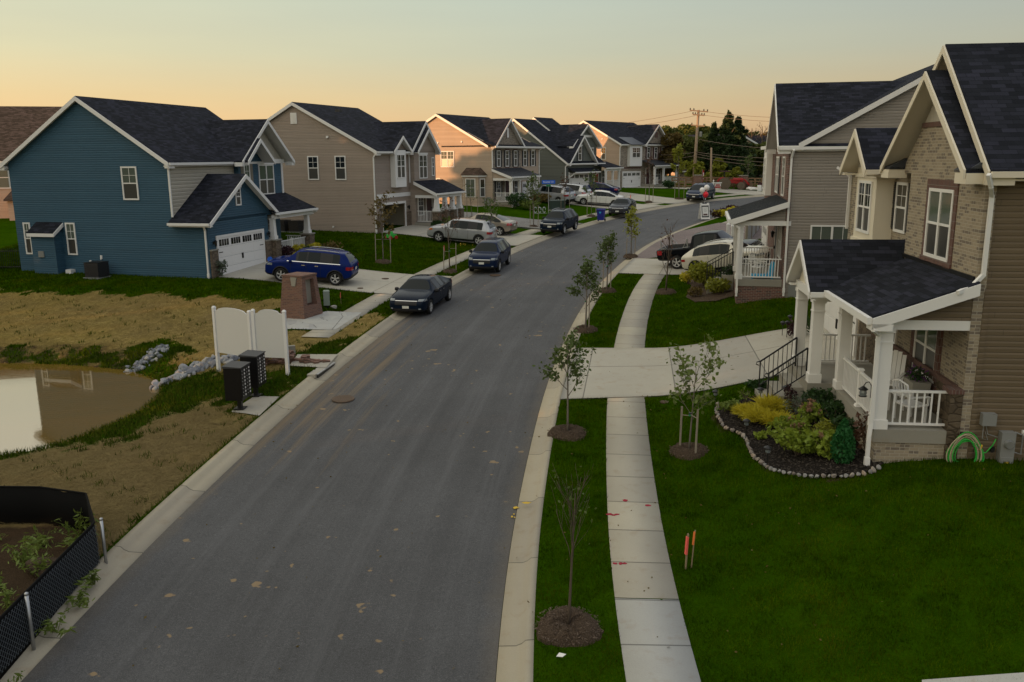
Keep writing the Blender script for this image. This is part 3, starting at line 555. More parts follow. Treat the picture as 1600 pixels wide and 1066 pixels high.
def flat_poly(name, P, mat, label, dz, kind='structure', n=6):
    """draped polygon, triangulated fine enough to follow the ground"""
    bm = bmesh.new(); vs = [bm.verts.new((p[0], p[1], 0)) for p in P]; bm.faces.new(vs); bmesh.ops.triangulate(bm, faces=bm.faces)
    for _ in range(n):
        es = [e for e in bm.edges if e.calc_length() > 1.1]
        if not es: break
        bmesh.ops.subdivide_edges(bm, edges=es, cuts=1); bmesh.ops.triangulate(bm, faces=bm.faces)
    c = np.array([v.co for v in bm.verts]); z = Gz(c[:, 0], c[:, 1])+dz
    for v, q in zip(bm.verts, z): v.co.z = q
    bmesh.ops.recalc_face_normals(bm, faces=bm.faces)
    if sum(f.normal.z for f in bm.faces) < 0: bmesh.ops.reverse_faces(bm, faces=bm.faces)
    me = bpy.data.meshes.new(name); bm.to_mesh(me); bm.free(); me.materials.append(mat); uv_box(me)
    o = bpy.data.objects.new(name, me); COL.objects.link(o); return tag(o, label, name.replace('_', ' '), kind=kind)
flat_poly('alley', ALLEY_R, M['alley'], 'reddish asphalt side lane on the right beyond the grey house', .035)
flat_poly('concrete_pad', PAD1, M['newwalk'], 'grey concrete pad at the foot of the brick monument', .05)
flat_poly('concrete_pad', PAD2, M['concrete'], 'small concrete pad under the black mailboxes', .05)
flat_poly('concrete_pad', [tuple(gp(*q)[:2]) for q in ((1440, 1067), (1600, 1055.5), (1700, 1048), (1700, 1110), (1440, 1110))], M['newwalk'], 'edge of pale concrete at the bottom right corner', .05)
flat_poly('concrete_pad', PAD3, M['concrete'], 'concrete top of the storm drain by the kerb', .06)
o = MB().box(-36, -9, 19, 38, ZW-.002, ZW).build('pond_water', M['water'], fix=True); tag(o, 'brown still pond water reflecting the blue house', 'pond', kind='structure')
# new/old sidewalk step, spray marks
M['mulch'], _nt, _b = new_mat('dark_mulch', .95, .1); _p = geo(_nt); setc(_nt, _b, ramp(_nt, noise(_nt, 34, 4, _p, .8), [(.3, (.008, .007, .006)), (.75, (.06, .045, .035)), (.55, (.022, .018, .015))])); bump(_nt, _b, noise(_nt, 30, 3, _p, .8), .05)
M['mulchbrown'], _nt, _b = new_mat('brown_mulch', .95, .1); _p = geo(_nt); setc(_nt, _b, ramp(_nt, noise(_nt, 40, 4, _p, .8), [(.3, (.03, .022, .015)), (.72, (.19, .14, .1)), (.52, (.085, .06, .042))])); bump(_nt, _b, noise(_nt, 36, 3, _p, .8), .05)
flat_poly('garden_bed', BED, M['mulch'], 'dark mulch bed in front of the near porch', .06)
flat_poly('garden_bed', BEDG, M['mulchbrown'], 'brown mulch bed beside the grey house porch', .05)
# ================================================================ houses
class House:
    """local frame: a along the facade away from the camera, d back from the street front, z up from the grade"""
    def __init__(s, key, label, name='house'):
        (x, y, z), yw, s.m = HOUSES[key]; s.key = key
        s.root = empty(name, (x, y, z), R(90-yw if s.m == 1 else 270-yw), label, 'house', 'houses along the street')
        s.wallm = {}
    def mb(s): return MB(s.m)
    def add(s, name, mb, mat, parent=None, label=None, smooth=False):
        P = mb.pieces() if len(mb.f) > 6 else [mb]; O = [b.build(name, mat, parent or s.root, smooth) for b in P]; tag(O[0], label); return O[0]
    def box(s, name, mat, *b, parent=None, label=None): return s.add(name, s.mb().box(*b), mat, parent, label)
    # ---- gable roofs.  axis 'a': ridge runs along a, cross coordinate is d;  axis 'd': ridge along d, cross is a
    def q(s, axis): return (lambda e, c, z: (e, c, z)) if axis == 'a' else (lambda e, c, z: (c, e, z))
    def roof(s, axis, e0, e1, c0, z0, c1, z1, cr, zr, mat='roof', rakes=(1, 1), eaves=(1, 1), th=.13, rk=.24, trim='white', returns=0, name='roof', soff=.8):
        q = s.q(axis); r = s.mb(); sf = s.mb()
        if c0 is not None: r.slab([q(e0, c0, z0), q(e1, c0, z0), q(e1, cr, zr), q(e0, cr, zr)], th)
        if c1 is not None: r.slab([q(e0, c1, z1), q(e1, c1, z1), q(e1, cr, zr), q(e0, cr, zr)], th)
        ro = s.add(name, r, M[mat]); t = s.mb(); g = s.mb(); any_g = False
        for on, e, sg in ((rakes[0], e0, -1), (rakes[1], e1, 1)):
            if not on: continue
            for c, z in ((c0, z0), (c1, z1)):
                if c is None: continue
                a, b = e+sg*.01, e+sg*.055
                t.hexa([q(a, c, z-rk-.02), q(b, c, z-rk-.02), q(b, cr, zr-rk-.02), q(a, cr, zr-rk-.02), q(a, c, z-.025), q(b, c, z-.025), q(b, cr, zr-.025), q(a, cr, zr-.025)])
                if soff:
                    k1, k2 = sorted((e-sg*soff, e-sg*.002)); zo = th+.012
                    sf.slab([q(k1, c, z-zo), q(k2, c, z-zo), q(k2, cr, zr-zo), q(k1, cr, zr-zo)], .02)
                w_ = abs(returns) if returns else 0
                if w_:
                    k = 1 if c < cr else -1; ee = sorted((e, e-sg*.5)); cc = sorted((c-k*.02, c+k*w_))
                    P0, P1 = q(ee[0], cc[0], 0), q(ee[1], cc[1], 0)
                    t.box(P0[0], P1[0], P0[1], P1[1], z-.33, z-.1)
        for on, c, z in ((eaves[0], c0, z0), (eaves[1], c1, z1)):
            if not on or c is None: continue
            sg = -1 if c < cr else 1; cc = sorted((c+sg*.005, c+sg*.11))
            P0, P1 = q(e0, cc[0], 0), q(e1, cc[1], 0); g.box(P0[0], P1[0], P0[1], P1[1], z-.17, z-.04); any_g = True
            # soffit board
            cc = sorted((c, c-sg*.32)); P0, P1 = q(e0+.02, cc[0], 0), q(e1-.02, cc[1], 0); g.box(P0[0], P1[0], P0[1], P1[1], z-.24, z-.19)
        if sf.v: s.add('soffit', sf, M[trim], ro)
        if t.v: s.add('rake_trim', t, M[trim], ro)
        if any_g: s.add('gutter', g, M[trim], ro)
        return ro
    def gable_wall(s, mb, axis, e, c0, c1, z0, cr, zr, th=.1, inward=1):
        q = s.q(axis); off = (inward*th, 0, 0) if axis == 'a' else (0, inward*th, 0)
        mb.prism([q(e, c0, z0), q(e, c1, z0), q(e, cr, zr)], off)
    # ---- things on a wall. face ('F', d) looks to the street, ('S', a) looks back to the camera
    def fb(s, mb, face, u0, u1, v0, v1, o0, o1, mi=0):
        k, c = face
        return mb.box(u0, u1, c-o1, c-o0, v0, v1, mi) if k == 'F' else mb.box(c-o1, c-o0, u0, u1, v0, v1, mi)
    def window(s, face, u0, u1, v0, v1, cols=1, rows=2, fr=.08, grid=True, glass='glass', top=None, head=0, parent=None, trim='white', o=0., label=None, low='screen'):
        f = s.mb(); T = .045+o
        s.fb(f, face, u0, u1, v0, v0+fr, o, T); s.fb(f, face, u0, u1, v1-fr, v1, o, T); s.fb(f, face, u0, u0+fr, v0+fr, v1-fr, o, T); s.fb(f, face, u1-fr, u1, v0+fr, v1-fr, o, T)
        for i in range(1, cols):
            m = lerp(u0, u1, i/cols); s.fb(f, face, m-.045, m+.045, v0+fr, v1-fr, o, T)
        mid = (v0+v1)/2
        if rows == 2: s.fb(f, face, u0+fr, u1-fr, mid-.03, mid+.03, o, T-.006)
        if head: s.fb(f, face, u0-.06, u1+.06, v1, v1+head, o, T+.03)
        if grid:
            a = (mid+.03 if rows == 2 else v0+fr); n = 2
            for i in range(cols):
                p0, p1 = lerp(u0, u1, i/cols)+.05, lerp(u0, u1, (i+1)/cols)-.05
                for j in range(1, n): x = lerp(p0, p1, j/n); s.fb(f, face, x-.011, x+.011, a, v1-fr, o, T-.018)
                y = (a+v1-fr)/2; s.fb(f, face, p0, p1, y-.011, y+.011, o, T-.019)
        w = s.add('window', f, M[trim], parent, label)
        for i in range(cols):
            p = s.mb(); p0, p1 = lerp(u0, u1, i/cols)+.02, lerp(u0, u1, (i+1)/cols)-.02
            s.fb(p, face, p0, p1, mid if rows == 2 else v0+.02, v1-.02, o+.001, o+.02, 0)
            if rows == 2: s.fb(p, face, p0, p1, v0+.02, mid, o+.001, o+.012, 1)
            s.add('pane', p, [M[top or glass], M[low]], w)
        return w
    def shutters(s, face, u0, u1, v0, v1, mat='shutter', w=.3, g=.05):
        for a, b in ((u0-g-w, u0-g), (u1+g, u1+g+w)):
            m = s.mb(); s.fb(m, face, a, b, v0, v1, 0, .03); n = 2
            for i in range(n):
                z0, z1 = lerp(v0, v1, i/n)+.06, lerp(v0, v1, (i+1)/n)-.06
                for j in range(9): zz = lerp(z0, z1, j/9); s.fb(m, face, a+.05, b-.05, zz, zz+(z1-z0)/9*.6, .03, .042)
            s.add('shutter', m, M[mat])
    def garage(s, face, u0, u1, v0, v1, trim=.12, wins=4, handle=True, o=0.):
        t = s.mb(); s.fb(t, face, u0-trim, u0, v0, v1+trim, o, o+.06); s.fb(t, face, u1, u1+trim, v0, v1+trim, o, o+.06); s.fb(t, face, u0, u1, v1, v1+trim, o, o+.06)
        d = s.mb(); n = 4
        for i in range(n):
            z0, z1 = lerp(v0, v1, i/n), lerp(v0, v1, (i+1)/n); s.fb(d, face, u0, u1, z0+.006, z1-.006, o+.001, o+.03)
            if i < n-1:
                for j in range(4): a, b = lerp(u0, u1, j/4)+.07, lerp(u0, u1, (j+1)/4)-.07; s.fb(d, face, a, b, z0+.08, z1-.08, o+.03, o+.036)
        g = s.add('garage_door', d, M['white']); s.add('door_frame', t, M['white'], g)
        for j in range(wins):
            a, b = lerp(u0, u1, j/wins)+.12, lerp(u0, u1, (j+1)/wins)-.12; z0, z1 = lerp(v0, v1, .79), lerp(v0, v1, .95)
            p = s.mb(); s.fb(p, face, a, b, z0, z1, o+.03, o+.041); 
            for i in range(1, 4): x = lerp(a, b, i/4); s.fb(p, face, x-.012, x+.012, z0, z1, o+.041, o+.047, 1)
            s.add('garage_window', p, [M['glass'], M['white']], g)
        if handle:
            h = s.mb(); m = (u0+u1)/2; s.fb(h, face, m-.07, m-.03, lerp(v0, v1, .38), lerp(v0, v1, .52), o+.03, o+.07); s.fb(h, face, m+.03, m+.07, lerp(v0, v1, .38), lerp(v0, v1, .52), o+.03, o+.07)
            for z in (.1, .62):
                s.fb(h, face, u1-.4, u1-.05, lerp(v0, v1, z), lerp(v0, v1, z)+.04, o+.031, o+.05); s.fb(h, face, u0+.05, u0+.4, lerp(v0, v1, z), lerp(v0, v1, z)+.04, o+.031, o+.05)
            s.add('door_handle', h, M['iron'], g)
        return g
    def door(s, face, u0, u1, v0, v1, mat='maroon'):
        d = s.mb(); s.fb(d, face, u0, u1, v0, v1, .001, .03)
        for a, b in ((.1, .45), (.55, .9)):
            for c, e in ((.08, .4), (.48, .92)): s.fb(d, face, lerp(u0, u1, a), lerp(u0, u1, b), lerp(v0, v1, c), lerp(v0, v1, e), .03, .04)
        o = s.add('front_door', d, M[mat]); f = s.mb(); s.fb(f, face, u0-.1, u0, v0, v1+.12, 0, .05); s.fb(f, face, u1, u1+.1, v0, v1+.12, 0, .05); s.fb(f, face, u0, u1, v1, v1+.12, 0, .05); s.add('door_frame', f, M['white'], o)
        h = s.mb(); s.fb(h, face, u1-.12, u1-.07, v0+.95, v0+1.1, .03, .09); s.add('door_handle', h, M['iron'], o); return o
    def railing(s, p, q, z0=.1, z1=.9, post=None, mat='white', sp=.125):
        """between floor points p and q (a, d, z floor)"""
        m = s.mb(); p = Vector(p); q = Vector(q); L = (q-p).length; d = (q-p)/L
        up = Vector((0, 0, 1)); m.bar(p+up*z1, q+up*z1, .07, .05); m.bar(p+up*z0, q+up*z0, .05, .05)
        n = int(L/sp)
        for i in range(1, n): x = p+d*(L*i/n); m.bar(x+up*z0, x+up*z1, .034, .034, up=(d.x, d.y, 0))
        if post is not None:
            for t in post: x = p+d*(L*t); m.frus(x.x, x.y, .05, .05, x.z, .05, .05, x.z+z1+.06); m.frus(x.x, x.y, .075, .075, x.z+z1+.06, .06, .06, x.z+z1+.10); m.frus(x.x, x.y, .09, .09, x.z+.0, .07, .07, x.z+.07)
        return s.add('railing', m, M[mat])
    def column(s, a, d, z0, z1, w0=.16, w1=.16, base=.2, cap=True, mat='white', pier=None, pierw=.3, pz=0):
        if pier:
            p = s.mb().box(a-pierw, a+pierw, d-pierw, d+pierw, z0-pz, z0+pier); po = s.add('stone_pier', p, M['stone']); c_ = s.mb().box(a-pierw-.05, a+pierw+.05, d-pierw-.05, d+pierw+.05, z0+pier, z0+pier+.07); s.add('pier_cap', c_, M['slabc'], po); z0 = z0+pier+.07
        c = s.mb(); c.frus(a, d, w0, w0, z0, w1, w1, z1); k = w0+.03
        c.box(a-k, a+k, d-k, d+k, z0, z0+base); 
        if cap: k = w1+.03; c.box(a-k, a+k, d-k, d+k, z1-.09, z1); c.box(a-k+.012, a+k-.012, d-k+.012, d+k-.012, z1-.34, z1-.30)
        return s.add('column', c, M[mat])
    def downspout(s, pts, mat='white', w=.075, foot=True):
        m = s.mb()
        for i in range(len(pts)-1):
            p, q = Vector(pts[i]), Vector(pts[i+1]); d = (q-p).normalized()*.03
            m.bar(p-d, q+d, w, w*1.15, up=(0, 1, .01) if abs((q-p).normalized().z) > .9 else (0, 0, 1))
        x = pts[-1]
        if foot: m.frus(x[0], x[1], w*.75, w*.75, x[2]+.12, w*.75, w*.75, x[2]+.32)
        return s.add('downspout', m, M[mat])
    def lamp(s, face, u, v, parent=None):
        m = s.mb(); k, c = face; P = (u, c-.14, v) if k == 'F' else (c-.14, u, v)
        s.fb(m, face, u-.05, u+.05, v-.12, v+.04, 0, .03); s.fb(m, face, u-.012, u+.012, v+.0, v+.03, .03, .14)
        m.lathe([(.02, .1), (.10, .03), (.08, .02), (.075, 0)], P, 8); m.lathe([(.05, -.2), (.075, 0)], P, 8, mi=1); m.lathe([(.015, -.25), (.05, -.2)], P, 8)
        return s.add('porch_lamp', m, [M['iron'], M['glass']])
    def vent(s, face, u, v, w=.14, h=.14, mat='white'):
        m = s.mb(); s.fb(m, face, u, u+w, v, v+h, 0, .06); s.fb(m, face, u+.02, u+w-.02, v-.03, v+.05, .06, .1); return s.add('wall_vent', m, M[mat])
    def corner(s, *b, mat='white'): return s.add('corner_trim', s.mb().box(*b), M[mat])

def ac_unit(k, a, d, label, z=0, sz=.42):
    x, y = hw(k, a, d); zz = gz(x, y); r = empty('air_conditioner', (x, y, zz+z), R(90-HOUSES[k][1]), label, 'air conditioner', 'air conditioning units beside houses')
    b = MB(); b.box(-sz, sz, -sz, sz, .06, .82); o = b.build('case', M['dkgrey'], r)
    l = MB()
    for i in range(12): zz = .1+i*.058; l.box(-sz-.012, sz+.012, -sz-.012, sz+.012, zz, zz+.02)
    l.build('louvres', M['black'], r); t = MB(); t.box(-sz-.02, sz+.02, -sz-.02, sz+.02, .82, .86); t.lathe([(.33, .86), (.33, .875), (.05, .885), (0, .885)], (0, 0, 0), 16); t.build('fan_grille', M['black'], r)
    MB().box(-sz-.08, sz+.08, -sz-.08, sz+.08, -.05, .06).build('base_pad', M['greybox'], r); return r

# ---------------------------------------------------------------- blue house (left, nearest)
def blue_house():
    h = House('blue', 'large blue sided house with white garage door, nearest on the left behind the pond')
    w = h.mb(); w.box(0, 11.3, 2.1, 12.1, -.6, 6.15); h.gable_wall(w, 'a', 0, 2.1, 12.1, 6.15, 7.1, 9.38); h.gable_wall(w, 'a', 11.3, 2.1, 12.1, 6.15, 7.1, 9.38, inward=-1)
    w.box(0, 6.1, .004, 2.1, -.6, 3.15); h.gable_wall(w, 'd', .004, 0, 6.9, 3.0, 3.45, 5.28)
    w.box(6.2, 11.3, 1.75, 2.3, 3.3, 6.15); h.gable_wall(w, 'd', 1.752, 6.2, 8.85, 6.15, 7.5, 7.2)
    h.add('wall', w, M['blue'])
    c = h.mb(); c.box(.12, 6.2, 2.06, 2.12, 3.0, 6.15); h.add('front_wall', c, M['cream'], label='cream shake wall above the garage')
    bb = h.mb(); h.gable_wall(bb, 'd', 1.80, 6.2, 11.5, 6.15, 8.85, 8.3); h.add('gable_front', bb, M['board'], label='cream board and batten gable')
    h.roof('a', -.22, 11.5, 1.85, 6.12, 12.45, 6.05, 7.1, 9.55, returns=.25)
    h.roof('d', -.35, 2.12, -.32, 3.02, 6.95, 3.05, 3.45, 5.45, rakes=(1, 0), eaves=(1, 1), name='garage_roof')
    h.roof('d', 1.2, 7.0, 5.75, 6.15, 12.0, 6.15, 8.9, 8.62, rakes=(1, 0), eaves=(0, 0), returns=.3, name='gable_roof')
    h.roof('d', .95, 3.0, 5.95, 6.16, 9.05, 6.16, 7.5, 7.45, rakes=(1, 0), eaves=(0, 0), name='gable_roof')
    t = h.mb(); t.box(8.9, 11.6, 1.70, 1.76, 5.98, 6.22); t.box(11.16, 11.34, 1.70, 1.75, 3.4, 6.0); h.add('frieze', t, M['white'])
    h.window(('S', 0), 3.95, 4.92, 4.15, 5.9, 1, 2, top='blind'); h.window(('S', 0), 11.14, 11.6, 1.12, 2.88, 1, 2, top='blind'); h.window(('S', 0), 8.2, 8.82, 1.14, 2.9, 1, 2, top='blind')
    h.window(('F', 1.75), 6.75, 7.4, 4.35, 5.95, 1, 2, top='blind', head=.1); h.shutters(('F', 1.75), 6.75, 7.4, 4.35, 5.95, 'tanshut', .28)
    h.window(('F', 1.75), 8.4, 10.2, 4.05, 5.9, 2, 2, top='blind', head=.16, grid=False)
    h.window(('F', .004), 2.82, 3.36, 3.72, 4.7, 1, 2, head=.1)
    # fireplace bump with shed roof
    b = h.mb(); b.box(-.62, 0, 9.1, 10.62, -.05, 2.42); h.add('chimney_chase', b, M['blue'])
    r = h.mb(); r.slab([(-.78, 9.0, 2.40), (-.78, 10.72, 2.40), (0, 10.72, 2.92), (0, 9.0, 2.92)], .05); ro = h.add('chase_roof', r, M['roof']); t = h.mb(); t.box(-.80, -.75, 9.0, 10.72, 2.18, 2.36); t.hexa([(-.78, 8.95, 2.18), (-.78, 9.0, 2.18), (0, 9.0, 2.68), (0, 8.95, 2.68), (-.78, 8.95, 2.37), (-.78, 9.0, 2.37), (0, 9.0, 2.88), (0, 8.95, 2.88)]); h.add('rake_trim', t, M['white'], ro)
    g = h.mb(); g.box(-.68, -.62, 9.85, 10.2, 1.05, 1.38); h.add('wall_vent', g, M['greybox'])
    h.vent(('S', 0), 7.35, .72); h.vent(('S', 0), 6.65, .95, .1, .2); b = h.mb(); b.box(-.35, 0, 8.5, 8.85, .05, .35); h.add('meter_box', b, M['white'])
    h.downspout([(-.05, 2.0, 5.9), (-.06, 2.0, 5.6), (-.06, 2.0, 3.3)], foot=False); h.downspout([(-.2, .12, 2.85), (-.07, .12, 2.6), (-.07, .12, .0)])
    # garage and stone
    h.garage(('F', .004), .78, 5.4, 0, 2.13, .12); s = h.mb(); s.box(.02, .66, -.10, 0, -.3, 1.5); s.box(5.55, 6.2, -.10, 0, -.3, 1.5); so = h.add('stone_veneer', s, M['stone'])
    s = h.mb(); s.box(.0, .68, -.13, .0, 1.5, 1.57); s.box(5.53, 6.22, -.13, 0, 1.5, 1.57); h.add('stone_cap', s, M['slabc'], so)
    h.lamp(('F', .0), .42, 1.95); h.lamp(('F', .0), 5.95, 1.95)
    # porch
    r = h.mb(); r.slab([(6.3, -.42, 3.14), (11.55, -.42, 3.14), (11.55, 2.0, 4.2), (6.3, 2.0, 4.2)], .1); ro = h.add('porch_roof', r, M['roof']); g = h.mb(); g.box(6.3, 11.6, -.53, -.425, 2.98, 3.11); g.box(6.4, 11.4, -.28, -.08, 2.74, 2.96); g.hexa([(11.56, -.42, 2.86), (11.6, -.42, 2.86), (11.6, 2.0, 3.92), (11.56, 2.0, 3.92), (11.56, -.42, 3.09), (11.6, -.42, 3.09), (11.6, 2.0, 4.15), (11.56, 2.0, 4.15)]); h.add('gutter', g, M['white'], ro)
    h.add('porch_wall', h.mb().prism([(11.3, -.2, 2.9), (11.3, 1.75, 2.9), (11.3, 1.75, 3.85)], (.1, 0, 0)), M['blue'])
    h.box('porch_floor', M['slabc'], 6.25, 11.3, -.35, 2.1, -.4, .42)
    st_ = h.mb(); st_.box(5.0, 6.3, -1.3, -.1, -.4, .12); st_.box(5.3, 6.3, -.9, -.1, .12, .27); h.add('porch_step', st_, M['slabc'])
    for a in (6.55, 10.85): h.column(a, -.05, .42, 2.78, .17, .12, pier=1.05, pierw=.32)
    h.railing((6.9, -.05, .42), (10.5, -.05, .42), post=(.5,)); h.railing((11.2, .25, .42), (11.2, 1.7, .42))
    h.window(('F', 2.08), 9.4, 10.6, .95, 2.6, 2, 2); h.door(('F', 2.08), 7.6, 8.55, .42, 2.5, 'white'); h.window(('F', 2.08), 6.5, 7.1, .8, 2.5, 1, 2)
    h.downspout([(11.45, -.48, 2.95), (11.3, .1, 2.6), (11.3, .1, .4)], foot=False)
    v = h.mb(); v.box(3.5, 3.8, 8.5, 8.8, 8.6, 9.05); h.add('roof_vent', v, M['dkgrey'])
    ac_unit('blue', -.95, 6.3, 'dark grey air conditioning unit against the blue side wall')
    return h
# ---------------------------------------------------------------- grey brown house with the open garage
def h2_house():
    h = House('h2', 'grey brown sided house with open garage and stone porch piers, second on the left')
    # walls, front left open for the garage
    w = h.mb(); w.box(0, .1, 0, 13.4, -.7, 6.0); w.box(9.0, 9.1, 0, 13.4, -.6, 6.0); w.box(.1, 9.0, 13.3, 13.4, -.6, 6.0); h.gable_wall(w, 'a', 0, 0, 13.4, 6.0, 6.7, 9.42); h.gable_wall(w, 'a', 9.1, 0, 13.4, 6.0, 6.7, 9.42, inward=-1)
    w.box(.1, .82, 0, .1, -.6, 6.0); w.box(4.38, 5.3, 0, .1, -.6, 6.0); w.box(.82, 4.38, 0, .1, 2.05, 6.0); w.box(5.3, 9.08, -.45, -.35, -.6, 6.05); w.box(5.3, 5.4, -.35, .0, -.6, 6.05); w.box(8.98, 9.08, -.35, 0, -.6, 6.05)
    h.gable_wall(w, 'd', -.06, 2.35, 4.85, 6.0, 3.6, 6.95); h.gable_wall(w, 'd', -.50, 5.4, 9.1, 6.0, 7.2, 7.55); h.gable_wall(w, 'd', -.3, 5.0, 9.9, 6.0, 7.4, 8.05)
    h.add('wall', w, M['greybrown'])
    i = h.mb(); i.box(.1, 5.3, 5.5, 5.6, 0, 2.9); i.box(.1, .16, .1, 5.5, 0, 2.9); i.box(5.24, 5.3, .1, 5.5, 0, 2.9); i.box(.16, 5.24, .1, 5.5, 2.85, 2.9); h.add('garage_interior', i, paint('garage_drywall', (.42, .38, .3), .9)); h.box('garage_floor', M['slabc'], .16, 5.24, .0, 5.5, -.12, .02)
    t = h.mb(); t.box(.70, .84, -.05, .0, -.1, 2.2); t.box(4.36, 4.50, -.05, .0, -.1, 2.2); t.box(.84, 4.36, -.05, .0, 2.03, 2.2); t.box(.1, 5.3, -.04, -.001, 2.55, 2.85); h.add('garage_frame', t, M['white'])
    h.roof('a', -.15, 9.25, -.3, 5.98, 13.7, 5.98, 6.7, 9.58, eaves=(1, 1), returns=.2)
    h.roof('d', -.45, 4.0, 2.1, 5.98, 5.1, 5.98, 3.6, 7.12, rakes=(1, 0), eaves=(0, 0), name='gable_roof')
    h.roof('d', -.5, 7.0, 4.9, 6.02, 9.95, 6.02, 7.42, 8.32, rakes=(1, 0), eaves=(0, 0), returns=.25, name='gable_roof')
    h.roof('d', -.85, 3.0, 5.2, 6.0, 9.2, 6.0, 7.2, 7.75, rakes=(1, 0), eaves=(0, 0), name='gable_roof')
    b = h.mb(); b.box(2.3, 4.0, -.42, 0, 3.3, 6.05); h.add('box_bay', b, M['white'], label='white boxed out upper window bay'); h.window(('F', -.42), 2.5, 3.8, 3.95, 5.75, 2, 2, o=.0)
    h.window(('F', -.45), 6.1, 7.5, 3.85, 5.7, 2, 2, head=.15); h.window(('F', -.45), 8.35, 8.8, 4.0, 5.5, 1, 2); 
    h.window(('S', 0), 4.78, 5.72, 3.9, 5.65); h.window(('S', 0), 2.43, 3.35, 3.9, 5.65)
    v = h.mb(); v.box(-.04, 0, 6.45, 7.0, 8.0, 8.8); 
    for k in range(7): v.box(-.06, -.04, 6.53, 6.92, 8.1+k*.085, 8.15+k*.085)
    h.add('gable_vent', v, M['white']); h.vent(('S', 0), 3.8, 6.95, .18, .14); h.vent(('S', 0), 3.7, .4, .12, .1)
    h.downspout([(-.06, -.1, 5.75), (-.06, .07, 5.5), (-.06, .07, .0)]); h.downspout([(5.1, -.1, 5.8), (5.2, -.08, 5.5), (5.2, -.08, 3.6)], foot=False)
    s = h.mb(); s.box(.1, .7, -.1, 0, -.4, 1.35); s.box(4.5, 5.25, -.1, 0, -.4, 1.35); h.add('stone_veneer', s, M['stone'])
    h.lamp(('F', 0), 4.85, 1.75); h.lamp(('F', 0), .45, 1.75)
    r = h.mb(); r.slab([(5.1, -2.45, 2.78), (10.4, -2.45, 2.78), (10.4, -.45, 3.7), (5.1, -.45, 3.7)], .1); ro = h.add('porch_roof', r, M['roof']); g = h.mb(); g.box(5.1, 10.45, -2.56, -2.455, 2.62, 2.75); g.box(5.3, 10.1, -2.3, -2.1, 2.38, 2.6); g.hexa([(5.05, -2.45, 2.5), (5.1, -2.45, 2.5), (5.1, -.45, 3.42), (5.05, -.45, 3.42), (5.05, -2.45, 2.74), (5.1, -2.45, 2.74), (5.1, -.45, 3.66), (5.05, -.45, 3.66)]); h.add('gutter', g, M['white'], ro); h.box('porch_beam', M['white'], 5.3, 5.5, -2.1, -.45, 2.38, 2.6)
    h.add('porch_gable', h.mb().prism([(5.3, -2.2, 2.6), (5.3, -.45, 2.6), (5.3, -.45, 3.45)], (.1, 0, 0)), M['greybrown'])
    h.box('porch_floor', M['slabc'], 5.2, 10.1, -2.4, -.4, .12, .45); s = h.mb(); s.box(5.25, 10.05, -2.35, -.4, -.5, .12); h.add('porch_base', s, M['stonedark'])
    for a in (5.5, 7.0, 8.4, 9.8): h.column(a, -2.2, .45, 2.4, .2, .13, pier=.85, pierw=.28)
    h.railing((5.5, -1.9, .45), (5.5, -.5, .45)); h.railing((8.6, -2.2, .45), (9.6, -2.2, .45))
    s = h.mb(); s.box(7.0, 8.4, -3.0, -2.4, -.4, .15); s.box(7.0, 8.4, -2.7, -2.4, .15, .3); h.add('porch_step', s, M['slabc'])
    h.door(('F', -.45), 7.2, 8.15, .45, 2.5, 'maroon'); h.window(('F', -.45), 5.7, 6.7, .95, 2.5, 1, 2)
    x = h.mb(); x.box(2.0, 2.4, 4, 4.4, 8.9, 9.1); h.add('roof_vent', x, M['dkgrey']); return h
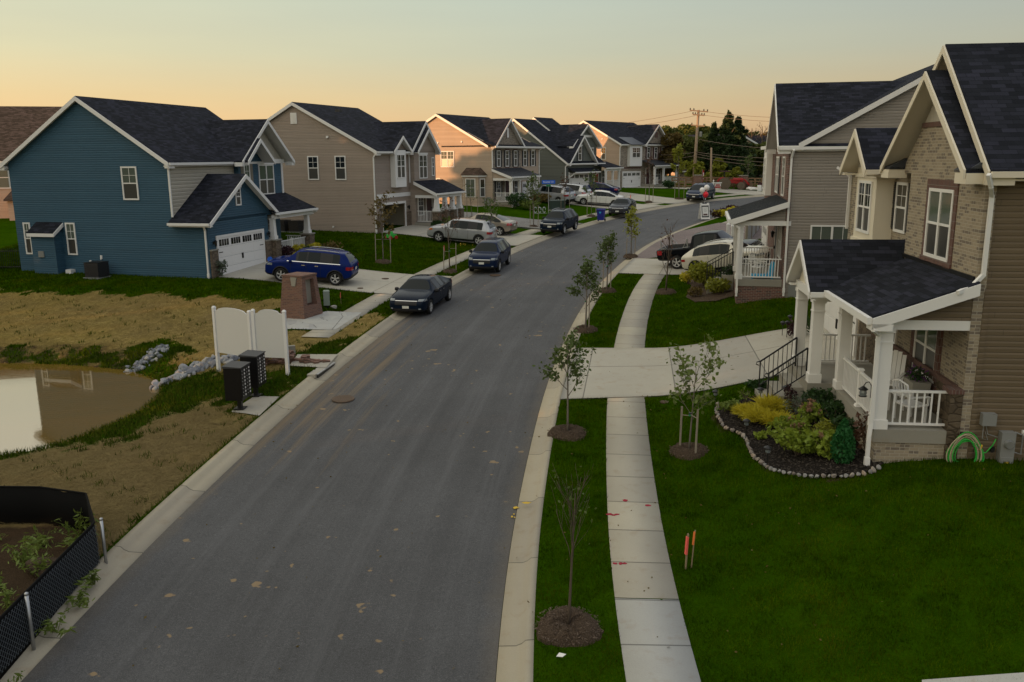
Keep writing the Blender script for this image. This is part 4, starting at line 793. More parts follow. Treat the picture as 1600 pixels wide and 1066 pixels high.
# ---------------------------------------------------------------- tan house with the bay
def h3_house():
    h = House('h3', 'tan sided house with side bay window and brick gable, lit orange by the low sun')
    w = h.mb(); w.box(0, 10, -.65, 10.9, -.6, 5.85); h.gable_wall(w, 'a', 0, -.6, 10.9, 5.85, 5.4, 8.75); h.gable_wall(w, 'a', 10, -.6, 10.9, 5.85, 5.4, 8.75, inward=-1); h.add('wall', w, M['tan'])
    b = h.mb(); b.box(.0, 5.8, -.75, -.65, -.6, 5.75); h.gable_wall(b, 'd', -.76, .3, 5.8, 5.85, 3.0, 8.1); h.add('brick_front', b, M['brick_grey'])
    h.roof('a', -.2, 10.2, -.35, 5.85, 11.2, 5.8, 5.4, 8.92, rakes=(1, 1), eaves=(0, 1))
    r = h.mb(); r.slab([(-.3, -1.15, 5.8), (10.3, -1.15, 5.8), (10.3, .2, 6.25), (-.3, .2, 6.25)], .1); po = h.add('front_roof', r, M['roof']); g = h.mb(); g.box(-.32, 10.35, -1.26, -1.155, 5.62, 5.77); g.box(-.3, 10.3, -1.1, -.7, 5.56, 5.62); h.add('gutter', g, M['white'], po)
    h.roof('d', -1.1, 5.0, .0, 5.85, 6.0, 5.85, 3.0, 8.42, rakes=(1, 0), eaves=(0, 0), name='gable_roof')
    gv = h.mb(); gv.box(2.8, 3.2, -.80, -.76, 6.6, 7.5); h.add('gable_vent', gv, M['white']); gv = h.mb(); gv.box(2.68, 2.8, -.785, -.75, 6.5, 7.6); gv.box(3.2, 3.32, -.785, -.75, 6.5, 7.6); gv.box(2.8, 3.2, -.785, -.75, 7.5, 7.62); h.add('vent_surround', gv, M['brick_trim'])
    for a in (.75, 2.5, 4.25): h.window(('F', -.75), a, a+.7, 3.82, 5.38, top='glass'); h.shutters(('F', -.75), a, a+.7, 3.82, 5.38, 'shutter', .3, .02)
    b = h.mb()
    for a in (.7, 2.45, 4.2): b.box(a, a+.8, -.79, -.74, 5.4, 5.6); b.box(a, a+.8, -.79, -.74, 3.68, 3.8)
    h.add('brick_lintel', b, M['brick_trim'])
    for a in (6.5, 8.3): h.window(('F', -.65), a, a+.75, 3.8, 5.4, head=.2); h.shutters(('F', -.65), a, a+.75, 3.8, 5.4, 'shutter', .3, .02)
    h.window(('S', 0), 3.55, 5.1, 3.8, 5.36, 2, 2, top='blind'); h.window(('S', 0), 5.2, 5.7, 2.25, 2.75, 1, 1); h.vent(('S', 0), 5.3, 6.1); h.vent(('S', 0), 2.6, 6.15)
    # three sided bay
    b = h.mb(); P = [(0, 2.65), (-.62, 2.2), (-.62, .55), (0, .1)]; b.prism([(a, d, .15) for a, d in P], (0, 0, 2.75)); bay = h.add('bay', b, M['tan'])
    t = h.mb(); P2 = [(0.01, 2.8), (-.75, 2.28), (-.75, .47), (0.01, -.05)]; t.prism([(a, d, 2.9) for a, d in P2], (0, 0, .16)); t.prism([(a, d, .0) for a, d in P2], (0, 0, .15)); h.add('bay_trim', t, M['white'], bay)
    r = h.mb(); r.add([(a, d, 3.07) for a, d in [(0.0, 2.9), (-.82, 2.33), (-.82, .42), (0.0, -.15)]]+[(0.0, 2.2, 3.75), (0.0, .6, 3.75)], [(0, 1, 4), (1, 2, 5, 4), (2, 3, 5), (0, 4, 5, 3), (0, 3, 2, 1)]); h.add('bay_roof', r, M['roofbrown'], bay)
    h.window(('S', -.62), .85, 1.95, .98, 2.75, 1, 1, parent=bay, top='blind', glass='blind', grid=True)
    for (p, q) in (((-.62, .5), (0, .05)), ((0, 2.6), (-.62, 2.15))):
        m = h.mb(); pv, qv = Vector((p[0], p[1], 0)), Vector((q[0], q[1], 0)); n = Vector((-(qv-pv).y, (qv-pv).x, 0)).normalized()*(-1 if p[0] == -.62 else -1)
        n = Vector((-.59, -.81, 0)) if p[0] == -.62 else Vector((-.59, .81, 0)); a, b_ = pv.lerp(qv, .15)+n*.03, pv.lerp(qv, .85)+n*.03
        for z0, z1, mi, s_ in ((1.0, 2.75, 0, 0), (1.08, 1.85, 1, .012), (1.92, 2.67, 2, .012)):
            u0, u1 = (a, b_) if mi == 0 else (a.lerp(b_, .13), a.lerp(b_, .87)); o = n*(.02+s_); m.hexa([tuple(u0)[:2]+(z0,), tuple(u1)[:2]+(z0,), tuple(u1+o)[:2]+(z0,), tuple(u0+o)[:2]+(z0,), tuple(u0)[:2]+(z1,), tuple(u1)[:2]+(z1,), tuple(u1+o)[:2]+(z1,), tuple(u0+o)[:2]+(z1,)], mi)
        h.add('bay_window', m, [M['white'], M['screen'], M['glass']], bay)
    # porch
    r = h.mb(); r.slab([(-.15, -2.85, 2.95), (5.9, -2.85, 2.95), (5.9, -.7, 3.7), (-.15, -.7, 3.7)], .08)
    for k in range(15): a = -.1+k*.42; r.hexa([(a, -2.85, 2.95), (a+.03, -2.85, 2.95), (a+.03, -.7, 3.7), (a, -.7, 3.7), (a, -2.85, 2.98), (a+.03, -2.85, 2.98), (a+.03, -.7, 3.73), (a, -.7, 3.73)])
    ro = h.add('porch_roof', r, M['metalroof']); g = h.mb(); g.box(-.2, 5.95, -2.97, -2.855, 2.78, 2.92); g.box(0, 5.8, -2.65, -2.45, 2.55, 2.78); g.box(0, .2, -2.45, -.7, 2.55, 2.78); g.hexa([(-.2, -2.85, 2.66), (-.15, -2.85, 2.66), (-.15, -.7, 3.42), (-.2, -.7, 3.42), (-.2, -2.85, 2.91), (-.15, -2.85, 2.91), (-.15, -.7, 3.66), (-.2, -.7, 3.66)]); h.add('gutter', g, M['white'], ro)
    h.add('porch_gable', h.mb().prism([(.0, -2.5, 2.78), (.0, -.7, 2.78), (.0, -.7, 3.42)], (.1, 0, 0)), M['tan'])
    h.box('porch_floor', M['slabc'], -.02, 5.9, -2.75, -.7, .28, .5); h.box('porch_base', M['brick_grey'], .03, 5.85, -2.7, -.7, -.5, .28)
    for a in (.2, 1.95, 3.85, 5.65): h.column(a, -2.55, .5, 2.56, .11, .11, .15)
    h.railing((.2, -2.4, .5), (.2, -.85, .5)); h.railing((.35, -2.55, .5), (1.8, -2.55, .5)); h.railing((3.95, -2.55, .5), (5.55, -2.55, .5))
    h.window(('F', -.75), .6, 1.5, 1.0, 2.45); h.shutters(('F', -.75), .6, 1.5, 1.0, 2.45, 'shutter', .3, .02); h.door(('F', -.75), 2.4, 3.35, .5, 2.5, 'maroon'); h.garage(('F', -.65), 6.3, 9.5, .05, 2.15); h.window(('F', -.75), 4.3, 5.2, 1., 2.45)
    h.downspout([(.02, -2.95, 2.85), (.02, -2.8, 2.5), (.02, -2.8, .0)]); h.downspout([(10.1, -1.2, 5.7), (10.04, -.72, 5.4), (10.04, -.72, .0)]); h.downspout([(-.06, -.9, 5.6), (-.06, -.72, 5.4), (-.06, -.72, 3.5)], foot=False)
    m = h.mb(); m.box(-.22, 0, -.45, -.15, .1, 1.0); m.box(-.2, 0, -.05, .15, .3, .9); h.add('meter_box', m, M['greybox'])
    s = h.mb(); s.box(2.0, 3.8, -3.3, -2.75, -.5, .2); h.add('porch_step', s, M['slabc']); return h
# ---------------------------------------------------------------- slate house
def h4_house():
    h = House('h4', 'slate green cape style house with red door and steep front gables')
    w = h.mb(); w.box(0, 8.2, 0, 10.1, -.6, 3.3); w.prism([(0, .0, 3.3), (0, 10.2, 3.3), (0, 6.8, 8.0)], (8.2, 0, 0)); h.gable_wall(w, 'd', -.02, .5, 6.3, 3.2, 3.25, 6.0); w.box(4.6, 8.0, .6, 6, 3.2, 5.3); h.gable_wall(w, 'd', .62, 2.4, 8.3, 5.0, 5.2, 7.35); h.add('wall', w, M['slate'])
    h.roof('a', -.15, 8.4, -.3, 3.3, 10.5, 3.3, 6.8, 8.25, eaves=(1, 1))
    h.roof('d', -.4, 6, .1, 3.3, 6.55, 3.3, 3.25, 6.3, rakes=(1, 0), eaves=(0, 0), returns=.3, name='gable_roof')
    h.roof('d', .2, 7, 1.8, 5.2, 8.6, 5.2, 5.2, 7.62, rakes=(1, 0), eaves=(0, 0), returns=.3, name='gable_roof')
    h.roof('a', 4.3, 8.5, 2.0, 5.2, 9.6, 5.2, 7.0, 8.55, rakes=(1, 1), eaves=(1, 1), name='upper_roof')
    f = h.mb(); f.box(3.6, 6.9, .55, .6, 6.15, 6.4); h.add('frieze', f, M['white'])
    h.window(('F', -.02), 2.55, 3.35, 3.55, 5.15, head=.15); h.shutters(('F', -.02), 2.55, 3.35, 3.55, 5.15, 'shutter', .28, .03); h.window(('F', .6), 6.6, 7.3, 3.5, 5.0); h.shutters(('F', .6), 6.6, 7.3, 3.5, 5.0, 'shutter', .26, .03)
    h.garage(('F', 0), .75, 4.95, .03, 2.1); r = h.mb(); r.slab([(.4, -.9, 2.35), (6.2, -.9, 2.35), (6.2, 0, 2.75), (.4, 0, 2.75)], .08); ro = h.add('awning_roof', r, M['roof']); g = h.mb(); g.box(.38, 6.22, -1.0, -.905, 2.2, 2.33)
    for a in (.5, 5.9): g.bar((a, -.05, 1.7), (a, -.8, 2.2), .1, .12); g.bar((a, -.06, 1.6), (a, -.06, 2.3), .1, .1)
    h.add('awning_bracket', g, M['white'], ro)
    r = h.mb(); r.slab([(6.3, -1.6, 2.75), (10.5, -1.6, 2.75), (10.5, .6, 3.4), (6.3, .6, 3.4)], .1); ro = h.add('porch_roof', r, M['roof']); g = h.mb(); g.box(6.3, 10.55, -1.72, -1.605, 2.58, 2.72); g.box(6.4, 10.3, -1.5, -1.3, 2.35, 2.58); h.add('gutter', g, M['white'], ro)
    h.box('porch_floor', M['slabc'], 6.3, 10.2, -1.6, .6, -.4, .35)
    for a in (6.6, 8.3, 9.9): h.column(a, -1.4, .35, 2.36, .1, .1, .15)
    h.railing((6.75, -1.4, .35), (8.2, -1.4, .35)); h.railing((8.4, -1.4, .35), (9.8, -1.4, .35)); h.door(('F', 0), 6.4, 7.3, .35, 2.4, 'red'); h.window(('F', 0), 8.2, 9.0, .8, 2.4)
    h.downspout([(-.08, -.2, 3.1), (-.06, .08, 2.9), (-.06, .08, .0)]); return h
def h5_house():
    h = House('h5', 'farthest house in the left row, brick front with maroon shutters and orange lit side wall')
    w = h.mb(); w.box(0, 11.6, 0, 10.9, -.8, 5.6); h.gable_wall(w, 'a', 0, 0, 10.9, 5.6, 5.45, 8.45); h.gable_wall(w, 'a', 11.6, 0, 10.9, 5.6, 5.45, 8.45, inward=-1); h.add('wall', w, M['peach'])
    b = h.mb(); b.box(0, 11.6, -.1, 0, -.8, 5.55); h.gable_wall(b, 'd', -.11, 5.7, 11.5, 5.6, 8.55, 7.9); h.add('brick_front', b, M['brick_grey'])
    h.roof('a', -.2, 11.8, -.35, 5.62, 11.2, 5.62, 5.45, 8.65); h.roof('d', -.5, 5.4, 5.4, 5.62, 11.75, 5.62, 8.55, 8.2, rakes=(1, 0), eaves=(0, 0), returns=.35, name='gable_roof')
    b = h.mb(); b.box(1.6, 4.5, -.5, -.1, 2.85, 5.5); h.add('box_bay', b, M['white']); h.window(('F', -.5), 2.1, 4.0, 3.9, 5.2, 2, 2); r = h.mb(); r.slab([(1.4, -.75, 5.55), (4.7, -.75, 5.55), (4.7, 1.2, 6.5), (1.4, 1.2, 6.5)], .06); h.add('bay_roof', r, M['metalroof'])
    for a in (6.3, 8.15, 10.0): h.window(('F', -.1), a, a+.75, 3.78, 5.25); h.shutters(('F', -.1), a, a+.75, 3.78, 5.25, 'maroon', .3, .03)
    b = h.mb(); b.box(6.1, 11, -.13, -.1, 3.55, 3.7); b.box(.3, 5, -.13, -.1, 2.55, 2.75); b.box(8.2, 8.9, -.15, -.1, 6.5, 7.2); h.add('brick_lintel', b, M['brick_trim'])
    h.garage(('F', -.1), .6, 4.7, 0, 2.1); h.window(('S', 0), 2.1, 2.8, 3.7, 5.25, 1, 2); h.vent(('S', 0), 2.6, 6.2)
    r = h.mb(); r.slab([(5.0, -2.2, 2.95), (11.4, -2.2, 2.95), (11.4, -.1, 3.6), (5.0, -.1, 3.6)], .08); ro = h.add('porch_roof', r, M['metalroof']); g = h.mb(); g.box(4.95, 11.45, -2.32, -2.205, 2.78, 2.92); g.box(5.2, 11.2, -2.0, -1.8, 2.55, 2.78); h.add('gutter', g, M['white'], ro)
    h.box('porch_floor', M['slabc'], 5.0, 11.3, -2.1, -.1, -.8, .5)
    for a in (5.4, 7.6, 11.0): h.column(a, -1.9, .5, 2.56, .12, .12, .15)
    h.railing((5.5, -1.9, .5), (6.4, -1.9, .5)); h.railing((7.75, -1.9, .5), (10.9, -1.9, .5)); h.door(('F', -.1), 6.2, 7.1, .5, 2.5, 'maroon'); h.window(('F', -.1), 8.6, 9.9, .9, 2.5, 2, 2)
    s = h.mb(); s.box(6.4, 7.5, -2.9, -2.1, -.8, .05); s.box(6.4, 7.5, -2.5, -2.1, .05, .28); h.add('porch_step', s, M['slabc']); h.downspout([(-.08, -.4, 5.5), (-.06, -.05, 5.2), (-.06, -.05, .0)]); return h
# ---------------------------------------------------------------- right: grey house with red brick porch
def g_house():
    h = House('g', 'grey sided house with red brick front and metal porch roof, second on the right')
    w = h.mb(); w.box(0, 14, .18, 13, -.9, 6.45); h.gable_wall(w, 'a', 0, .2, 13.0, 6.45, 6.6, 10.0); h.gable_wall(w, 'a', 14, .2, 13, 6.45, 6.6, 10.0, inward=-1); h.add('wall', w, M['grey'])
    b = h.mb(); b.box(.0, 14, 0, .18, -.9, 6.4); h.gable_wall(b, 'd', .0, .2, 7.2, 6.4, 3.7, 9.0); h.add('brick_front', b, M['brick_red'])
    h.box('foundation', M['greybox'], -.02, 0, .3, 13, -.9, .5)
    h.roof('a', -.18, 14.2, .35, 6.62, 13.3, 6.62, 6.6, 10.15, eaves=(0, 1)); h.roof('d', -.45, 5.9, -.12, 6.5, 7.5, 6.5, 3.7, 9.35, rakes=(1, 0), eaves=(1, 0), returns=.35, name='gable_roof')
    t = h.mb(); t.box(-.2, -.02, -.45, .55, 6.3, 6.5); h.add('cornice', t, M['white'])
    b = h.mb(); b.box(9.2, 11.4, -.3, 0, 4.0, 6.45); h.add('box_bay', b, M['white']); h.window(('F', -.3), 9.6, 11.0, 4.3, 6.0, 2, 2)
    g = h.mb(); g.box(7.5, 14.1, -.35, .3, 6.42, 6.6); h.add('eave_board', g, M['white'])
    h.window(('F', 0), 4.6, 6.2, 4.3, 6.05, 2, 2); h.shutters(('F', 0), 4.6, 6.2, 4.3, 6.05, 'shutter', .45); h.window(('F', 0), 1.4, 2.6, 4.3, 6.05, 1, 2)
    h.window(('S', 0), 1.06, 2.85, 1.65, 3.15, 2, 1, fr=.07, glass='blind', top='blind')
    h.downspout([(-.25, .15, 6.3), (-.08, .1, 6.0), (-.08, .1, .05)])
    r = h.mb(); r.slab([(-.25, -2.3, 3.42), (5.6, -2.3, 3.42), (5.6, 0, 4.18), (-.25, 0, 4.18)], .08)
    for k in range(14): a = -.2+k*.42; r.hexa([(a, -2.3, 3.42), (a+.03, -2.3, 3.42), (a+.03, 0, 4.18), (a, 0, 4.18), (a, -2.3, 3.46), (a+.03, -2.3, 3.46), (a+.03, 0, 4.22), (a, 0, 4.22)])
    ro = h.add('porch_roof', r, M['metalroof']); g = h.mb(); g.box(-.28, 5.6, -2.42, -2.305, 3.22, 3.38); g.hexa([(-.3, -2.3, 3.12), (-.25, -2.3, 3.12), (-.25, .1, 3.92), (-.3, .1, 3.92), (-.3, -2.3, 3.37), (-.25, -2.3, 3.37), (-.25, .1, 4.16), (-.3, .1, 4.16)]); h.add('gutter', g, M['white'], ro)
    b = h.mb(); b.box(-.02, .18, -2.0, .25, 3.1, 3.3); b.box(.18, 5.3, -2.0, -1.8, 3.1, 3.3); h.add('porch_beam', b, M['white']); h.add('porch_gable', h.mb().prism([(0, -2.0, 3.3), (0, 0, 3.3), (0, 0, 4.0)], (.12, 0, 0)), M['grey'])
    h.box('porch_floor', M['slabc'], -.03, 5.2, -1.95, 0, .42, .72); h.box('porch_base', M['brick_red'], .0, 5.15, -1.92, 0, -.8, .42)
    h.column(.14, -1.85, .72, 3.12, .13, .13, .2); h.column(4.9, -1.85, .72, 3.12, .13, .13, .2); h.column(2.9, -1.85, .72, 3.12, .13, .13, .2)
    h.railing((.14, -1.7, .72), (.14, -.05, .72), .1, .9); h.railing((5.0, -1.7, .72), (5.0, -.05, .72), .1, .9)
    h.downspout([(-.12, -2.36, 3.3), (-.14, -1.92, 3.0), (-.14, -1.92, .0)]); h.door(('F', 0), 3.4, 4.35, .72, 2.8, 'black'); h.lamp(('F', 0), 4.7, 2.4); h.window(('F', 0), 1.2, 2.6, 1.5, 3.0, 2, 2)
    # black stair rail down to the drive
    s = h.mb(); s.box(3.1, 4.5, -2.5, -1.95, -.8, .45); s.box(3.1, 4.5, -2.85, -2.5, -.8, .2); s.box(3.1, 4.5, -3.2, -2.85, -.8, -.05); h.add('porch_step', s, M['slabc'])
    for a in (3.1, 4.5):
        m = h.mb(); p, q_ = Vector((a, -2.0, .72)), Vector((a, -3.2, .0)); up = Vector((0, 0, .9)); m.bar(p+up, q_+up, .04, .04); m.bar(p+up*.15, q_+up*.15, .03, .03)
        for k in range(10): x = p.lerp(q_, k/9); m.bar(x, x+up, .022 if 0 < k < 9 else .04, .022 if 0 < k < 9 else .04, up=(1, 0, 0))
        h.add('stair_rail', m, M['iron'])
    m = h.mb(); m.box(-.16, 0, 1.05, 1.4, .05, 1.25); m.box(-.12, 0, 1.5, 1.7, .75, 1.1); mo = h.add('meter_box', m, M['greybox']); m = h.mb(); m.lathe([(.12, -.02), (.12, .1), (0, .1)], (-.16-.1, 1.22, 1.0), 12); h.add('meter_dial', m, M['silvermetal'], mo); h.vent(('S', 0), .45, .95, .12, .12)
    h.garage(('F', 0), 9.8, 13.6, 0.0, 2.2); return h
# ---------------------------------------------------------------- right: near house, tan brick front, brown sides
def n_house():
    h = House('n', 'nearest house on the right with tan mixed brick front, brown siding and white columned porch')
    w = h.mb(); w.box(.0, 12.1, .55, 16, -.9, 6.55); w.box(0, 4.7, .22, .55, -.9, 6.55); h.gable_wall(w, 'd', .58, 0, 6.0, 6.5, 3.0, 9.1); h.add('wall', w, M['brown'])
    b = h.mb(); b.box(-.015, 4.75, 0, .22, -.9, 6.5); b.box(4.7, 12.15, .42, .55, -.9, 6.5)
    b.prism([(.25, .012, 6.45), (5.6, .012, 6.45), (4.15, .012, 7.7), (1.85, .012, 7.7)], (0, .1, 0)); b.box(-.02, 0, 0, .24, 4.0, 6.5); h.add('brick_front', b, M['brick_tan'])
    g = h.mb(); g.prism([(1.85, .014, 7.7), (4.15, .014, 7.7), (3.0, .014, 8.75)], (0, .1, 0)); g.prism([(0.2, .30, 6.5), (5.9, .30, 6.5), (3.0, .30, 9.15)], (0, .1, 0)); h.add('gable_front', g, M['board'], label='cream board and batten tip of the brick gable')
    s = h.mb(); s.box(1.8, 4.2, -.02, .012, 7.62, 7.74); h.add('brick_band', s, M['brick_trim'])
    # roofs: the front gable's ridge runs back from the street
    h.roof('d', -.05, 16.3, -.32, 6.62, 6.3, 6.62, 3.0, 9.55, rakes=(1, 0), eaves=(1, 1), rk=.2, trim='cream_trim', returns=.45, name='main_roof')
    h.roof('d', -.42, 6.0, .0, 6.64, 5.95, 6.64, 3.0, 8.95, rakes=(1, 0), eaves=(0, 0), rk=.2, trim='cream_trim', returns=.62, name='gable_roof')
    h.roof('a', 5.9, 12.4, .2, 6.62, 11, 6.62, 6, 9.2, rakes=(0, 1), eaves=(1, 0), trim='cream_trim', name='far_roof')
    # little pent roofs on the cornice returns
    p = h.mb()
    for a0, a1 in ((.0, .75), (5.3, 6.0)): p.prism([(a0, -.40, 6.56), (a1, -.40, 6.56), (a1, .0, 6.56), (a0, 0, 6.56)], (0, 0, .03)); p.add([(a0, -.42, 6.6), (a1, -.42, 6.6), (a1, .05, 6.6), (a0, .05, 6.6), (a0, .05, 6.85), (a1, .05, 6.85)], [(0, 1, 5, 4), (0, 4, 3), (1, 2, 5), (0, 3, 2, 1), (2, 3, 4, 5)])
    h.add('return_roof', p, M['metalroof'])
    # upper main window with red brick surround
    s = h.mb(); s.box(1.4, 3.4, -.03, 0, 6.12, 6.34); s.box(1.4, 1.6, -.025, 0, 4.42, 6.12); s.box(3.2, 3.4, -.025, 0, 4.42, 6.12); s.box(1.38, 3.42, -.05, 0, 4.27, 4.42); h.add('window_surround', s, M['brick_trim'])
    h.window(('F', 0), 1.6, 3.2, 4.42, 6.12, 2, 2, top='blind', grid=False); h.shutters(('F', .42), 6.1, 7.1, 4.75, 6.15, 'shutter', .3, .03); h.window(('F', .42), 6.1, 7.1, 4.7, 6.15, 1, 2)
    # box bay with its own gable
    b = h.mb(); b.box(7.35, 9.45, -.12, .42, 4.3, 6.55); b.box(7.25, 9.55, -.17, .42, 6.25, 6.35); b.box(7.25, 9.55, -.17, .42, 4.2, 4.34); h.add('box_bay', b, M['cream_trim']); h.window(('F', -.12), 7.7, 9.1, 4.55, 6.15, 2, 2)
    h.roof('d', -.55, 4, 7.0, 6.55, 9.8, 6.55, 8.4, 7.75, rakes=(1, 0), eaves=(1, 1), trim='cream_trim', name='bay_roof'); g = h.mb(); h.gable_wall(g, 'd', -.11, 7.25, 9.55, 6.55, 8.4, 7.55); h.add('bay_gable', g, M['board'])
    h.downspout([(-.42, -.12, 6.5), (-.3, .0, 6.25), (-.09, .12, 6.05), (-.09, .12, 4.35), (-.16, -.1, 4.12), (-.35, -.45, 4.0)], foot=False); h.downspout([(12.1, -.1, 6.5), (12.0, .32, 6.2), (12.0, .32, 4.4)], foot=False)
    # porch roof: hip-less shed plus the entry gable
    r = h.mb(); r.slab([(-.28, -2.2, 3.42), (4.4, -2.2, 3.42), (4.4, 0, 4.22), (-.28, 0, 4.22)], .1); ro = h.add('porch_roof', r, M['roof'])
    g = h.mb(); g.box(-.3, 3.7, -2.31, -2.205, 3.24, 3.4); g.box(-.28, 3.7, -2.2, -1.9, 3.22, 3.26); g.hexa([(-.33, -2.2, 3.12), (-.285, -2.2, 3.12), (-.285, .0, 3.92), (-.33, .0, 3.92), (-.33, -2.2, 3.38), (-.285, -2.2, 3.38), (-.285, .0, 4.18), (-.33, .0, 4.18)]); g.box(-.33, .1, -2.2, -1.75, 3.1, 3.26); h.add('gutter', g, M['white'], ro)
    f = h.mb(); f.box(-.0, 4.75, -.05, 0, 4.2, 4.3); h.add('flashing', f, M['black'])
    h.roof('d', -2.65, .4, 3.75, 3.38, 6.75, 3.38, 5.25, 4.62, rakes=(1, 0), eaves=(1, 1), rk=.2, name='entry_roof'); g = h.mb(); g.prism([(4.0, -2.38, 3.25), (6.5, -2.38, 3.25), (5.25, -2.38, 4.42)], (0, .08, 0)); h.add('entry_gable', g, M['cream_trim'])
    b = h.mb(); b.box(.0, .26, -1.92, .0, 3.08, 3.3); b.box(.26, 3.9, -1.92, -1.66, 3.08, 3.3); b.box(3.95, 6.55, -2.45, -2.15, 3.05, 3.3); b.box(3.95, 4.2, -2.15, -1.6, 3.05, 3.3); b.box(6.3, 6.55, -2.15, .4, 3.05, 3.3); h.add('porch_beam', b, M['white'])
    h.add('porch_gable', h.mb().prism([(0, -2.0, 3.3), (0, .02, 3.3), (0, .02, 4.03)], (.12, 0, 0)), M['brown'])
    h.box('porch_floor', M['slabc'], -.04, 4.05, -1.88, 0, .42, .73); h.box('porch_floor', M['slabc'], 4.05, 6.7, -2.5, 0, .42, .73); bs = h.mb(); bs.box(-.0, 4.0, -1.83, 0, -.9, .42); bs.box(4.1, 6.6, -2.4, 0, -.9, .42); h.add('porch_base', bs, M['brick_tan'])
    h.column(.14, -1.76, .73, 3.1, .145, .145, .22); h.column(3.6, -1.72, .73, 3.1, .145, .145, .22); h.column(4.25, -2.3, .73, 3.07, .145, .145, .25); h.column(6.3, -2.3, .73, 3.07, .145, .145, .25)
    h.railing((.3, -1.72, .73), (3.45, -1.72, .73), .1, .88, post=(.5,)); h.railing((.14, -1.6, .73), (.14, -.28, .73), .1, .88, sp=.15); h.railing((6.45, -2.0, .73), (6.45, -.2, .73), .1, .9)
    p = h.mb(); p.box(-.05, .3, -.28, .0, -.9, 1.62); p.box(6.6, 8.25, -.05, .42, -.9, 1.95); p.box(6.6, 8.25, -.02, .42, 2.0, 3.3); po = h.add('stone_veneer', p, M['stonedark']); p = h.mb(); p.box(-.08, .36, -.32, .0, 1.62, 1.72); p.box(.3, 6.6, -.10, 0, 1.62, 1.74); p.box(6.55, 8.3, -.09, .42, 1.92, 2.02); h.add('brick_sill', p, M['brick_trim'], po)
    wv = h.mb(); wv.box(.3, 6.6, -.06, 0, .73, 1.62); h.add('stone_veneer', wv, M['stonedark']); tr = h.mb(); tr.box(-.035, -.015, .22, .34, -.3, 4.0); h.add('corner_trim', tr, M['brown'])
    s = h.mb(); s.box(1.45, 1.62, -.09, 0, 1.5, 3.2); s.box(3.2, 3.38, -.09, 0, 1.5, 3.2); s.box(1.4, 3.4, -.1, 0, 1.30, 1.42); s.box(1.4, 3.4, -.085, 0, 2.98, 3.2); h.add('window_surround', s, M['brick_trim']); h.window(('F', -.02), 1.62, 3.2, 1.42, 3.0, 2, 2, top='blind', grid=False)
    h.door(('F', 0), 4.8, 5.75, .73, 2.85, 'black'); h.lamp(('F', -.02), 7.35, 2.75); h.lamp(('F', 0), 4.4, 2.7)
    gb = h.mb(); gb.box(8.3, 13.9, .02, .42, -.9, 3.0); gb.box(12.1, 13.9, .42, 6, -.9, 3.0); h.add('garage_wall', gb, M['brick_tan']); gr_ = h.mb(); gr_.slab([(8.25, -.15, 3.0), (14.1, -.15, 3.0), (14.1, .5, 3.3), (8.25, .5, 3.3)], .1); gr_.slab([(12.0, .5, 3.3), (14.1, .5, 3.3), (14.1, 6, 4.6), (12.0, 6, 4.6)], .1); h.add('garage_roof', gr_, M['roof'])
    h.garage(('F', .02), 8.75, 13.3, .0, 2.45)
    h.downspout([(-.2, -2.24, 3.3), (-.3, -2.15, 3.12), (-.1, -1.98, 2.98), (-.07, -1.97, 2.75), (-.07, -1.97, .9), (-.1, -2.0, .6), (-.1, -2.0, -.25)])
    # steps and iron rails toward the walk
    s = h.mb(); s.box(4.5, 6.2, -2.85, -2.5, -.9, .48); s.box(4.5, 6.2, -3.2, -2.85, -.9, .22); s.box(4.5, 6.2, -3.55, -3.2, -.9, -.03); h.add('porch_step', s, M['slabc'])
    for a in (4.62, 6.08):
        m = h.mb(); p, q_ = Vector((a, -2.42, .73)), Vector((a, -3.45, -.03)); up = Vector((0, 0, .88)); m.bar(p+up, q_+up, .035, .045); m.bar(p+up*.14, q_+up*.14, .025, .03)
        for k in range(9): x = p.lerp(q_, k/8); e = k in (0, 8); m.bar(x+(Vector((0, 0, 0)) if e else up*.14), x+up, .035 if e else .018, .035 if e else .018, up=(1, 0, 0))
        m.tube([q_+up, q_+up+Vector((0, -.1, -.02)), q_+up+Vector((0, -.12, -.09)), q_+up+Vector((0, -.04, -.12))], .018, 6); h.add('stair_rail', m, M['iron'])
    # side wall services
    m = h.mb(); m.box(-.17, 0, .42, .72, .92, 1.2); h.add('cable_box', m, M['greybox'])
    m = h.mb(); m.box(-.2, 0, .86, 1.16, -.25, .78); m.box(-.22, -.2, .88, 1.14, -.22, .2); mo = h.add('meter_box', m, M['greybox']); m = h.mb(); m.lathe([(.10, 0), (.10, .05), (.085, .09), (0, .09)], (0, 0, 0), 14, 'y'); m.v = [(h.m*(-.20+0*p[0]-p[1]), 1.01+p[0], .52+p[2]) for p in m.v]; h.add('meter_dial', m, M['silvermetal'], mo); m = h.mb(); m.box(-.225, -.22, .96, 1.06, .02, .1); h.add('warning_sticker', m, M['yellow'], mo)
    m = h.mb(); m.tube([(-.05, 1.16, .3), (-.09, 1.35, .25), (-.08, 1.36, .7), (-.02, 1.2, .75)], .02, 6); m.tube([(-.05, .55, .92), (-.07, .6, .7), (-.05, .85, .62)], .012, 5); m.tube([(-.05, .5, .92), (-.1, .48, .6), (-.06, .62, .55), (-.05, .55, .75)], .01, 5); h.add('wiring', m, M['greybox'])
    m = h.mb(); m.tube([(0, .72, .3), (-.12, .72, .3)], .03, 6); m.box(-.14, -.1, .68, .76, .3, .42); h.add('hose_tap', m, M['black'])
    h.vent(('S', 0), 1.35, .72, .22, .08)
    return h
HB = blue_house(); H2_ = h2_house(); H3_ = h3_house(); H4_ = h4_house(); H5_ = h5_house(); HG = g_house(); HN = n_house()

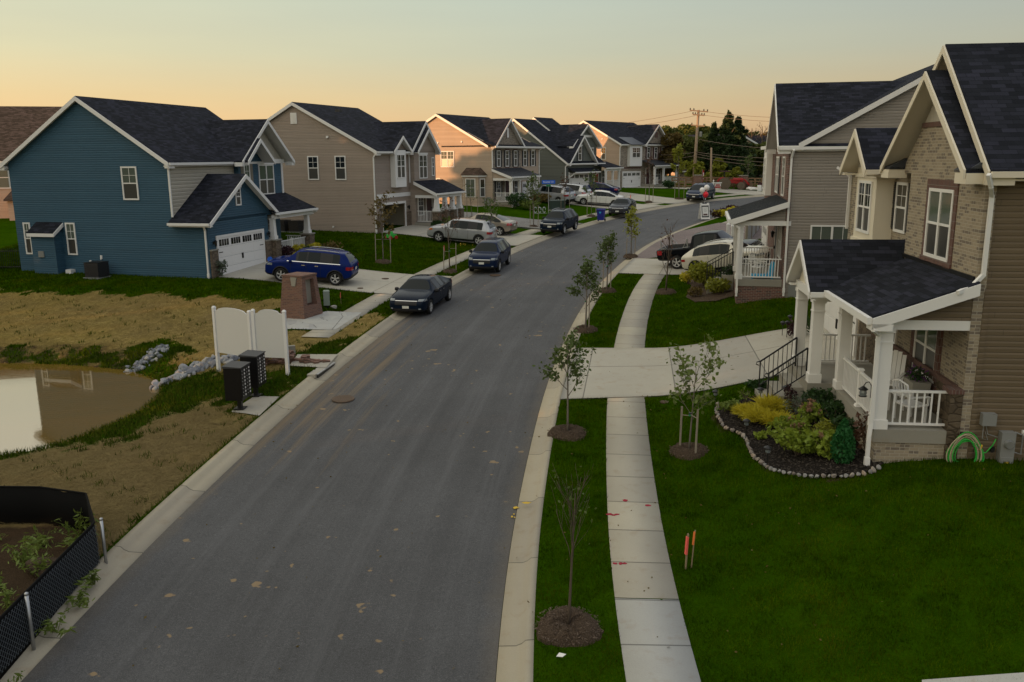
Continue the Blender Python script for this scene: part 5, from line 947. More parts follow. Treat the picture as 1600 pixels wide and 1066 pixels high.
# ---------------------------------------------------------------- brown house behind the blue one
def simple_house(label, loc, rz, L, W, ez, rzh, wall, roofm, wins=(), name='house', cat='house', chim=False):
    r = empty(name, loc, rz, label, cat)
    b = MB(); b.box(0, L, 0, W, -1, ez); b.prism([(0, 0, ez), (0, W, ez), (0, W/2, rzh)], (L, 0, 0)); b.build('wall', M[wall], r)
    k = .4; t = MB(); sl = (rzh-ez)/(W/2); t.slab([(-.3, -k, ez-k*sl+.1), (L+.3, -k, ez-k*sl+.1), (L+.3, W/2, rzh+.12), (-.3, W/2, rzh+.12)], .15); t.slab([(-.3, W+k, ez-k*sl+.1), (L+.3, W+k, ez-k*sl+.1), (L+.3, W/2, rzh+.12), (-.3, W/2, rzh+.12)], .15); ro = t.build('roof', M[roofm], r)
    t = MB()
    for e in (-.35, L+.3):
        for c in (-k, W+k): z = ez-k*sl+.1; t.hexa([(e, c, z-.3), (e+.05, c, z-.3), (e+.05, W/2, rzh-.16), (e, W/2, rzh-.16), (e, c, z-.02), (e+.05, c, z-.02), (e+.05, W/2, rzh+.1), (e, W/2, rzh+.1)])
    t.box(-.3, L+.3, -k-.1, -k, ez-k*sl-.1, ez-k*sl+.08); t.build('roof_trim', M['white'], ro)
    for (f, u, v, ww, hh) in wins:
        m = MB(); p = MB()
        if f == 'y': m.box(u, u+ww, -.06, 0, v, v+hh); p.box(u+.1, u+ww-.1, -.075, -.06, v+.1, v+hh/2-.04); p.box(u+.1, u+ww-.1, -.075, -.06, v+hh/2+.04, v+hh-.1)
        else: m.box(-.06, 0, u, u+ww, v, v+hh); p.box(-.075, -.06, u+.1, u+ww-.1, v+.1, v+hh/2-.04); p.box(-.075, -.06, u+.1, u+ww-.1, v+hh/2+.04, v+hh-.1)
        w = m.build('window', M['white'], r); p.build('pane', M['blind'], w)
    return r
bx, by = -58, 72.
bh = simple_house('brown roofed tan house standing behind the blue house', (bx, by, 2.9), R(14), 26, 15, 5.9, 10.6, 'peach', 'roofbrown', [('y', 12.8, 3.4, 1., 1.9), ('y', 14.0, 3.4, 1., 1.9), ('y', 18.2, 3.4, 1., 1.9), ('y', 12, .6, 1.2, 1.6)])
t = MB(); t.box(15.2, 19, -2.2, 0, -1, 2.6); t.build('side_wing', M['peach'], bh); t = MB(); t.slab([(15.0, -2.5, 2.55), (19.2, -2.5, 2.55), (19.2, 0, 3.2), (15, 0, 3.2)], .12); t.build('wing_roof', M['roofbrown'], bh)
t = MB(); t.slab([(15.6, -.5, 5.9), (21.5, -.5, 5.9), (21.5, 4, 8.6), (17.6, 4, 8.6)], .1); t.build('dormer_roof', M['roof'], bh)
def at(px, py, Y):  # photo pixel -> point at forward distance Y
    d = ray(px, py); k = Y/d[1]; return (d[0]*k, Y, CZ+d[2]*k)
# far houses and sheds beyond the fence
p = at(1063, 212, 150); c = simple_house('cream gabled house half hidden by trees beyond the fence', (p[0]-1.9, 150, 5), R(-14), 16, 7, 5.6, p[2]-5, 'peach', 'roof', [('x', 3, 3.3, 1, 1.4)])
c.rotation_euler = (0, 0, R(-62)); c.location = (p[0]-3.2, 150+2.6, 5)
p = at(1190, 212, 150); c2 = simple_house('dark roofed house far behind the evergreen on the right', (p[0]-6, 150, 5), R(4), 18, 8, p[2]-5-3, p[2]-5, 'grey', 'roof', [])
p = at(1073, 259, 122); simple_house('small pink lit garden shed with flat brown roof at the foot of the utility pole', (p[0]-1.0, 122, 4.9), R(-12), 2.1, 2.4, 1.75, 2.1, 'peach', 'roofbrown', name='garden_shed', cat='shed')
p = at(1172, 248, 128); sh = simple_house('grey weathered barn shed with dark openings behind the fence', (p[0]-2.6, 128, 4.9), R(-6), 6.5, 4.5, 2.9, 4.1, 'grey', 'roof', name='barn_shed', cat='shed')
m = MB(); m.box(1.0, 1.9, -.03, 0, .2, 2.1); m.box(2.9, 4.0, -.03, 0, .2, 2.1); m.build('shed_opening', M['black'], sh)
# ================================================================ vehicles
def bez(x, tab): return float(np.interp(x, [r[0] for r in tab], [r[1] for r in tab]))
CARS = {
 # stations: x(0 rear..1 front), zbottom, zbelt, ztop, half width factor, top half width factor
 'sedan': dict(L=4.85, W=1.85, H=1.45, st=[(0, .34, .56, .60, .78, .60), (.012, .24, .62, .68, .90, .70), (.05, .20, .65, .725, .935, .72), (.125, .165, .675, .755, .975, .73), (.165, .16, .68, .80, .985, .68), (.30, .155, .685, .955, 1, .60), (.36, .155, .685, .975, 1, .60), (.46, .15, .68, 1.0, 1, .61), (.475, .15, .68, 1.0, 1, .61), (.58, .15, .67, .985, 1, .60), (.605, .15, .668, .965, 1, .60), (.715, .15, .655, .705, 1, .74), (.74, .15, .65, .69, .995, .74), (.86, .15, .61, .65, .985, .72), (.945, .16, .55, .59, .94, .68), (.985, .18, .46, .50, .86, .60), (1, .24, .40, .43, .76, .52)], glass=[(.165, .30), (.36, .465), (.475, .60)], q=[(.605, .70)], rear=(.125, .30), wind=(.605, .715), wheels=(.175, .81), wr=.335),
 'suv': dict(L=4.62, W=1.85, H=1.68, st=[(0, .36, .56, .60, .80, .62), (.01, .26, .60, .66, .92, .72), (.03, .22, .64, .72, .965, .72), (.055, .19, .655, .84, .975, .66), (.10, .18, .66, .955, .985, .62), (.14, .17, .66, .975, .99, .62), (.22, .17, .66, .985, 1, .63), (.34, .165, .655, 1, 1, .64), (.36, .165, .655, 1, 1, .64), (.50, .165, .65, 1, 1, .64), (.515, .165, .65, 1, 1, .64), (.61, .165, .645, .975, 1, .62), (.635, .165, .643, .955, 1, .62), (.755, .165, .635, .69, 1, .76), (.78, .165, .63, .675, .995, .76), (.88, .165, .605, .65, .985, .74), (.95, .17, .56, .60, .945, .70), (.985, .19, .49, .53, .87, .62), (1, .25, .42, .45, .78, .54)], glass=[(.14, .335), (.36, .505), (.515, .625)], q=[(.635, .735)], rear=(.03, .10), wind=(.635, .755), wheels=(.185, .80), wr=.365),
 'coupe_suv': dict(L=4.86, W=1.93, H=1.65, st=[(0, .36, .56, .60, .80, .62), (.01, .26, .60, .66, .92, .72), (.03, .22, .635, .70, .965, .72), (.06, .19, .65, .745, .975, .68), (.11, .18, .66, .845, .985, .60), (.16, .17, .66, .905, .99, .58), (.24, .17, .66, .965, 1, .60), (.34, .165, .655, .992, 1, .61), (.36, .165, .655, .995, 1, .61), (.48, .165, .65, 1, 1, .61), (.495, .165, .65, .998, 1, .61), (.575, .165, .645, .965, 1, .60), (.60, .165, .643, .94, 1, .60), (.70, .165, .635, .69, 1, .76), (.73, .165, .63, .68, .995, .76), (.86, .165, .61, .66, .985, .74), (.94, .17, .56, .60, .945, .70), (.98, .19, .49, .53, .87, .62), (1, .25, .42, .45, .78, .54)], glass=[(.16, .335), (.36, .485), (.495, .585)], q=[(.60, .69)], rear=(.03, .11), wind=(.60, .70), wheels=(.185, .80), wr=.40),
 'van': dict(L=5.1, W=1.98, H=1.74, st=[(0, .30, .54, .58, .84, .66), (.01, .22, .60, .66, .94, .76), (.025, .19, .62, .76, .97, .74), (.05, .17, .63, .90, .98, .70), (.075, .16, .63, .96, .99, .69), (.12, .15, .63, .98, 1, .69), (.32, .15, .625, 1, 1, .70), (.34, .15, .625, 1, 1, .70), (.52, .15, .615, .995, 1, .70), (.535, .15, .615, .99, 1, .70), (.64, .15, .60, .95, 1, .68), (.665, .15, .595, .925, 1, .68), (.82, .15, .57, .63, 1, .78), (.84, .15, .565, .615, .995, .78), (.92, .15, .53, .57, .965, .74), (.97, .16, .47, .51, .90, .68), (.99, .18, .42, .46, .84, .60), (1, .24, .36, .39, .76, .54)], glass=[(.12, .315), (.34, .525), (.535, .655)], q=[(.665, .80)], rear=(.025, .075), wind=(.665, .82), wheels=(.19, .80), wr=.345),
 'pickup': dict(L=5.8, W=2.02, H=1.93, st=[(0, .36, .58, .60, .90, .80), (.008, .32, .60, .63, .96, .84), (.03, .30, .61, .64, .985, .84), (.20, .27, .61, .64, 1, .84), (.355, .26, .61, .64, 1, .84), (.365, .26, .61, .66, 1, .80), (.375, .26, .61, .95, 1, .64), (.40, .25, .61, .985, 1, .64), (.50, .25, .605, 1, 1, .65), (.515, .25, .605, 1, 1, .65), (.61, .25, .605, .985, 1, .64), (.63, .25, .605, .97, 1, .64), (.725, .25, .60, .65, 1, .80), (.745, .25, .60, .64, .995, .80), (.88, .26, .585, .62, .99, .80), (.965, .27, .55, .58, .96, .78), (.99, .29, .48, .50, .92, .72), (1, .34, .42, .44, .86, .66)], glass=[(.395, .505), (.515, .625)], q=[(.63, .71)], rear=(.365, .375), wind=(.63, .725), wheels=(.21, .81), wr=.41)}
def carpaint(name, c, metal=.0, rough=.14):
    m, nt, b = new_mat(name, rough, .22, c, metal); b.inputs['Coat Weight'].default_value = .0; b.inputs['Coat Roughness'].default_value = .04
    b.inputs['IOR'].default_value = 1.25
    setc(nt, b, mixc(nt, noise(nt, 2.2, 5, objc(nt)), dk(c, .85), dk(c, 1.15))); return m
CP = {'darkblue': carpaint('dark_blue_car_paint', (.008, .016, .045)), 'navy': carpaint('near_black_blue_car_paint', (.006, .012, .024)), 'blue': carpaint('bright_blue_car_paint', (.006, .017, .11)), 'black': carpaint('black_car_paint', (.005, .006, .008)), 'silver': carpaint('silver_car_paint', (.40, .41, .43), .35), 'champagne': carpaint('champagne_car_paint', (.34, .30, .25), .5), 'white': carpaint('white_car_paint', (.62, .62, .59), .0), 'pearl': carpaint('pearl_car_paint', (.60, .57, .49), .1), 'grey': carpaint('dark_grey_car_paint', (.035, .037, .045)), 'navyblue': carpaint('indigo_car_paint', (.008, .012, .06)), 'slateblue': carpaint('slate_blue_car_paint', (.02, .03, .06)), 'silverlight': carpaint('pale_silver_car_paint', (.5, .51, .52), .4)}
M['carglass'], _nt, _b = new_mat('car_glass', .03, .3, (.003, .007, .008)); _b.inputs['IOR'].default_value = 1.42; M['tyre'] = paint('tyre_rubber', (.012, .012, .012), .8); M['alloy'], _, _ = new_mat('alloy_wheel', .35, .5, (.5, .5, .49), .1); M['lens'] = glass_mat('headlight_lens', (.17, .19, .20), .08); M['tail'] = glass_mat('tail_light_lens', (.30, .008, .012), .12); M['chrome'], _, _ = new_mat('chrome', .15, .5, (.7, .7, .7), 1.); M['plate'] = paint('number_plate', (.62, .62, .56), .5, .08); M['blackplastic'] = paint('black_plastic', (.014, .014, .015), .55); M['amber'] = glass_mat('amber_lens', (.5, .15, .02), .15)
def wheel(parent, x, y, r, side, w=.22, spokes=5):
    t = MB(); k = side; hw_ = w/2
    t.lathe([(r*.66, -hw_), (r*.93, -hw_), (r, -hw_*.7), (r, hw_*.7), (r*.93, hw_), (r*.66, hw_), (r*.62, hw_*.5), (r*.62, -hw_*.5), (r*.66, -hw_)], (0, 0, 0), 24, 'y', cap=False); to = t.build('wheel', M['tyre'], parent, True, loc=(x, y, r)); tag(to)
    m = MB(); o = hw_*.86*k
    m.lathe([(0, o*.55), (r*.66, o*.55)] if k > 0 else [(0, o*.55), (r*.66, o*.55)], (0, 0, 0), 20, 'y', 1)
    m.lathe([(r*.58, o*.6), (r*.655, o*1.06), (r*.70, o*1.12), (r*.70, o*.9)], (0, 0, 0), 24, 'y', 0, cap=False)
    for i in range(spokes):
        a = 2*math.pi*i/spokes+.3; d = Vector((math.cos(a), 0, math.sin(a)))
        for s_ in (-.13, .13):
            d2 = Vector((math.cos(a+s_), 0, math.sin(a+s_))); m.bar(d*r*.1+Vector((0, o*.82, 0)), d2*r*.62+Vector((0, o*.92, 0)), r*.10, .03, up=(0, 1, 0))
    m.lathe([(0, o*.95), (r*.13, o*.95), (r*.15, o*.6)], (0, 0, 0), 12, 'y'); m.build('rim', [M['alloy'], M['black']], to, False)
def car(kind, pcol, pos, head, label, name='parked_car', cat='car', scale=1., bumper=True, rails=False, cladding=False, chromewin=False, dim=None, amber=False, face='grille', tilt=True):
    """pos = world centre, head = heading (deg, x+ -> front)"""
    K = CARS[kind]; L, W, H = dim or (K['L'], K['W'], K['H']); x, y = pos; h = R(head)
    c, s_ = math.cos(h), math.sin(h); zf, zr = Gz(x+c*L*.3, y+s_*L*.3)[0], Gz(x-c*L*.3, y-s_*L*.3)[0]; zl, zq = Gz(x-s_*.7, y+c*.7)[0], Gz(x+s_*.7, y-c*.7)[0]
    sl, tl = lat(x, y); off = -.10 if 0 <= tl[0] <= RW else .05
    root = empty(name, (x, y, (zf+zr)/2+off), 0, label, cat, 'cars parked along the street')
    root.rotation_euler = Matrix.Rotation(h, 3, 'Z').to_euler(); pitch = -math.atan2(zf-zr, L*.6); roll = math.atan2(zl-zq, 1.4)
    root.rotation_euler = (Matrix.Rotation(h, 3, 'Z') @ Matrix.Rotation(pitch, 3, 'Y') @ Matrix.Rotation(roll, 3, 'X')).to_euler()
    # ---- lofted body
    xs = []; 
    st_ = list(K['st']); secs = []
    for (u, zb, zbelt, zt, wf, tf) in st_:
        w = W/2*wf; tw = W/2*tf; zb *= H if zb > .2 and False else 1; z0 = zb*H if False else zb*1.0
        z0 = zb if zb > .05 else .05; z0 = zb*H*.9; be = zbelt*H; to = zt*H; lowtop = to-be < .12*H
        ew = lerp(w*.97, tw, 1) if not lowtop else w*.93
        secs.append([(0, z0), (w*.80, z0), (w*.965, z0+.07*H), (w, lerp(z0, be, .55)), (w*.97, be), (ew, max(to-.035*H, be+.008)), (ew-.06, to-.006*H), (ew*.55, to+.006*H), (0, to+.010*H)])
    n = 9; V = []; F = []; MI = []
    for (u, *_), sec in zip(st_, secs):
        X = (u-.5)*L; ring = [(X, yy, zz) for yy, zz in sec]+[(X, -yy, zz) for yy, zz in sec[-2:0:-1]]; V += ring
    rn = 16
    def inr(a, b, rs): return any(a >= r0-1e-4 and b <= r1+1e-4 for r0, r1 in rs)
    for i in range(len(st_)-1):
        a, b = st_[i][0], st_[i+1][0]
        for k in range(rn):
            k2 = (k+1) % rn; F.append((i*rn+k, (i+1)*rn+k, (i+1)*rn+k2, i*rn+k2)); kk = k if k < 8 else 15-k; mi = 0
            if kk in (0,): mi = 2
            if kk == 1 or (cladding and kk == 1): mi = 2
            if kk == 4 and (inr(a, b, K['glass']) or inr(a, b, [(q0, q1) for q0, q1 in K['q']])): mi = 1
            if kk == 4 and not inr(a, b, K['glass']) and K['glass'][0][0] < a and b <= K['wind'][0]+.001: mi = 2
            if kk in (6, 7) and inr(a, b, [K['wind'], K['rear']]): mi = 1
            MI.append(mi)
    F.append(tuple(range(rn))); MI.append(0); F.append(tuple(range((len(st_)-1)*rn, len(st_)*rn))[::-1]); MI.append(0)
    me = bpy.data.meshes.new('body'); me.from_pydata(V, [], F); me.polygons.foreach_set('material_index', MI)
    for m in (CP[pcol], M['carglass'], M['blackplastic']): me.materials.append(m)
    bm = bmesh.new(); bm.from_mesh(me); bmesh.ops.recalc_face_normals(bm, faces=bm.faces); cl = bm.edges.layers.float.new('crease_edge')
    bm.verts.ensure_lookup_table()
    for e in bm.edges:
        i, j = e.verts[0].index, e.verts[1].index; ki, kj = i % rn, j % rn
        if ki == kj and ki in (4, 12): e[cl] = .75
        if ki == kj and ki in (5, 11): e[cl] = .35
        if ki == kj and ki in (1, 2, 14, 15): e[cl] = .4
        ms = {f.material_index for f in e.link_faces}
        if len(ms) > 1: e[cl] = max(e[cl], .8)
    bm.to_mesh(me); bm.free(); ob = bpy.data.objects.new('body', me); COL.objects.link(ob)
    md = ob.modifiers.new('s', 'SUBSURF'); md.levels = 2; md.render_levels = 2
    wr = K['wr']*scale; wx = [(u-.5)*L for u in K['wheels']]; cuts = []
    cm = MB()
    for X in wx:
        for sg in (-1, 1): cm.lathe([(wr*1.13, -.30), (wr*1.13, .30)], (X, sg*W/2, wr*1.02), 28, 'y', 2)
    if kind == 'pickup': cm.box((.03-.5)*L, (.352-.5)*L, -W/2*.80, W/2*.80, .72, 1.6, 2)
    co = cm.build('cutter', [CP[pcol], M['carglass'], M['blackplastic']])
    bo = ob.modifiers.new('b', 'BOOLEAN'); bo.operation = 'DIFFERENCE'; bo.object = co; bo.solver = 'EXACT'
    dg = bpy.context.evaluated_depsgraph_get(); dg.update(); nm = bpy.data.meshes.new_from_object(ob.evaluated_get(dg))
    bpy.data.objects.remove(co); bpy.data.objects.remove(ob)
    def split(keep, name):
        m2 = nm.copy(); b2 = bmesh.new(); b2.from_mesh(m2); bmesh.ops.delete(b2, geom=[f for f in b2.faces if f.material_index not in keep], context='FACES'); b2.to_mesh(m2); b2.free(); m2.name = name
        m2.polygons.foreach_set('use_smooth', [True]*len(m2.polygons)); o = bpy.data.objects.new(name, m2); COL.objects.link(o); o.parent = root; return o
    body = split((0, 2), 'body'); gl = split((1,), 'window_glass')
    b3 = bmesh.new(); b3.from_mesh(gl.data); seen = set(); isl = []
    for f0 in b3.faces:
        if f0.index in seen: continue
        stk = [f0]; seen.add(f0.index); cur = []
        while stk:
            q0 = stk.pop(); cur.append(q0.index)
            for e0 in q0.edges:
                for f1 in e0.link_faces:
                    if f1.index not in seen: seen.add(f1.index); stk.append(f1)
        isl.append(cur)
    b3.free()
    if len(isl) > 1:
        for cur in isl:
            if len(cur) < 4: continue
            m2 = gl.data.copy(); b2 = bmesh.new(); b2.from_mesh(m2); b2.faces.ensure_lookup_table(); ks = set(cur); bmesh.ops.delete(b2, geom=[f for f in b2.faces if f.index not in ks], context='FACES'); b2.to_mesh(m2); b2.free(); m2.name = 'window_glass'; o2 = bpy.data.objects.new('window_glass', m2); COL.objects.link(o2); o2.parent = root
        bpy.data.objects.remove(gl)
    bm = bmesh.new(); bm.from_mesh(nm); bvh = BVHTree.FromBMesh(bm); bm.free()
    def decal(name, side, u0, u1, z0, z1, mat, nu=6, nz=4, skew=0, lift=.012, taper=0, parent=None):
        """patch projected on the body. side front/rear: u across (y);  left/right: u along (x)"""
        V, ok, F = [], [], []
        for i in range(nu+1):
            for j in range(nz+1):
                a = i/nu; b = j/nz; u = lerp(u0, u1, a)+skew*(b-.5); z = lerp(z0+taper*a, z1-taper*a*.3, b)
                if side in ('front', 'rear'): sg = 1 if side == 'front' else -1; o, d = Vector((sg*L, u, z)), Vector((-sg, 0, 0))
                elif side == 'top': o, d = Vector((u, z, 4)), Vector((0, 0, -1))
                else: sg = 1 if side == 'left' else -1; o, d = Vector((u, sg*W, z)), Vector((0, -sg, 0))
                r = bvh.ray_cast(o, d); hit = r[0] is not None; V.append(tuple(r[0]-d*lift) if hit else (0, 0, 0)); ok.append(hit)
        for i in range(nu):
            for j in range(nz):
                q = (i*(nz+1)+j, (i+1)*(nz+1)+j, (i+1)*(nz+1)+j+1, i*(nz+1)+j+1)
                if all(ok[x] for x in q): F.append(q)
        if not F: return None
        m = bpy.data.meshes.new(name); m.from_pydata(V, [], F); m.materials.append(mat); b_ = bmesh.new(); b_.from_mesh(m); bmesh.ops.delete(b_, geom=[v for v in b_.verts if not v.link_faces], context='VERTS'); b_.to_mesh(m); b_.free()
        m.polygons.foreach_set('use_smooth', [True]*len(m.polygons)); o = bpy.data.objects.new(name, m); COL.objects.link(o); o.parent = parent or root; return o
    P = {'sedan': (.50, .57, .56, .68), 'suv': (.49, .57, .50, .60), 'coupe_suv': (.49, .57, .50, .58), 'van': (.43, .51, .46, .62), 'pickup': (.46, .55, .47, .60)}[kind]; hz0, hz1, tz0, tz1 = [v*H for v in P]
    for sg in (-1, 1):
        decal('headlight', 'front', sg*W*.30, sg*W*.455, hz0+.01, hz1-.01, M['lens'], skew=sg*.03)
        decal('tail_light', 'rear', sg*W*.26, sg*W*.455, tz0, tz1, M['tail'], skew=0)
        sd = 'left' if sg > 0 else 'right'
        decal('tail_light', sd, -L*.485, -L*.435, tz0, tz1, M['tail'], 4, 3); decal('headlight', sd, L*.40, L*.462, hz0, hz1-.01, M['amber'] if amber else M['lens'], 4, 3)
        g = K['glass']
        for (xx) in ([(g[-2][1]+.006-.5)*L, (g[-1][1]+.065-.5)*L, (g[-2][0]-.01-.5)*L] if kind != 'pickup' else [(.51-.5)*L, (.70-.5)*L, (.385-.5)*L]): decal('door_seam', sd, xx, xx+.014, .24*H, .645*H, M['black'], 1, 8, lift=.004)
        for xx in [(g[-1][0]+.01-.5)*L, (g[-2][0]+.015-.5)*L]: decal('door_handle', sd, xx, xx+.19, .555*H, .575*H, M['chrome'] if chromewin else (CP[pcol] if pcol in ('white', 'pearl', 'silver', 'champagne') else M['chrome']), 4, 1, lift=.03)
        decal('side_skirt', sd, (K['wheels'][0]-.5)*L+wr*1.2, (K['wheels'][1]-.5)*L-wr*1.2, .155*H if kind != 'pickup' else .25*H, .215*H if kind != 'pickup' else .28*H, M['chrome'] if chromewin and kind == 'sedan' else M['blackplastic'], 10, 2)
        if chromewin: decal('window_trim', sd, (g[0][0]-.5)*L-.05, (K['wind'][1]-.5)*L-.1, .655*H, .675*H, M['chrome'], 14, 1, lift=.014)
        # mirrors
        mx = (K['wind'][0]+.055-.5)*L; mm = MB(); mm.lathe([(.0, -.10), (.075, -.07), (.085, 0), (.07, .07), (.0, .09)], (0, 0, 0), 10); mm.v = [(p[0]*.8, p[1]*1.3, p[2]) for p in mm.v]
        mo = mm.build('mirror', M['blackplastic'] if pcol in ('black', 'navy', 'darkblue', 'grey', 'slateblue') else CP[pcol], root, True, loc=(mx, sg*(W/2+.06), .67*H)); 
        if cladding:
            for X in wx:
                a = MB(); pts = [(X+math.cos(t)*wr*1.17, sg*(W/2*.985), wr*1.02+math.sin(t)*wr*1.17) for t in np.linspace(-.15, math.pi+.15, 16)]; a.tube(pts, .035, 6); a.build('wheel_arch', M['blackplastic'], root, True)
        if rails:
            zt = [s2[3]*H for s2 in st_]; px = [(s2[0]-.5)*L for s2 in st_]; pts = []
            for u in np.linspace(.16, .56, 9):
                X = (u-.5)*L; r = bvh.ray_cast(Vector((X, sg*W*.27, 4)), Vector((0, 0, -1))); e = .02 if u in (.16, .56) else .06
                if r[0]: pts.append(tuple(r[0]+Vector((0, 0, .05 if .17 < u < .55 else .01))))
            if len(pts) > 3: m = MB(); m.tube(pts, .02, 6); m.build('roof_rail', M['silvermetal'], root, True)
    fz = {'sedan': .30, 'suv': .36, 'coupe_suv': .36, 'van': .28, 'pickup': .36}[kind]*H
    decal('grille', 'front', -W*.28, W*.28, hz0-.11*H if kind != 'pickup' else .38*H, hz0+.02*H, M['blackplastic'], 8, 3); decal('grille_bar', 'front', -W*.28, W*.28, hz0+.012, hz0+.034, M['chrome'], 8, 1, lift=.022)
    decal('lower_intake', 'front', -W*.36, W*.36, .20*H, .27*H, M['blackplastic'], 8, 2)
    for sg in (-1, 1): decal('fog_light', 'front', sg*W*.33, sg*W*.39, .265*H, .295*H, M['lens'], 3, 2, lift=.018)
    decal('number_plate', 'front', -.155, .155, fz-.02, fz+.10, M['plate'], 3, 2, lift=.03); decal('number_plate', 'rear', -.155, .155, tz0-.09 if kind == 'sedan' else tz0-.06, tz0+.05 if kind == 'sedan' else tz0+.08, M['plate'], 3, 2, lift=.025)
    decal('bumper_insert', 'rear', -W*.38, W*.38, .22*H, .30*H, M['blackplastic'], 8, 2)
    if kind == 'suv': decal('rear_wiper', 'rear', -.02, .32, .70*H, .715*H, M['black'], 3, 1, lift=.03)
    for sg in (-1, 1):
        for X in wx: wheel(root, X, sg*(W/2-.115), wr, sg)
    bpy.data.meshes.remove(nm)
    # dark underbody between the wheels
    u = MB(); u.box(-L*.40, L*.40, -W*.36, W*.36, .20, .34); u.build('underbody', M['black'], root); return root
def yaw_to(p, q): return math.degrees(math.atan2(q[1]-p[1], q[0]-p[0]))
def street_head(x, y):
    s, t = lat(x, y); return math.degrees(math.atan2(np.interp(s[0], CS, CTY), np.interp(s[0], CS, CTX)))
def on_street(px, py, t, ds=0):
    g = gp(px, py); s, _ = lat(g[0], g[1]); x, y = st(s[0]+ds, t); return (float(x), float(y))
# parked along the left kerb, facing the camera
# driveways
def dcar(kind, col, px, a, d, k, label, rev=0, turn=0, **kw):
    x, y = hw(k, a, d); hd = 90-HOUSES[k][1]+(90 if HOUSES[k][2] == 1 else -90)+180*rev+turn; return car(kind, col, (x, y), hd, label, **kw)
def at_wheels(f, r):
    a, b = gp(*f), gp(*r); return a[:2], b[:2]
f_, r_ = at_wheels((447, 440), (517, 449))
def from_wheels(kind, col, fpx, rpx, side, label, **kw):
    """near-side wheel contacts in the photo give the place and heading"""
    G_ = gr if kw.pop('road', 0) else gp; K = CARS[kind]; a, b = G_(*fpx)[:2], G_(*rpx)[:2]; L, W, _ = kw.get('dim') or (K['L'], K['W'], K['H']); d = (a-b)/np.linalg.norm(a-b); n = np.array([-d[1], d[0]])*(-side); um = (K['wheels'][0]+K['wheels'][1])/2-.5
    c = (a+b)/2-d*um*L+n*(W/2-.1); return car(kind, col, tuple(c), math.degrees(math.atan2(d[1], d[0])), label, **kw)
x, y = hw('blue', 2.0, -4.9); p0 = gp(517, 449)[:2]
from_wheels('suv', 'blue', (447, 441.5), (517, 447), 1, 'bright blue crossover with silver roof rails in the blue house driveway', rails=True, chromewin=True, cladding=True, dim=(4.69, 1.84, 1.70))
from_wheels('suv', 'silver', (690, 379.5), (743.5, 384.5), 1, 'silver crossover nearest in the driveway of the open garage', amber=True, dim=(4.79, 1.87, 1.66))
g = gp(799, 368)[:2]; hd = HOUSES['h2'][1]; x, y = hw('h2', 5.4, -6.3); car('sedan', 'champagne', (x, y), 90-hd+90, 'champagne sedan half hidden behind the silver crossover', dim=(4.8, 1.8, 1.46), amber=True)
from_wheels('suv', 'silver', (836, 316.5), (870, 320.5), 1, 'grey silver large crossover in the tan house driveway', dim=(4.88, 1.93, 1.74))
from_wheels('suv', 'silverlight', (863, 313), (897, 316.5), 1, 'pale silver crossover on the far side of the same driveway', dim=(4.85, 1.93, 1.74))
from_wheels('sedan', 'white', (918, 321.5), (953, 324), 1, 'white sedan parked across the drive before the slate house')
from_wheels('sedan', 'navyblue', (912, 307), (947, 309.5), 1, 'indigo sedan parked by the white garage door of the slate house')
# parked along the left kerb, facing the camera
from_wheels('sedan', 'navy', (670, 491.5), (701.5, 469), 1, 'black sedan parked at the left kerb, nearest the camera', chromewin=True, road=1)
from_wheels('suv', 'darkblue', (778, 426), (794.5, 412.5), 1, 'dark blue crossover parked at the left kerb behind the black sedan', dim=(4.56, 1.82, 1.66), road=1)
from_wheels('suv', 'navy', (880, 369.5), (899, 362), 1, 'dark navy crossover at the left kerb in front of the blue street sign', rails=True, cladding=True, road=1)
from_wheels('sedan', 'grey', (979, 341.5), (993.5, 333.5), 1, 'dark grey sedan at the left kerb just past the blue bin', road=1)
from_wheels('van', 'slateblue', (1097, 318), (1116.5, 312), 1, 'slate blue minivan parked at the far bend of the street', cat='minivan', name='minivan', road=1)
from_wheels('coupe_suv', 'pearl', (1168, 426), (1090.6, 431.5), -1, 'pearl white crossover in the right driveway beside the black pickup', rails=True)
from_wheels('pickup', 'black', (1150, 416), (1059, 421.5), -1, 'black pickup truck with ladder rack in the right driveway', name='pickup_truck', cat='pickup')
pk = [o for o in bpy.data.objects if o.name.startswith('pickup_truck')][0]
m = MB()
for X in (-2.55, -.95):
    for sg in (-1, 1): m.bar((X, sg*.86, 1.2), (X, sg*.86, 1.72), .06, .06, up=(1, 0, 0)); m.bar((X, sg*.86, 1.24), (X+(.35 if X < -2 else -.3), sg*.86, 1.22), .04, .04); m.bar((X+(.33 if X < -2 else -.28), sg*.86, 1.24), (X, sg*.86, 1.66), .03, .03)
m.build('ladder_rack', M['silvermetal'], pk)
# ================================================================ plants
def leaf_cards(cen, size, rng, n_per=1, spread=0., flat=.0, aspect=.55):
    cen = np.repeat(np.asarray(cen, float), n_per, 0); N = len(cen); cen = cen+rng.standard_normal((N, 3))*spread
    d = rng.standard_normal((N, 3)); d[:, 2] = d[:, 2]*(1-flat); d /= np.linalg.norm(d, axis=1, keepdims=True)
    e = np.cross(d, rng.standard_normal((N, 3))); e /= np.linalg.norm(e, axis=1, keepdims=True)+1e-9
    sz = size*(.6+.8*rng.random((N, 1))); a = d*sz; b = e*sz*aspect
    V = np.stack([cen-a, cen-a*.1+b, cen+a, cen-a*.1-b], 1).reshape(-1, 3); F = np.arange(N*4).reshape(N, 4); return V, F
def cloud(n, c, r, rng, shell=.5, bottom=.0):
    d = rng.standard_normal((n, 3)); d /= np.linalg.norm(d, axis=1, keepdims=True); k = shell+(1-shell)*rng.random((n, 1))**.5
    p = d*k; p = p*(1-.0); return np.asarray(c)+p*np.asarray(r)
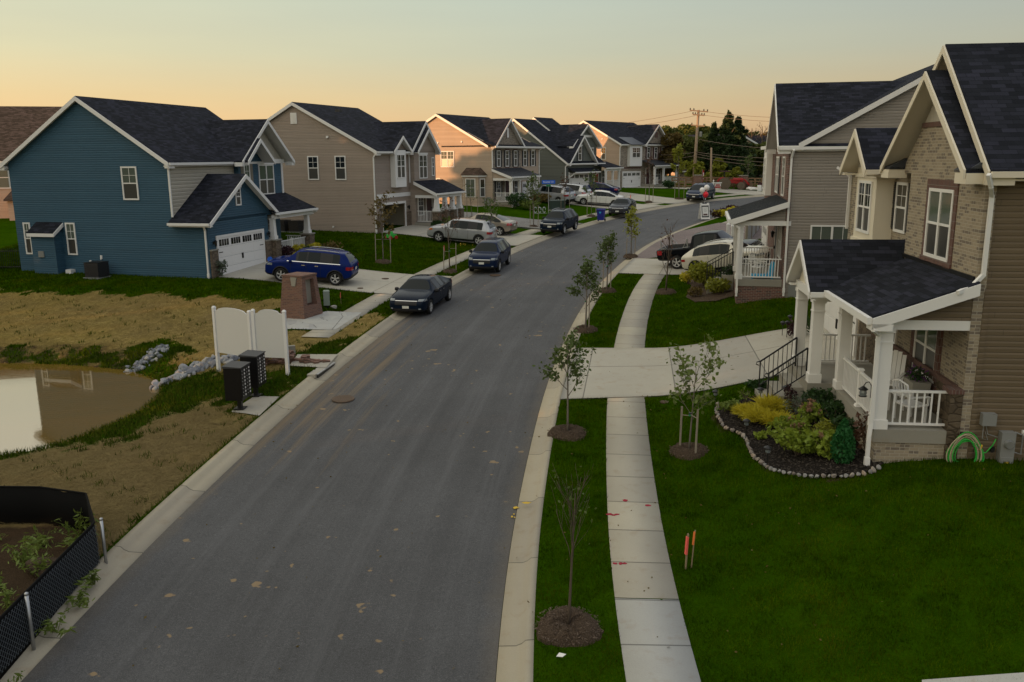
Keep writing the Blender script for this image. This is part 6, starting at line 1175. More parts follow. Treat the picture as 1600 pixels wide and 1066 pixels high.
def branches(mb, p, d, L, r, depth, rng, tips, spread=.6, up=.25, nseg=3, kids=3):
    pts = [Vector(p)]; d = Vector(d).normalized(); rs = [r]
    for i in range(nseg):
        d = (d+Vector(rng.standard_normal(3))*.12+Vector((0, 0, up*.15))).normalized(); pts.append(pts[-1]+d*(L/nseg)); rs.append(r*(1-.55*(i+1)/nseg))
    mb.tube(pts, rs, 6 if r > .02 else 4)
    if depth == 0:
        for q in pts[1:]: tips.append(tuple(q))
        return
    for k in range(kids):
        t = .35+.6*(k+rng.random()*.6)/kids; i = min(int(t*nseg), nseg-1); q = pts[i].lerp(pts[i+1], t*nseg-i); a = rng.random()*6.28+k*2.1
        nd = (d+Vector((math.cos(a), math.sin(a), .15))*spread).normalized(); branches(mb, q, nd, L*(.62-.12*t+.1*rng.random()), r*.5, depth-1, rng, tips, spread, up, nseg, kids)
    tips.append(tuple(pts[-1]))
M['chipbrown'] = paint('brown_mulch_chip', (.13, .095, .07), .9, .5)
def mulch_ring(x, y, r, seed=0):
    rng = np.random.default_rng(seed); V = [(x, y, gz(x, y)+.10)]; F = []; nr, na = 6, 44
    for i in range(1, nr+1):
        q = i/nr
        for k in range(na):
            a = 6.283*k/na; rr = r*q*(1+.035*rng.standard_normal()*q+.06*math.sin(a*3+seed)*q); xx, yy = x+rr*math.cos(a), y+rr*math.sin(a); V.append((xx, yy, gz(xx, yy)+.17*math.sin(min(1, q*1.1)*math.pi*.92)**.8*(1-q*.35)+.02*rng.standard_normal()*(q < 1)+(-.04 if q == 1 else .05)))
    for k in range(na): F.append((0, 1+k, 1+(k+1) % na))
    for i in range(nr-1):
        for k in range(na): a = 1+i*na; F.append((a+k, a+na+k, a+na+(k+1) % na, a+(k+1) % na))
    me = bpy.data.meshes.new('mulch_ring'); me.from_pydata(V, [], F); me.materials.append(M['mulchbrown']); o = bpy.data.objects.new('mulch_ring', me); COL.objects.link(o); me.polygons.foreach_set('use_smooth', [True]*len(me.polygons))
    if y < 40:
        n = int(900*r*r/.5); a = rng.random(n)*6.283; k = r*1.04*np.sqrt(rng.random(n)); cx, cy = x+k*np.cos(a), y+k*np.sin(a); q = k/r; cz = Gz(cx, cy)+.06+.15*np.sin(np.clip(q*1.1, 0, 1)*math.pi*.92)**.8*(1-q*.35); Vc, Fc = leaf_cards(np.c_[cx, cy, cz], .028, rng, 1, .005, .7, .28); oc = np_mesh('mulch_chips', Vc, Fc, M['chipbrown']); tag(oc, 'loose brown mulch chips around a street tree', 'mulch', 'mulch rings around young trees', 'stuff')
    return tag(o, 'ring of brown mulch around a street tree', 'mulch', 'mulch rings around young trees', 'stuff')
SAP = {}
def sapling(pos, label, H=3.2, crown=(1.35, .85), nl=260, mat='leaf', seed=0, trunk=.035, lsize=.075, stakes=(), bare=False, shape='round', ring=.5, spread=.55, th=.42):
    x, y = pos[:2]; z = gz(x, y); rng = np.random.default_rng(seed+100); r = empty('young_tree', (x, y, z), 0, label, 'young tree', 'young street trees')
    b = MB(); tips = []; h0 = H*th; lean = rng.standard_normal(2)*.03
    pts = [Vector((lean[0]*t*H, lean[1]*t*H, t*H*.93)) for t in np.linspace(0, 1, 6)]; b.tube([p+Vector((0, 0, -.1)) if i == 0 else p for i, p in enumerate(pts)], [trunk*(1.15-t*.85) for t in np.linspace(0, 1, 6)], 7)
    nb = 9 if not bare else 11
    for i in range(nb):
        t = th+(.93-th)*(i/nb)**.9; a = i*2.4+rng.random(); q = Vector((lean[0]*t*H, lean[1]*t*H, t*H*.93)); el = .75+.5*t if not bare else 1.5
        L = crown[1]*(1.1-.45*(t-th)/(1-th)) if shape != 'vase' else crown[1]*(.75+.5*(t-th)/(1-th))
        branches(b, q, (math.cos(a)*spread*1.5, math.sin(a)*spread*1.5, el*(1.25 if bare else 1)), L*(1.1 if bare else .9), trunk*(.4 if not bare else .3), 1, rng, tips, spread, .4 if not bare else .8, 3, 3)
    b.build('trunk', M['barkgrey' if not bare else 'bark'], r, True, fix=False)
    if nl:
        tips = np.array(tips); c = tips[rng.integers(0, len(tips), nl)]; V, F = leaf_cards(c, lsize, rng, 1, .10, .3, .6); np_mesh('crown', V, F, M[mat], r)
    for k, (dx, dy, h) in enumerate(stakes):
        s = MB(); s.bar((dx, dy, gz(x+dx, y+dy)-z-.1), (dx+.02, dy, h), .045, .045, up=(1, 0, 0)); s.bar((dx, dy, h*.82), (0, 0, h*.82), .012, .02); so = s.build('stake', M['stake'], r); 
        m = MB(); m.lathe([(trunk+.015, 0), (trunk+.015, .04)], (0, 0, h*.82), 8); m.build('tie', M['signgreen'] if k == 0 else M['black'], so)
    if ring: mulch_ring(x, y, ring, seed)
    return r
T = lambda px, py: gp(px, py)[:2]
sapling(T(888, 983), 'leafless brown sapling in a big mulch ring, nearest the camera', 2.75, (1.5, .85), 34, 'leaf', 3, .026, .035, bare=True, ring=.58, spread=.32, th=.42)
sapling(T(887, 679), 'small leafy sapling left of the near sidewalk, beside the near driveway', 2.8, (1.2, .75), 620, 'leaf', 5, .030, .062, ring=.55, th=.42)
sapling(T(915, 517), 'dense leafy sapling between kerb and sidewalk beyond the near driveway', 2.9, (1.2, .72), 900, 'leaf', 7, .035, .064, ((.12, -.1, 1.5),), ring=.5, th=.38)
sapling(T(948, 456), 'green sapling tied to a stake at the end of the second grass strip', 2.9, (1.2, .72), 800, 'leaf', 9, .035, .064, ((-.2, 0, 1.6), (.2, .1, 1.5)), ring=.5, th=.38)
sapling(T(986, 402), 'slim yellow green sapling with stakes before the reddish lane', 3.2, (1.0, .6), 420, 'leafyel', 11, .04, .085, ((-.3, 0, 1.2), (.25, .1, 1.4)), ring=.5, th=.35)
sapling(T(1076, 708), 'spreading lawn sapling tied between two grey stakes near the garden bed', 2.5, (1.4, 1.0), 420, 'leafgr', 13, .026, .07, ((-.22, .1, 1.25), (.10, -.35, 1.3)), ring=.5, shape='vase', spread=.75, th=.36)
sapling(T(1040, 458), 'bare dark branched sapling on the lawn of the grey house', 3.6, (1.2, .9), 60, 'leafred', 15, .04, .06, bare=True, ring=.55, spread=.5, th=.2)
sapling(T(599, 411), 'yellowing sapling between two stakes on the lawn of the open garage house', 3.6, (1.3, 1.15), 300, 'wood2', 17, .035, .10, ((-.45, 0, 1.75), (.45, 0, 1.75)), ring=.5, shape='vase', th=.45)
sapling(T(703, 426), 'sparse sapling with tall stakes at the left kerb before the blue crossover', 4.2, (1.2, .9), 120, 'leafred', 19, .035, .07, ((-.35, 0, 1.5), (.35, .1, 1.7)), ring=.45, th=.35, bare=True)
sapling(T(768, 383), 'thin bronze sapling by the rear of the silver crossover', 3.5, (1.1, .7), 160, 'leaf', 21, .03, .08, ((-.3, 0, 1.4), (.3, 0, 1.4)), ring=.3)
sapling(T(834, 356), 'leafy sapling with three stakes left of the blue street sign', 4.2, (1.2, .9), 320, 'leaf', 23, .035, .10, ((-.3, 0, 1.8), (.35, 0, 1.8), (0, .3, 1.8)), ring=.4)
sapling(T(738, 342), 'faint twig sapling between stakes on the tan house lawn', 3.2, (1., .6), 60, 'leaf', 25, .03, .08, ((-.45, 0, 2.2), (.45, 0, 2.4)), ring=.3)
sapling(T(883, 330), 'staked sapling near the driveway of the tan house', 3.2, (1., .7), 90, 'leafred', 27, .03, .09, ((-.4, 0, 2.), (.4, 0, 2.2)), ring=.55, bare=True)
sapling(T(924, 339), 'staked sapling between blue bin and white sedan', 4., (1.2, .9), 220, 'leaf', 29, .03, .10, ((-.4, 0, 2.), (.4, 0, 2.)), ring=.4)
sapling(T(1014, 317), 'thin staked sapling on the strip before the brick house', 5., (1., .8), 120, 'leafred', 31, .04, .09, ((-.4, 0, 2.), (.4, 0, 2.)), ring=.4)
sapling(T(1061, 312), 'yellow green sapling left of the minivan', 6.2, (1.5, 1.0), 700, 'leafyel', 33, .05, .14, ((-.5, 0, 2.2), (.5, 0, 2.2)), ring=.5)
sapling(T(560, 340)+np.array([0, 0]), 'small twig sapling at the side lane behind the open garage house', 2.6, (.8, .6), 50, 'leafred', 35, .03, .07, (), ring=0) if False else None
sapling((29.0, 106.5), 'thin tree by the white tarp in front of the rail fence', 4.4, (1.0, .8), 200, 'leaf', 37, .04, .12, (), ring=0)
# ---- shrubs
def shrub(pos, label, r=(.45, .45, .4), n=500, mat='leafdark', size=.05, seed=0, name='shrub', cat='shrub', group=None, lumps=6, stem=True, flat=0, aspect=.55, z0=None, up=False, extra=None, parent=None):
    rng = np.random.default_rng(seed+500); x, y = pos[:2]; z = gz(x, y)+.05 if z0 is None else z0; o = empty(name, (x, y, z), 0, label, cat, group); cs = []
    for i in range(lumps):
        a = rng.random()*6.28; k = .55*math.sqrt(rng.random()); c = (r[0]*k*math.cos(a), r[1]*k*math.sin(a), r[2]*(.65+.5*rng.random())); cs.append(cloud(n//lumps, c, (r[0]*.58, r[1]*.58, r[2]*.62), rng, .45))
    c = np.vstack(cs); c = c[c[:, 2] > .02]
    V, F = leaf_cards(c, size, rng, 1, .01, flat, aspect)
    if up: V[:, 2] = V[:, 2]
    np_mesh('foliage', V, F, M[mat], o)
    b = MB()
    for i in range(7): a = i*.9; b.tube([(0, 0, -.08), (r[0]*.3*math.cos(a), r[1]*.3*math.sin(a), r[2]*.7), (r[0]*.6*math.cos(a), r[1]*.6*math.sin(a), r[2]*1.25)], [.014, .010, .005], 5)
    b.build('stems', M['bark'], o, fix=False)
    if extra:
        m, k, s = extra; top = c[c[:, 2] > r[2]*.9]; 
        
        for q in (top[rng.integers(0, len(top), k)] if len(top) else []): V, F = leaf_cards(np.repeat(q[None]+np.array([0, 0, .03]), 22, 0), s*.32, rng, 1, s*.22); np_mesh('flower_head', V, F, M[m], o)
    return o
GS = 'golden shrubs of the near garden bed'
def goldshrub(pos, r, label, seed, n=1500):
    """feathery golden mound: drooping thread like sprays"""
    rng = np.random.default_rng(seed); x, y = pos[:2]; z = gz(x, y)+.04; o = empty('golden_shrub', (x, y, z), 0, label, 'shrub', GS); V, F = [], []
    d = rng.standard_normal((n, 3)); d[:, 2] = np.abs(d[:, 2])+.25; d /= np.linalg.norm(d, axis=1, keepdims=True); base = np.c_[rng.standard_normal((n, 2))*r*.25, np.full(n, r*.25)]; L = r*(.65+.4*rng.random((n, 1)))
    p1 = base+d*L*.6; p2 = base+d*L+np.array([0, 0, -.10*r]); wv = np.cross(d, rng.standard_normal((n, 3))); wv /= np.linalg.norm(wv, axis=1, keepdims=True); wv *= .011
    V = np.stack([base, p1-wv, p2, p1+wv], 1).reshape(-1, 3); V[:, 2] *= .85; np_mesh('foliage', V, np.arange(n*4).reshape(n, 4), M['gold'], o); return o
goldshrub(T(1166, 653), .42, 'golden feathery shrub at the front left of the near bed', 1); goldshrub(T(1185, 663), .50, 'lowest and widest golden feathery shrub of the near bed', 2); goldshrub(T(1216, 668), .46, 'rightmost golden feathery shrub of the near bed', 3); goldshrub(T(1204, 645), .52, 'golden feathery shrub at the back beside the steps', 4)
HY = 'broad leaved shrubs of the near garden bed'
shrub(T(1232, 692), 'broad leaved green hydrangea left of centre in the near bed', (.55, .5, .38), 900, 'hydr', .062, 1, 'hydrangea', 'shrub', HY, 7, aspect=.62, extra=('dryflower', 5, .13))
shrub(T(1246, 714), 'large yellow green hydrangea at the front of the near bed', (.62, .5, .36), 1100, 'hydr', .066, 2, 'hydrangea', 'shrub', HY, 8, aspect=.62, extra=('dryflower', 4, .12))
shrub(T(1287, 716), 'yellow green hydrangea with drooping leaves next to the arborvitae', (.5, .42, .36), 800, 'hydr', .066, 3, 'hydrangea', 'shrub', HY, 7, aspect=.62, extra=('dryflower', 6, .13))
shrub(T(1262, 668), 'upright hydrangea with brown dry flower heads', (.42, .42, .42), 600, 'hydr', .06, 4, 'hydrangea', 'shrub', HY, 6, aspect=.6, extra=('dryflower', 12, .15))
shrub(T(1286, 694), 'olive grassy shrub in the middle of the near bed', (.42, .36, .42), 700, 'leafyel', .07, 5, 'shrub', 'shrub', None, 5, aspect=.18)
def cone_shrub(pos, label, h, r, mat, seed, n=1600):
    rng = np.random.default_rng(seed); x, y = pos[:2]; z = gz(x, y)+.03; o = empty('arborvitae', (x, y, z), 0, label, 'shrub'); t = rng.random(n)**.8; a = rng.random(n)*6.283; rr = r*np.minimum(1, (1-t)*1.9)**.8*(.7+.4*rng.random(n)); c = np.c_[rr*np.cos(a), rr*np.sin(a), .05+t*h]
    V, F = leaf_cards(c, .05, rng, 1, .01, -.9, .45); np_mesh('foliage', V, F, M[mat], o); b = MB(); b.tube([(0, 0, -.1), (0, 0, h*.85)], [.025, .008], 6); b.build('stems', M['bark'], o, fix=False); return o
cone_shrub(T(1315, 724), 'narrow bright green arborvitae at the right of the near bed', 1.0, .24, 'arbor', 3)
shrub(T(1302, 668), 'dark green spreading shrub against the near porch base', (.6, .5, .42), 800, 'leafdark', .06, 7, lumps=7); shrub(T(1282, 650), 'dark green shrub beside the stair of the near porch', (.5, .45, .45), 700, 'leafdark', .055, 8, lumps=6); shrub(T(1322, 690), 'dark low shrub behind the arborvitae', (.45, .4, .36), 500, 'leafdark', .06, 9)
shrub(T(1250, 655), 'grey green airy shrub in front of the near steps', (.6, .45, .45), 420, 'greyfol', .05, 10, aspect=.25); shrub(T(1232, 638), 'small purple leaved shrub at the foot of the iron stair rail', (.22, .2, .42), 260, 'purple', .05, 11)
shrub(T(1138, 645), 'low dull green plant at the tip of the near bed by a path light', (.32, .26, .2), 260, 'weed', .06, 12); shrub(T(1187, 611), 'low green plant in the little bed at the near driveway edge', (.5, .28, .16), 320, 'leafdark', .08, 13); shrub(T(1188, 688), 'small pale cabbage like plant near the stone edging', (.14, .14, .1), 90, 'hydr', .08, 14)
shrub(T(1352, 708), 'thin twiggy shrub against the corner of the near porch', (.34, .3, .62), 150, 'leafred', .065, 15, lumps=5)
shrub(T(1164, 632), 'dry twiggy stems at the back tip of the near bed', (.25, .2, .3), 50, 'weed', .04, 16)
shrub(T(1100, 448), 'yellow green leafy shrub beside the grey house porch', (1.0, .8, .75), 1100, 'leafyel', .09, 20, lumps=9); shrub(T(1122, 460), 'low yellow green shrub in front in the grey house bed', (.7, .6, .45), 600, 'leafyel', .09, 21); shrub(T(1075, 445), 'small golden shrub at the left of the grey house bed', (.45, .4, .4), 350, 'gold', .06, 22); shrub(T(1137, 452), 'dark upright shrub at the corner of the red brick porch', (.55, .5, .75), 900, 'leafdark', .06, 23)
shrub(T(1086, 466), 'rusty low shrub in the grey house bed', (.4, .35, .3), 260, 'wood2', .07, 24)
shrub(T(1241, 529), 'dark red bush at the far side of the near driveway', (.28, .28, .4), 260, 'purple', .06, 25); shrub(T(1254, 524), 'green bush beside the red one at the near driveway', (.35, .3, .42), 300, 'leafdark', .06, 26)
for i, (px, py, mt, r, lb) in enumerate([(446, 404, 'purple', .6, 'dark maroon mound shrub by the blue house porch'), (466, 398, 'gold', .45, 'golden round shrub by the blue house porch, behind the maroon one'), (470, 409, 'gold', .5, 'golden low shrub just behind the blue crossover roof'), (492, 396, 'gold', .5, 'golden round shrub farthest along the blue house porch'), (484, 400, 'leafdark', .5, 'dark green mound between golden shrubs'), (515, 402, 'wood2', .8, 'rusty brown shrub right of the blue house shrubs')]):
    shrub(T(px, py), lb, (r, r*.9, r*.75), 420, mt, .08, 40+i, group='shrubs along the blue house porch')
for i, (px, py, r, lb, mt) in enumerate([(805, 326, 1.5, 'dark green hedge shrub below the tan house porch', 'leafdark'), (828, 328, 1.1, 'olive shrub right of the hedge at the tan house', 'weed'), (842, 322, 1.2, 'brownish shrub at the corner of the tan house drive', 'wood2'), (693, 352, .7, 'shrub at the stone piers of the open garage house', 'weed'), (682, 356, .5, 'small shrub beside the steps of the open garage house', 'leafdark'), (1046, 295, 1.0, 'low shrub before the brick house porch steps', 'leafdark'), (1060, 294, .8, 'yellow shrub at the end of the brick house porch', 'leafyel')]):
    shrub(T(px, py), lb, (r, r*.7, r*.55), 500, mt, .13, 60+i)
for i, (px, py, mt) in enumerate([(1117, 341, 'purple'), (1124, 341, 'gold'), (1130, 339, 'purple'), (1138, 339, 'gold'), (1142, 334, 'purple'), (1148, 336, 'gold'), (1172, 353, 'leafyel'), (1178, 360, 'leafyel')]):
    shrub(T(px, py), ['red flowering mound', 'golden mound'][mt != 'purple']+[' at the left tip of the far corner bed', ' second in the far corner bed', ' in the middle of the far corner bed', ' right of middle in the far corner bed', ' at the back of the far corner bed', ' at the right end of the far corner bed', ' beside the white lane posts', ' by the dark plank fence on the right'][i], (.7, .5, .45), 260, mt, .11, 80+i, group='bedding shrubs at the far corner')
sb = shrub(T(346, 433), 'small dark leafed shrub at the garage corner of the blue house', (.45, .4, .55), 160, 'greyfol', .09, 33, lumps=5)
# ---- big trees beyond the fence
def crown_mesh(seed, n, lump, H, Rr, size, kind='broad'):
    rng = np.random.default_rng(seed); P = []
    if kind == 'broad':
        for i in range(lump):
            a = rng.random()*6.28; k = math.sqrt(rng.random())*.75; zc = H*(.28+.62*rng.random()); env = math.sqrt(max(.05, 1-((zc/H-.52)/.55)**2)); c = (Rr*k*env*math.cos(a), Rr*k*env*math.sin(a), zc); rr = Rr*(.2+.2*rng.random()); P.append(cloud(n//lump, c, (rr, rr, rr*.75), rng, .55))
    else:
        nl = lump
        for i in range(nl):
            t = i/nl; z = H*(.06+.94*t); R0 = Rr*(1-t)**.85*(.8+.35*rng.random())+.12; m = max(3, int(7*(1-t))+2)
            for k in range(m):
                a = 6.283*k/m+i*1.3+rng.random()*.5; L = R0*(.45+.75*rng.random()); q = max(4, int(n/nl/m)); u = rng.random(q)**.7; sp = .04+.10*L*(1-u); c = np.c_[L*u*np.cos(a)+rng.standard_normal(q)*sp, L*u*np.sin(a)+rng.standard_normal(q)*sp, z-L*.28*u+rng.standard_normal(q)*.14+.12*L*u**2]; P.append(c)
    c = np.vstack(P); V, F = leaf_cards(c, size*(1 if kind == 'broad' else .75), rng, 1, .02, .2, .6 if kind == 'broad' else .35); return V, F
def big_tree(name, pos, label, V, F, mat, h, trunk=.2, rot=0, sc=(1, 1, 1), group=None, me=None):
    x, y = pos; z = gz(x, y); r = empty(name, (x, y, z), rot, label, 'tree', group)
    if me is None: o = np_mesh('crown', V, F, mat, r)
    else: o = bpy.data.objects.new('crown', me); COL.objects.link(o); o.parent = r
    o.scale = sc; b = MB(); b.tube([(0, 0, -.3), (.1, 0, h*.35), (0, .1, h*.8)], [trunk, trunk*.75, trunk*.2], 8)
    for k in range(5): a = k*1.3; b.tube([(0, 0, h*(.25+.1*k)), (h*.14*math.cos(a), h*.14*math.sin(a), h*(.4+.1*k))], [trunk*.4, trunk*.12], 5)
    b.build('trunk', M['bark'], r, True, fix=False); return r, o
p = at(1134, 289, 121); V, F = crown_mesh(1, 12000, 26, 9.6, 4.0, .30, 'spruce'); big_tree('evergreen_tree', p[:2], 'tallest dark evergreen beyond the rail fence', V, F, M['spruce'], 9.4, .25)
p = at(1112, 289, 123); V, F = crown_mesh(2, 7000, 22, 8.3, 3.2, .30, 'spruce'); big_tree('evergreen_tree', p[:2], 'shorter evergreen left of the tallest one', V, F, M['spruce'], 7.8, .22)
p = at(1149, 289, 122); V, F = crown_mesh(3, 9000, 24, 9.0, 3.8, .30, 'spruce'); big_tree('evergreen_tree', p[:2], 'broad evergreen right of the tallest one', V, F, M['spruce'], 7.2, .22)
VAR = []
for i in range(4):
    V, F = crown_mesh(20+i, 3600, 26, 7, 2.6, .30); o = np_mesh('crown', V, F, M['wood1'] if i != 2 else M['wood2']); VAR.append(o.data); bpy.data.objects.remove(o)
V, F = crown_mesh(30, 2200, 22, 4.5, 1.3, .24); o = np_mesh('crown', V, F, M['leafyel']); SLIM = o.data; bpy.data.objects.remove(o)
rng = np.random.default_rng(5); k = 0
spots = [(1046, 118, 1.0, 2, 'rusty autumn tree at the left end of the tree belt'), (1058, 124, .95, 0, 'green tree behind the pink lit shed'), (1072, 126, .95, 1, 'green tree just left of the utility pole'), (1082, 125, .9, 3, 'green tree right behind the utility pole'), (1097, 127, 1.0, 0, 'bushy tree between pole and evergreens'), (1148, 126, .85, 1, 'green tree below the evergreen on its right'), (1180, 126, .78, 3, 'yellowish tree before the dark far roof'), (1194, 124, .7, 0, 'dark tree at the right beside the barn shed'), (1210, 122, .8, 1, 'tree at the edge of the grey house'),
         (1038, 175, 1.3, 0, 'far tree on the ridge at the left'), (1052, 178, 1.15, 1, 'far tree on the ridge left of the cream gable'), (1085, 180, 1.25, 3, 'far tree behind the cream gabled house'), (1100, 184, 1.3, 0, 'far tree behind the pole top'), (1120, 186, 1.2, 1, 'far tree left of the evergreen'), (1170, 186, 1.1, 3, 'far tree right of the evergreen'), (1192, 182, 1.1, 2, 'far tree at the right end of the ridge'), (1075, 190, 1.35, 1, 'tallest far tree on the ridge'),
         (962, 160, 1.25, 0, 'tree peeking over the farthest brick house roof'), (945, 165, 1.15, 3, 'tree top behind the slate house roof'), (18, 105, .1, 0, ''), (1026, 130, .95, 2, 'autumn tree behind the brick house'), (1034, 140, 1.0, 0, 'green tree behind the brick house porch'), (1220, 150, 1.0, 0, 'far tree hidden behind the grey house'), (1240, 128, 1.0, 1, 'tree behind the grey house roof')]
for px, Y, sc, v, lb in spots:
    if not lb: continue
    p = at(px, 289, Y); ta = rng.random()*6; big_tree('woodland_tree', p[:2], lb, None, None, None, 6.5*sc, .18, ta, (sc, sc, sc), 'trees beyond the rail fence', VAR[v])
for px, Y, sc, lb in [(1090, 112, .75, 'young yellow green tree leaning on the utility pole'), (1122, 111, .85, 'yellow green bushy tree behind the orange lit fence'), (1150, 110, .6, 'small yellow tree behind the right stone pillar'), (1105, 108, .45, 'small conical tree behind the tractor'), (1082, 113, .8, 'yellow green tree right of the pink shed'), (1138, 110, .5, 'bare brown bush behind the far fence'), (1205, 108, .9, 'yellow tree by the grey house edge')]:
    p = at(px, 295, Y); big_tree('garden_tree', p[:2], lb, None, None, None, 4.2*sc, .07, rng.random()*6, (sc, sc, sc), 'garden trees at the rail fence', SLIM)
# bare trees on the sky line
def bare_tree(px, Y, H, lb, seed):
    p = at(px, 289, Y); rng = np.random.default_rng(seed); r = empty('bare_tree', (p[0], p[1], gz(p[0], p[1])), 0, lb, 'tree', 'bare trees on the skyline'); b = MB(); tips = []
    b.tube([(0, 0, -.3), (.1, .1, H*.45), (0, .2, H*.9)], [.2, .14, .04], 6)
    for i in range(10): a = i*2.4; branches(b, (0.05, .1, H*(.35+.05*i)), (math.cos(a), math.sin(a), .9), H*.15, .05, 2, rng, tips, .6, .4, 3, 3)
    b.build('trunk', M['bark'], r, fix=False)
bare_tree(1171, 150, 8.6, 'bare tree right of the evergreen against the sky', 1); bare_tree(1187, 150, 9.0, 'second bare tree on the skyline near the grey house', 2); bare_tree(1199, 150, 7.6, 'smaller bare tree beside the grey house eave', 3)
# wood far left, out of view, added to block the low sun from the near houses
# far wooded ridge closing the view
xs = RNG.uniform(-260, 330, 5200); ys = RNG.uniform(215, 300, 5200); zt = np.interp(xs, [-260, 60, 330], [9, 11, 10]); zz = Bz(ys)
hh = RNG.random(5200)**.6*(5.2+1.6*np.sin(xs*.11)+1.1*np.sin(xs*.037+1)); c = np.c_[xs, ys, zz+hh]; V, F = leaf_cards(c, 1.1, RNG, 1, .2, .2, .7); o = np_mesh('far_woodland', V, F, M['wood1']); tag(o, 'far dark woodland closing the horizon', 'woodland', kind='stuff')
for i, (x, y, s_) in enumerate([(-66, -34, 2.3), (-70, -22, 2.5), (-67, -10, 2.4), (-71, 0, 2.6), (-68, 9, 2.4), (-72, 19, 2.6), (-66, 27, 2.3), (-70, 35, 2.4), (-65, 42, 2.1), (-72, -46, 2.4), (-66, -56, 2.4), (-80, -40, 2.6), (-82, -16, 2.6), (-80, 6, 2.7), (-82, 28, 2.6), (-64, 49, 1.75), (-69, 56, 1.45)]):
    big_tree('woodland_tree', (x, y), 'unseen tall tree added west of the pond to block the low sun', None, None, None, 6.5*s_, .35, i*1.7, (s_*1.15, s_*1.15, s_), 'unseen trees added to block the low sun', VAR[i % 4])  # unseen sun-blocking trees, added beyond the left edge of the view
_u = RNG.uniform; _c = np.c_[_u(-79, -60, 9000), _u(-62, 44, 9000), 0*_u(0, 1, 9000)]; _c[:, 2] = Gz(_c[:, 0], _c[:, 1])+RNG.random(9000)**.8*9.5; V, F = leaf_cards(_c, .42, RNG, 1, .1, .2, .7); o = np_mesh('shade_thicket', V, F, M['wood1']); tag(o, 'unseen thicket added under the western trees to block the low sun', 'shade_thicket', kind='stuff')  # unseen leaf cards added to stop low sun passing under the crowns
V, F = crown_mesh(77, 1500, 12, 7.0, 2.2, .28, 'spruce'); big_tree('evergreen_tree', at(15, 200, 105)[:2], 'small evergreen tip over the brown roof', V, F, M['spruce'], 7, .2, sc=(1.1, 1.1, 1.42))
# ================================================================ things along the street
def put(name, pos, label, cat, rz=0, group=None, dz=0): return empty(name, (pos[0], pos[1], gz(pos[0], pos[1])+dz), rz, label, cat, group)
# brick monument, battered sides, recess in the street face
def monument():
    a, b, c = gp(440, 500), gp(480, 503), gp(502, 489); o = (a[:2]+c[:2])/2; f = (b-a)[:2]; f /= np.linalg.norm(f); rz = math.atan2(f[1], f[0]); r = put('brick_monument', o, 'squat brick monument pillar with sloping sides and a concrete panel', 'monument', rz, dz=.0)
    w0x, w0y, w1x, w1y, H = .68, .68, .53, .52, 1.86; m = MB(); n = 8
    # back block, then two jambs and a lintel leave an opening on the street side (+x)
    def fr(z): return lerp(w0x, w1x, z/H), lerp(w0y, w1y, z/H)
    def blk(x0, x1, y0, y1, z0, z1):
        P = []
        for z in (z0, z1):
            wx, wy = fr(z)
            for (u, v) in ((x0, y0), (x1, y0), (x1, y1), (x0, y1)): P.append((u*wx, v*wy, z))
        m.hexa(P)
    blk(-1, .45, -1, 1, -.3, H); blk(.45, 1, -1, -.55, .55, 1.72); blk(.45, 1, .55, 1, .55, 1.72); blk(.45, 1, -1, 1, -.3, .55); blk(.45, 1, -1, 1, 1.72, H)
    m.build('shaft', M['brick_mon'], r); c = MB(); wx, wy = fr(H); c.box(-wx-.03, wx+.03, -wy-.03, wy+.03, H, H+.07); c.build('cap', M['brick_mon'], r)
    p = MB(); P = []
    for z, k in ((1.45, .10), (H-.02, .17)):
        wx, wy = fr(z); 
        for (u, v) in ((.1-k, -wy-.035), (.1+k, -wy-.035), (.1+k, -wy+.02), (.1-k, -wy+.02)): P.append((u-.0, v, z))
    p.hexa(P); p.build('keystone', M['slabc'], r)
    q = MB(); q.box(.26, .34, -.38, .38, .6, 1.7); q.build('recess_panel', M['slabc'], r)
monument()
# two blank white sign boards
def sign_board(p, q, label):
    """posts stand at world points p (left) and q (right)"""
    p, q = np.array(p), np.array(q); L = np.linalg.norm(q-p); rz = math.atan2(*(q-p)[::-1]); r = put('sign_board', (p+q)/2, label, 'sign', rz, 'blank white sign boards'); z0 = r.location.z; H = 2.26
    for sx, w in ((-L/2, p), (L/2, q)):
        m = MB(); g = gz(*w)-z0; m.box(sx-.055, sx+.055, -.055, .055, g-.2, H); m.frus(sx, 0, .065, .065, H, .03, .03, H+.06); m.build('post', M['white'], r)
    P = [(-L/2+.055, 0, .62), (L/2-.055, 0, .62), (L/2-.055, 0, H-.10), (L/2-.20, 0, H-.06)]+[((L/2-.20)*math.cos(t), 0, H-.06+.12*math.sin(t)) for t in np.linspace(.12, math.pi-.12, 11)]+[(-L/2+.20, 0, H-.06), (-L/2+.055, 0, H-.10)]
    P = [(x, -.02, z) for x, _, z in P]; MB().prism(P, (0, .04, 0)).build('panel', M['boardwhite'], r); return r
M['boardwhite'] = paint('white_board_panel', (.62, .615, .59), .35, .04, .5)
sp = [gp(342, 580)[:2], gp(396, 583)[:2], gp(402, 585)[:2], gp(450, 587)[:2]]
sign_board(sp[0], sp[1], 'left blank white sign board with arched top'); sign_board(sp[2], sp[3], 'right blank white sign board with arched top, behind the black mailboxes')
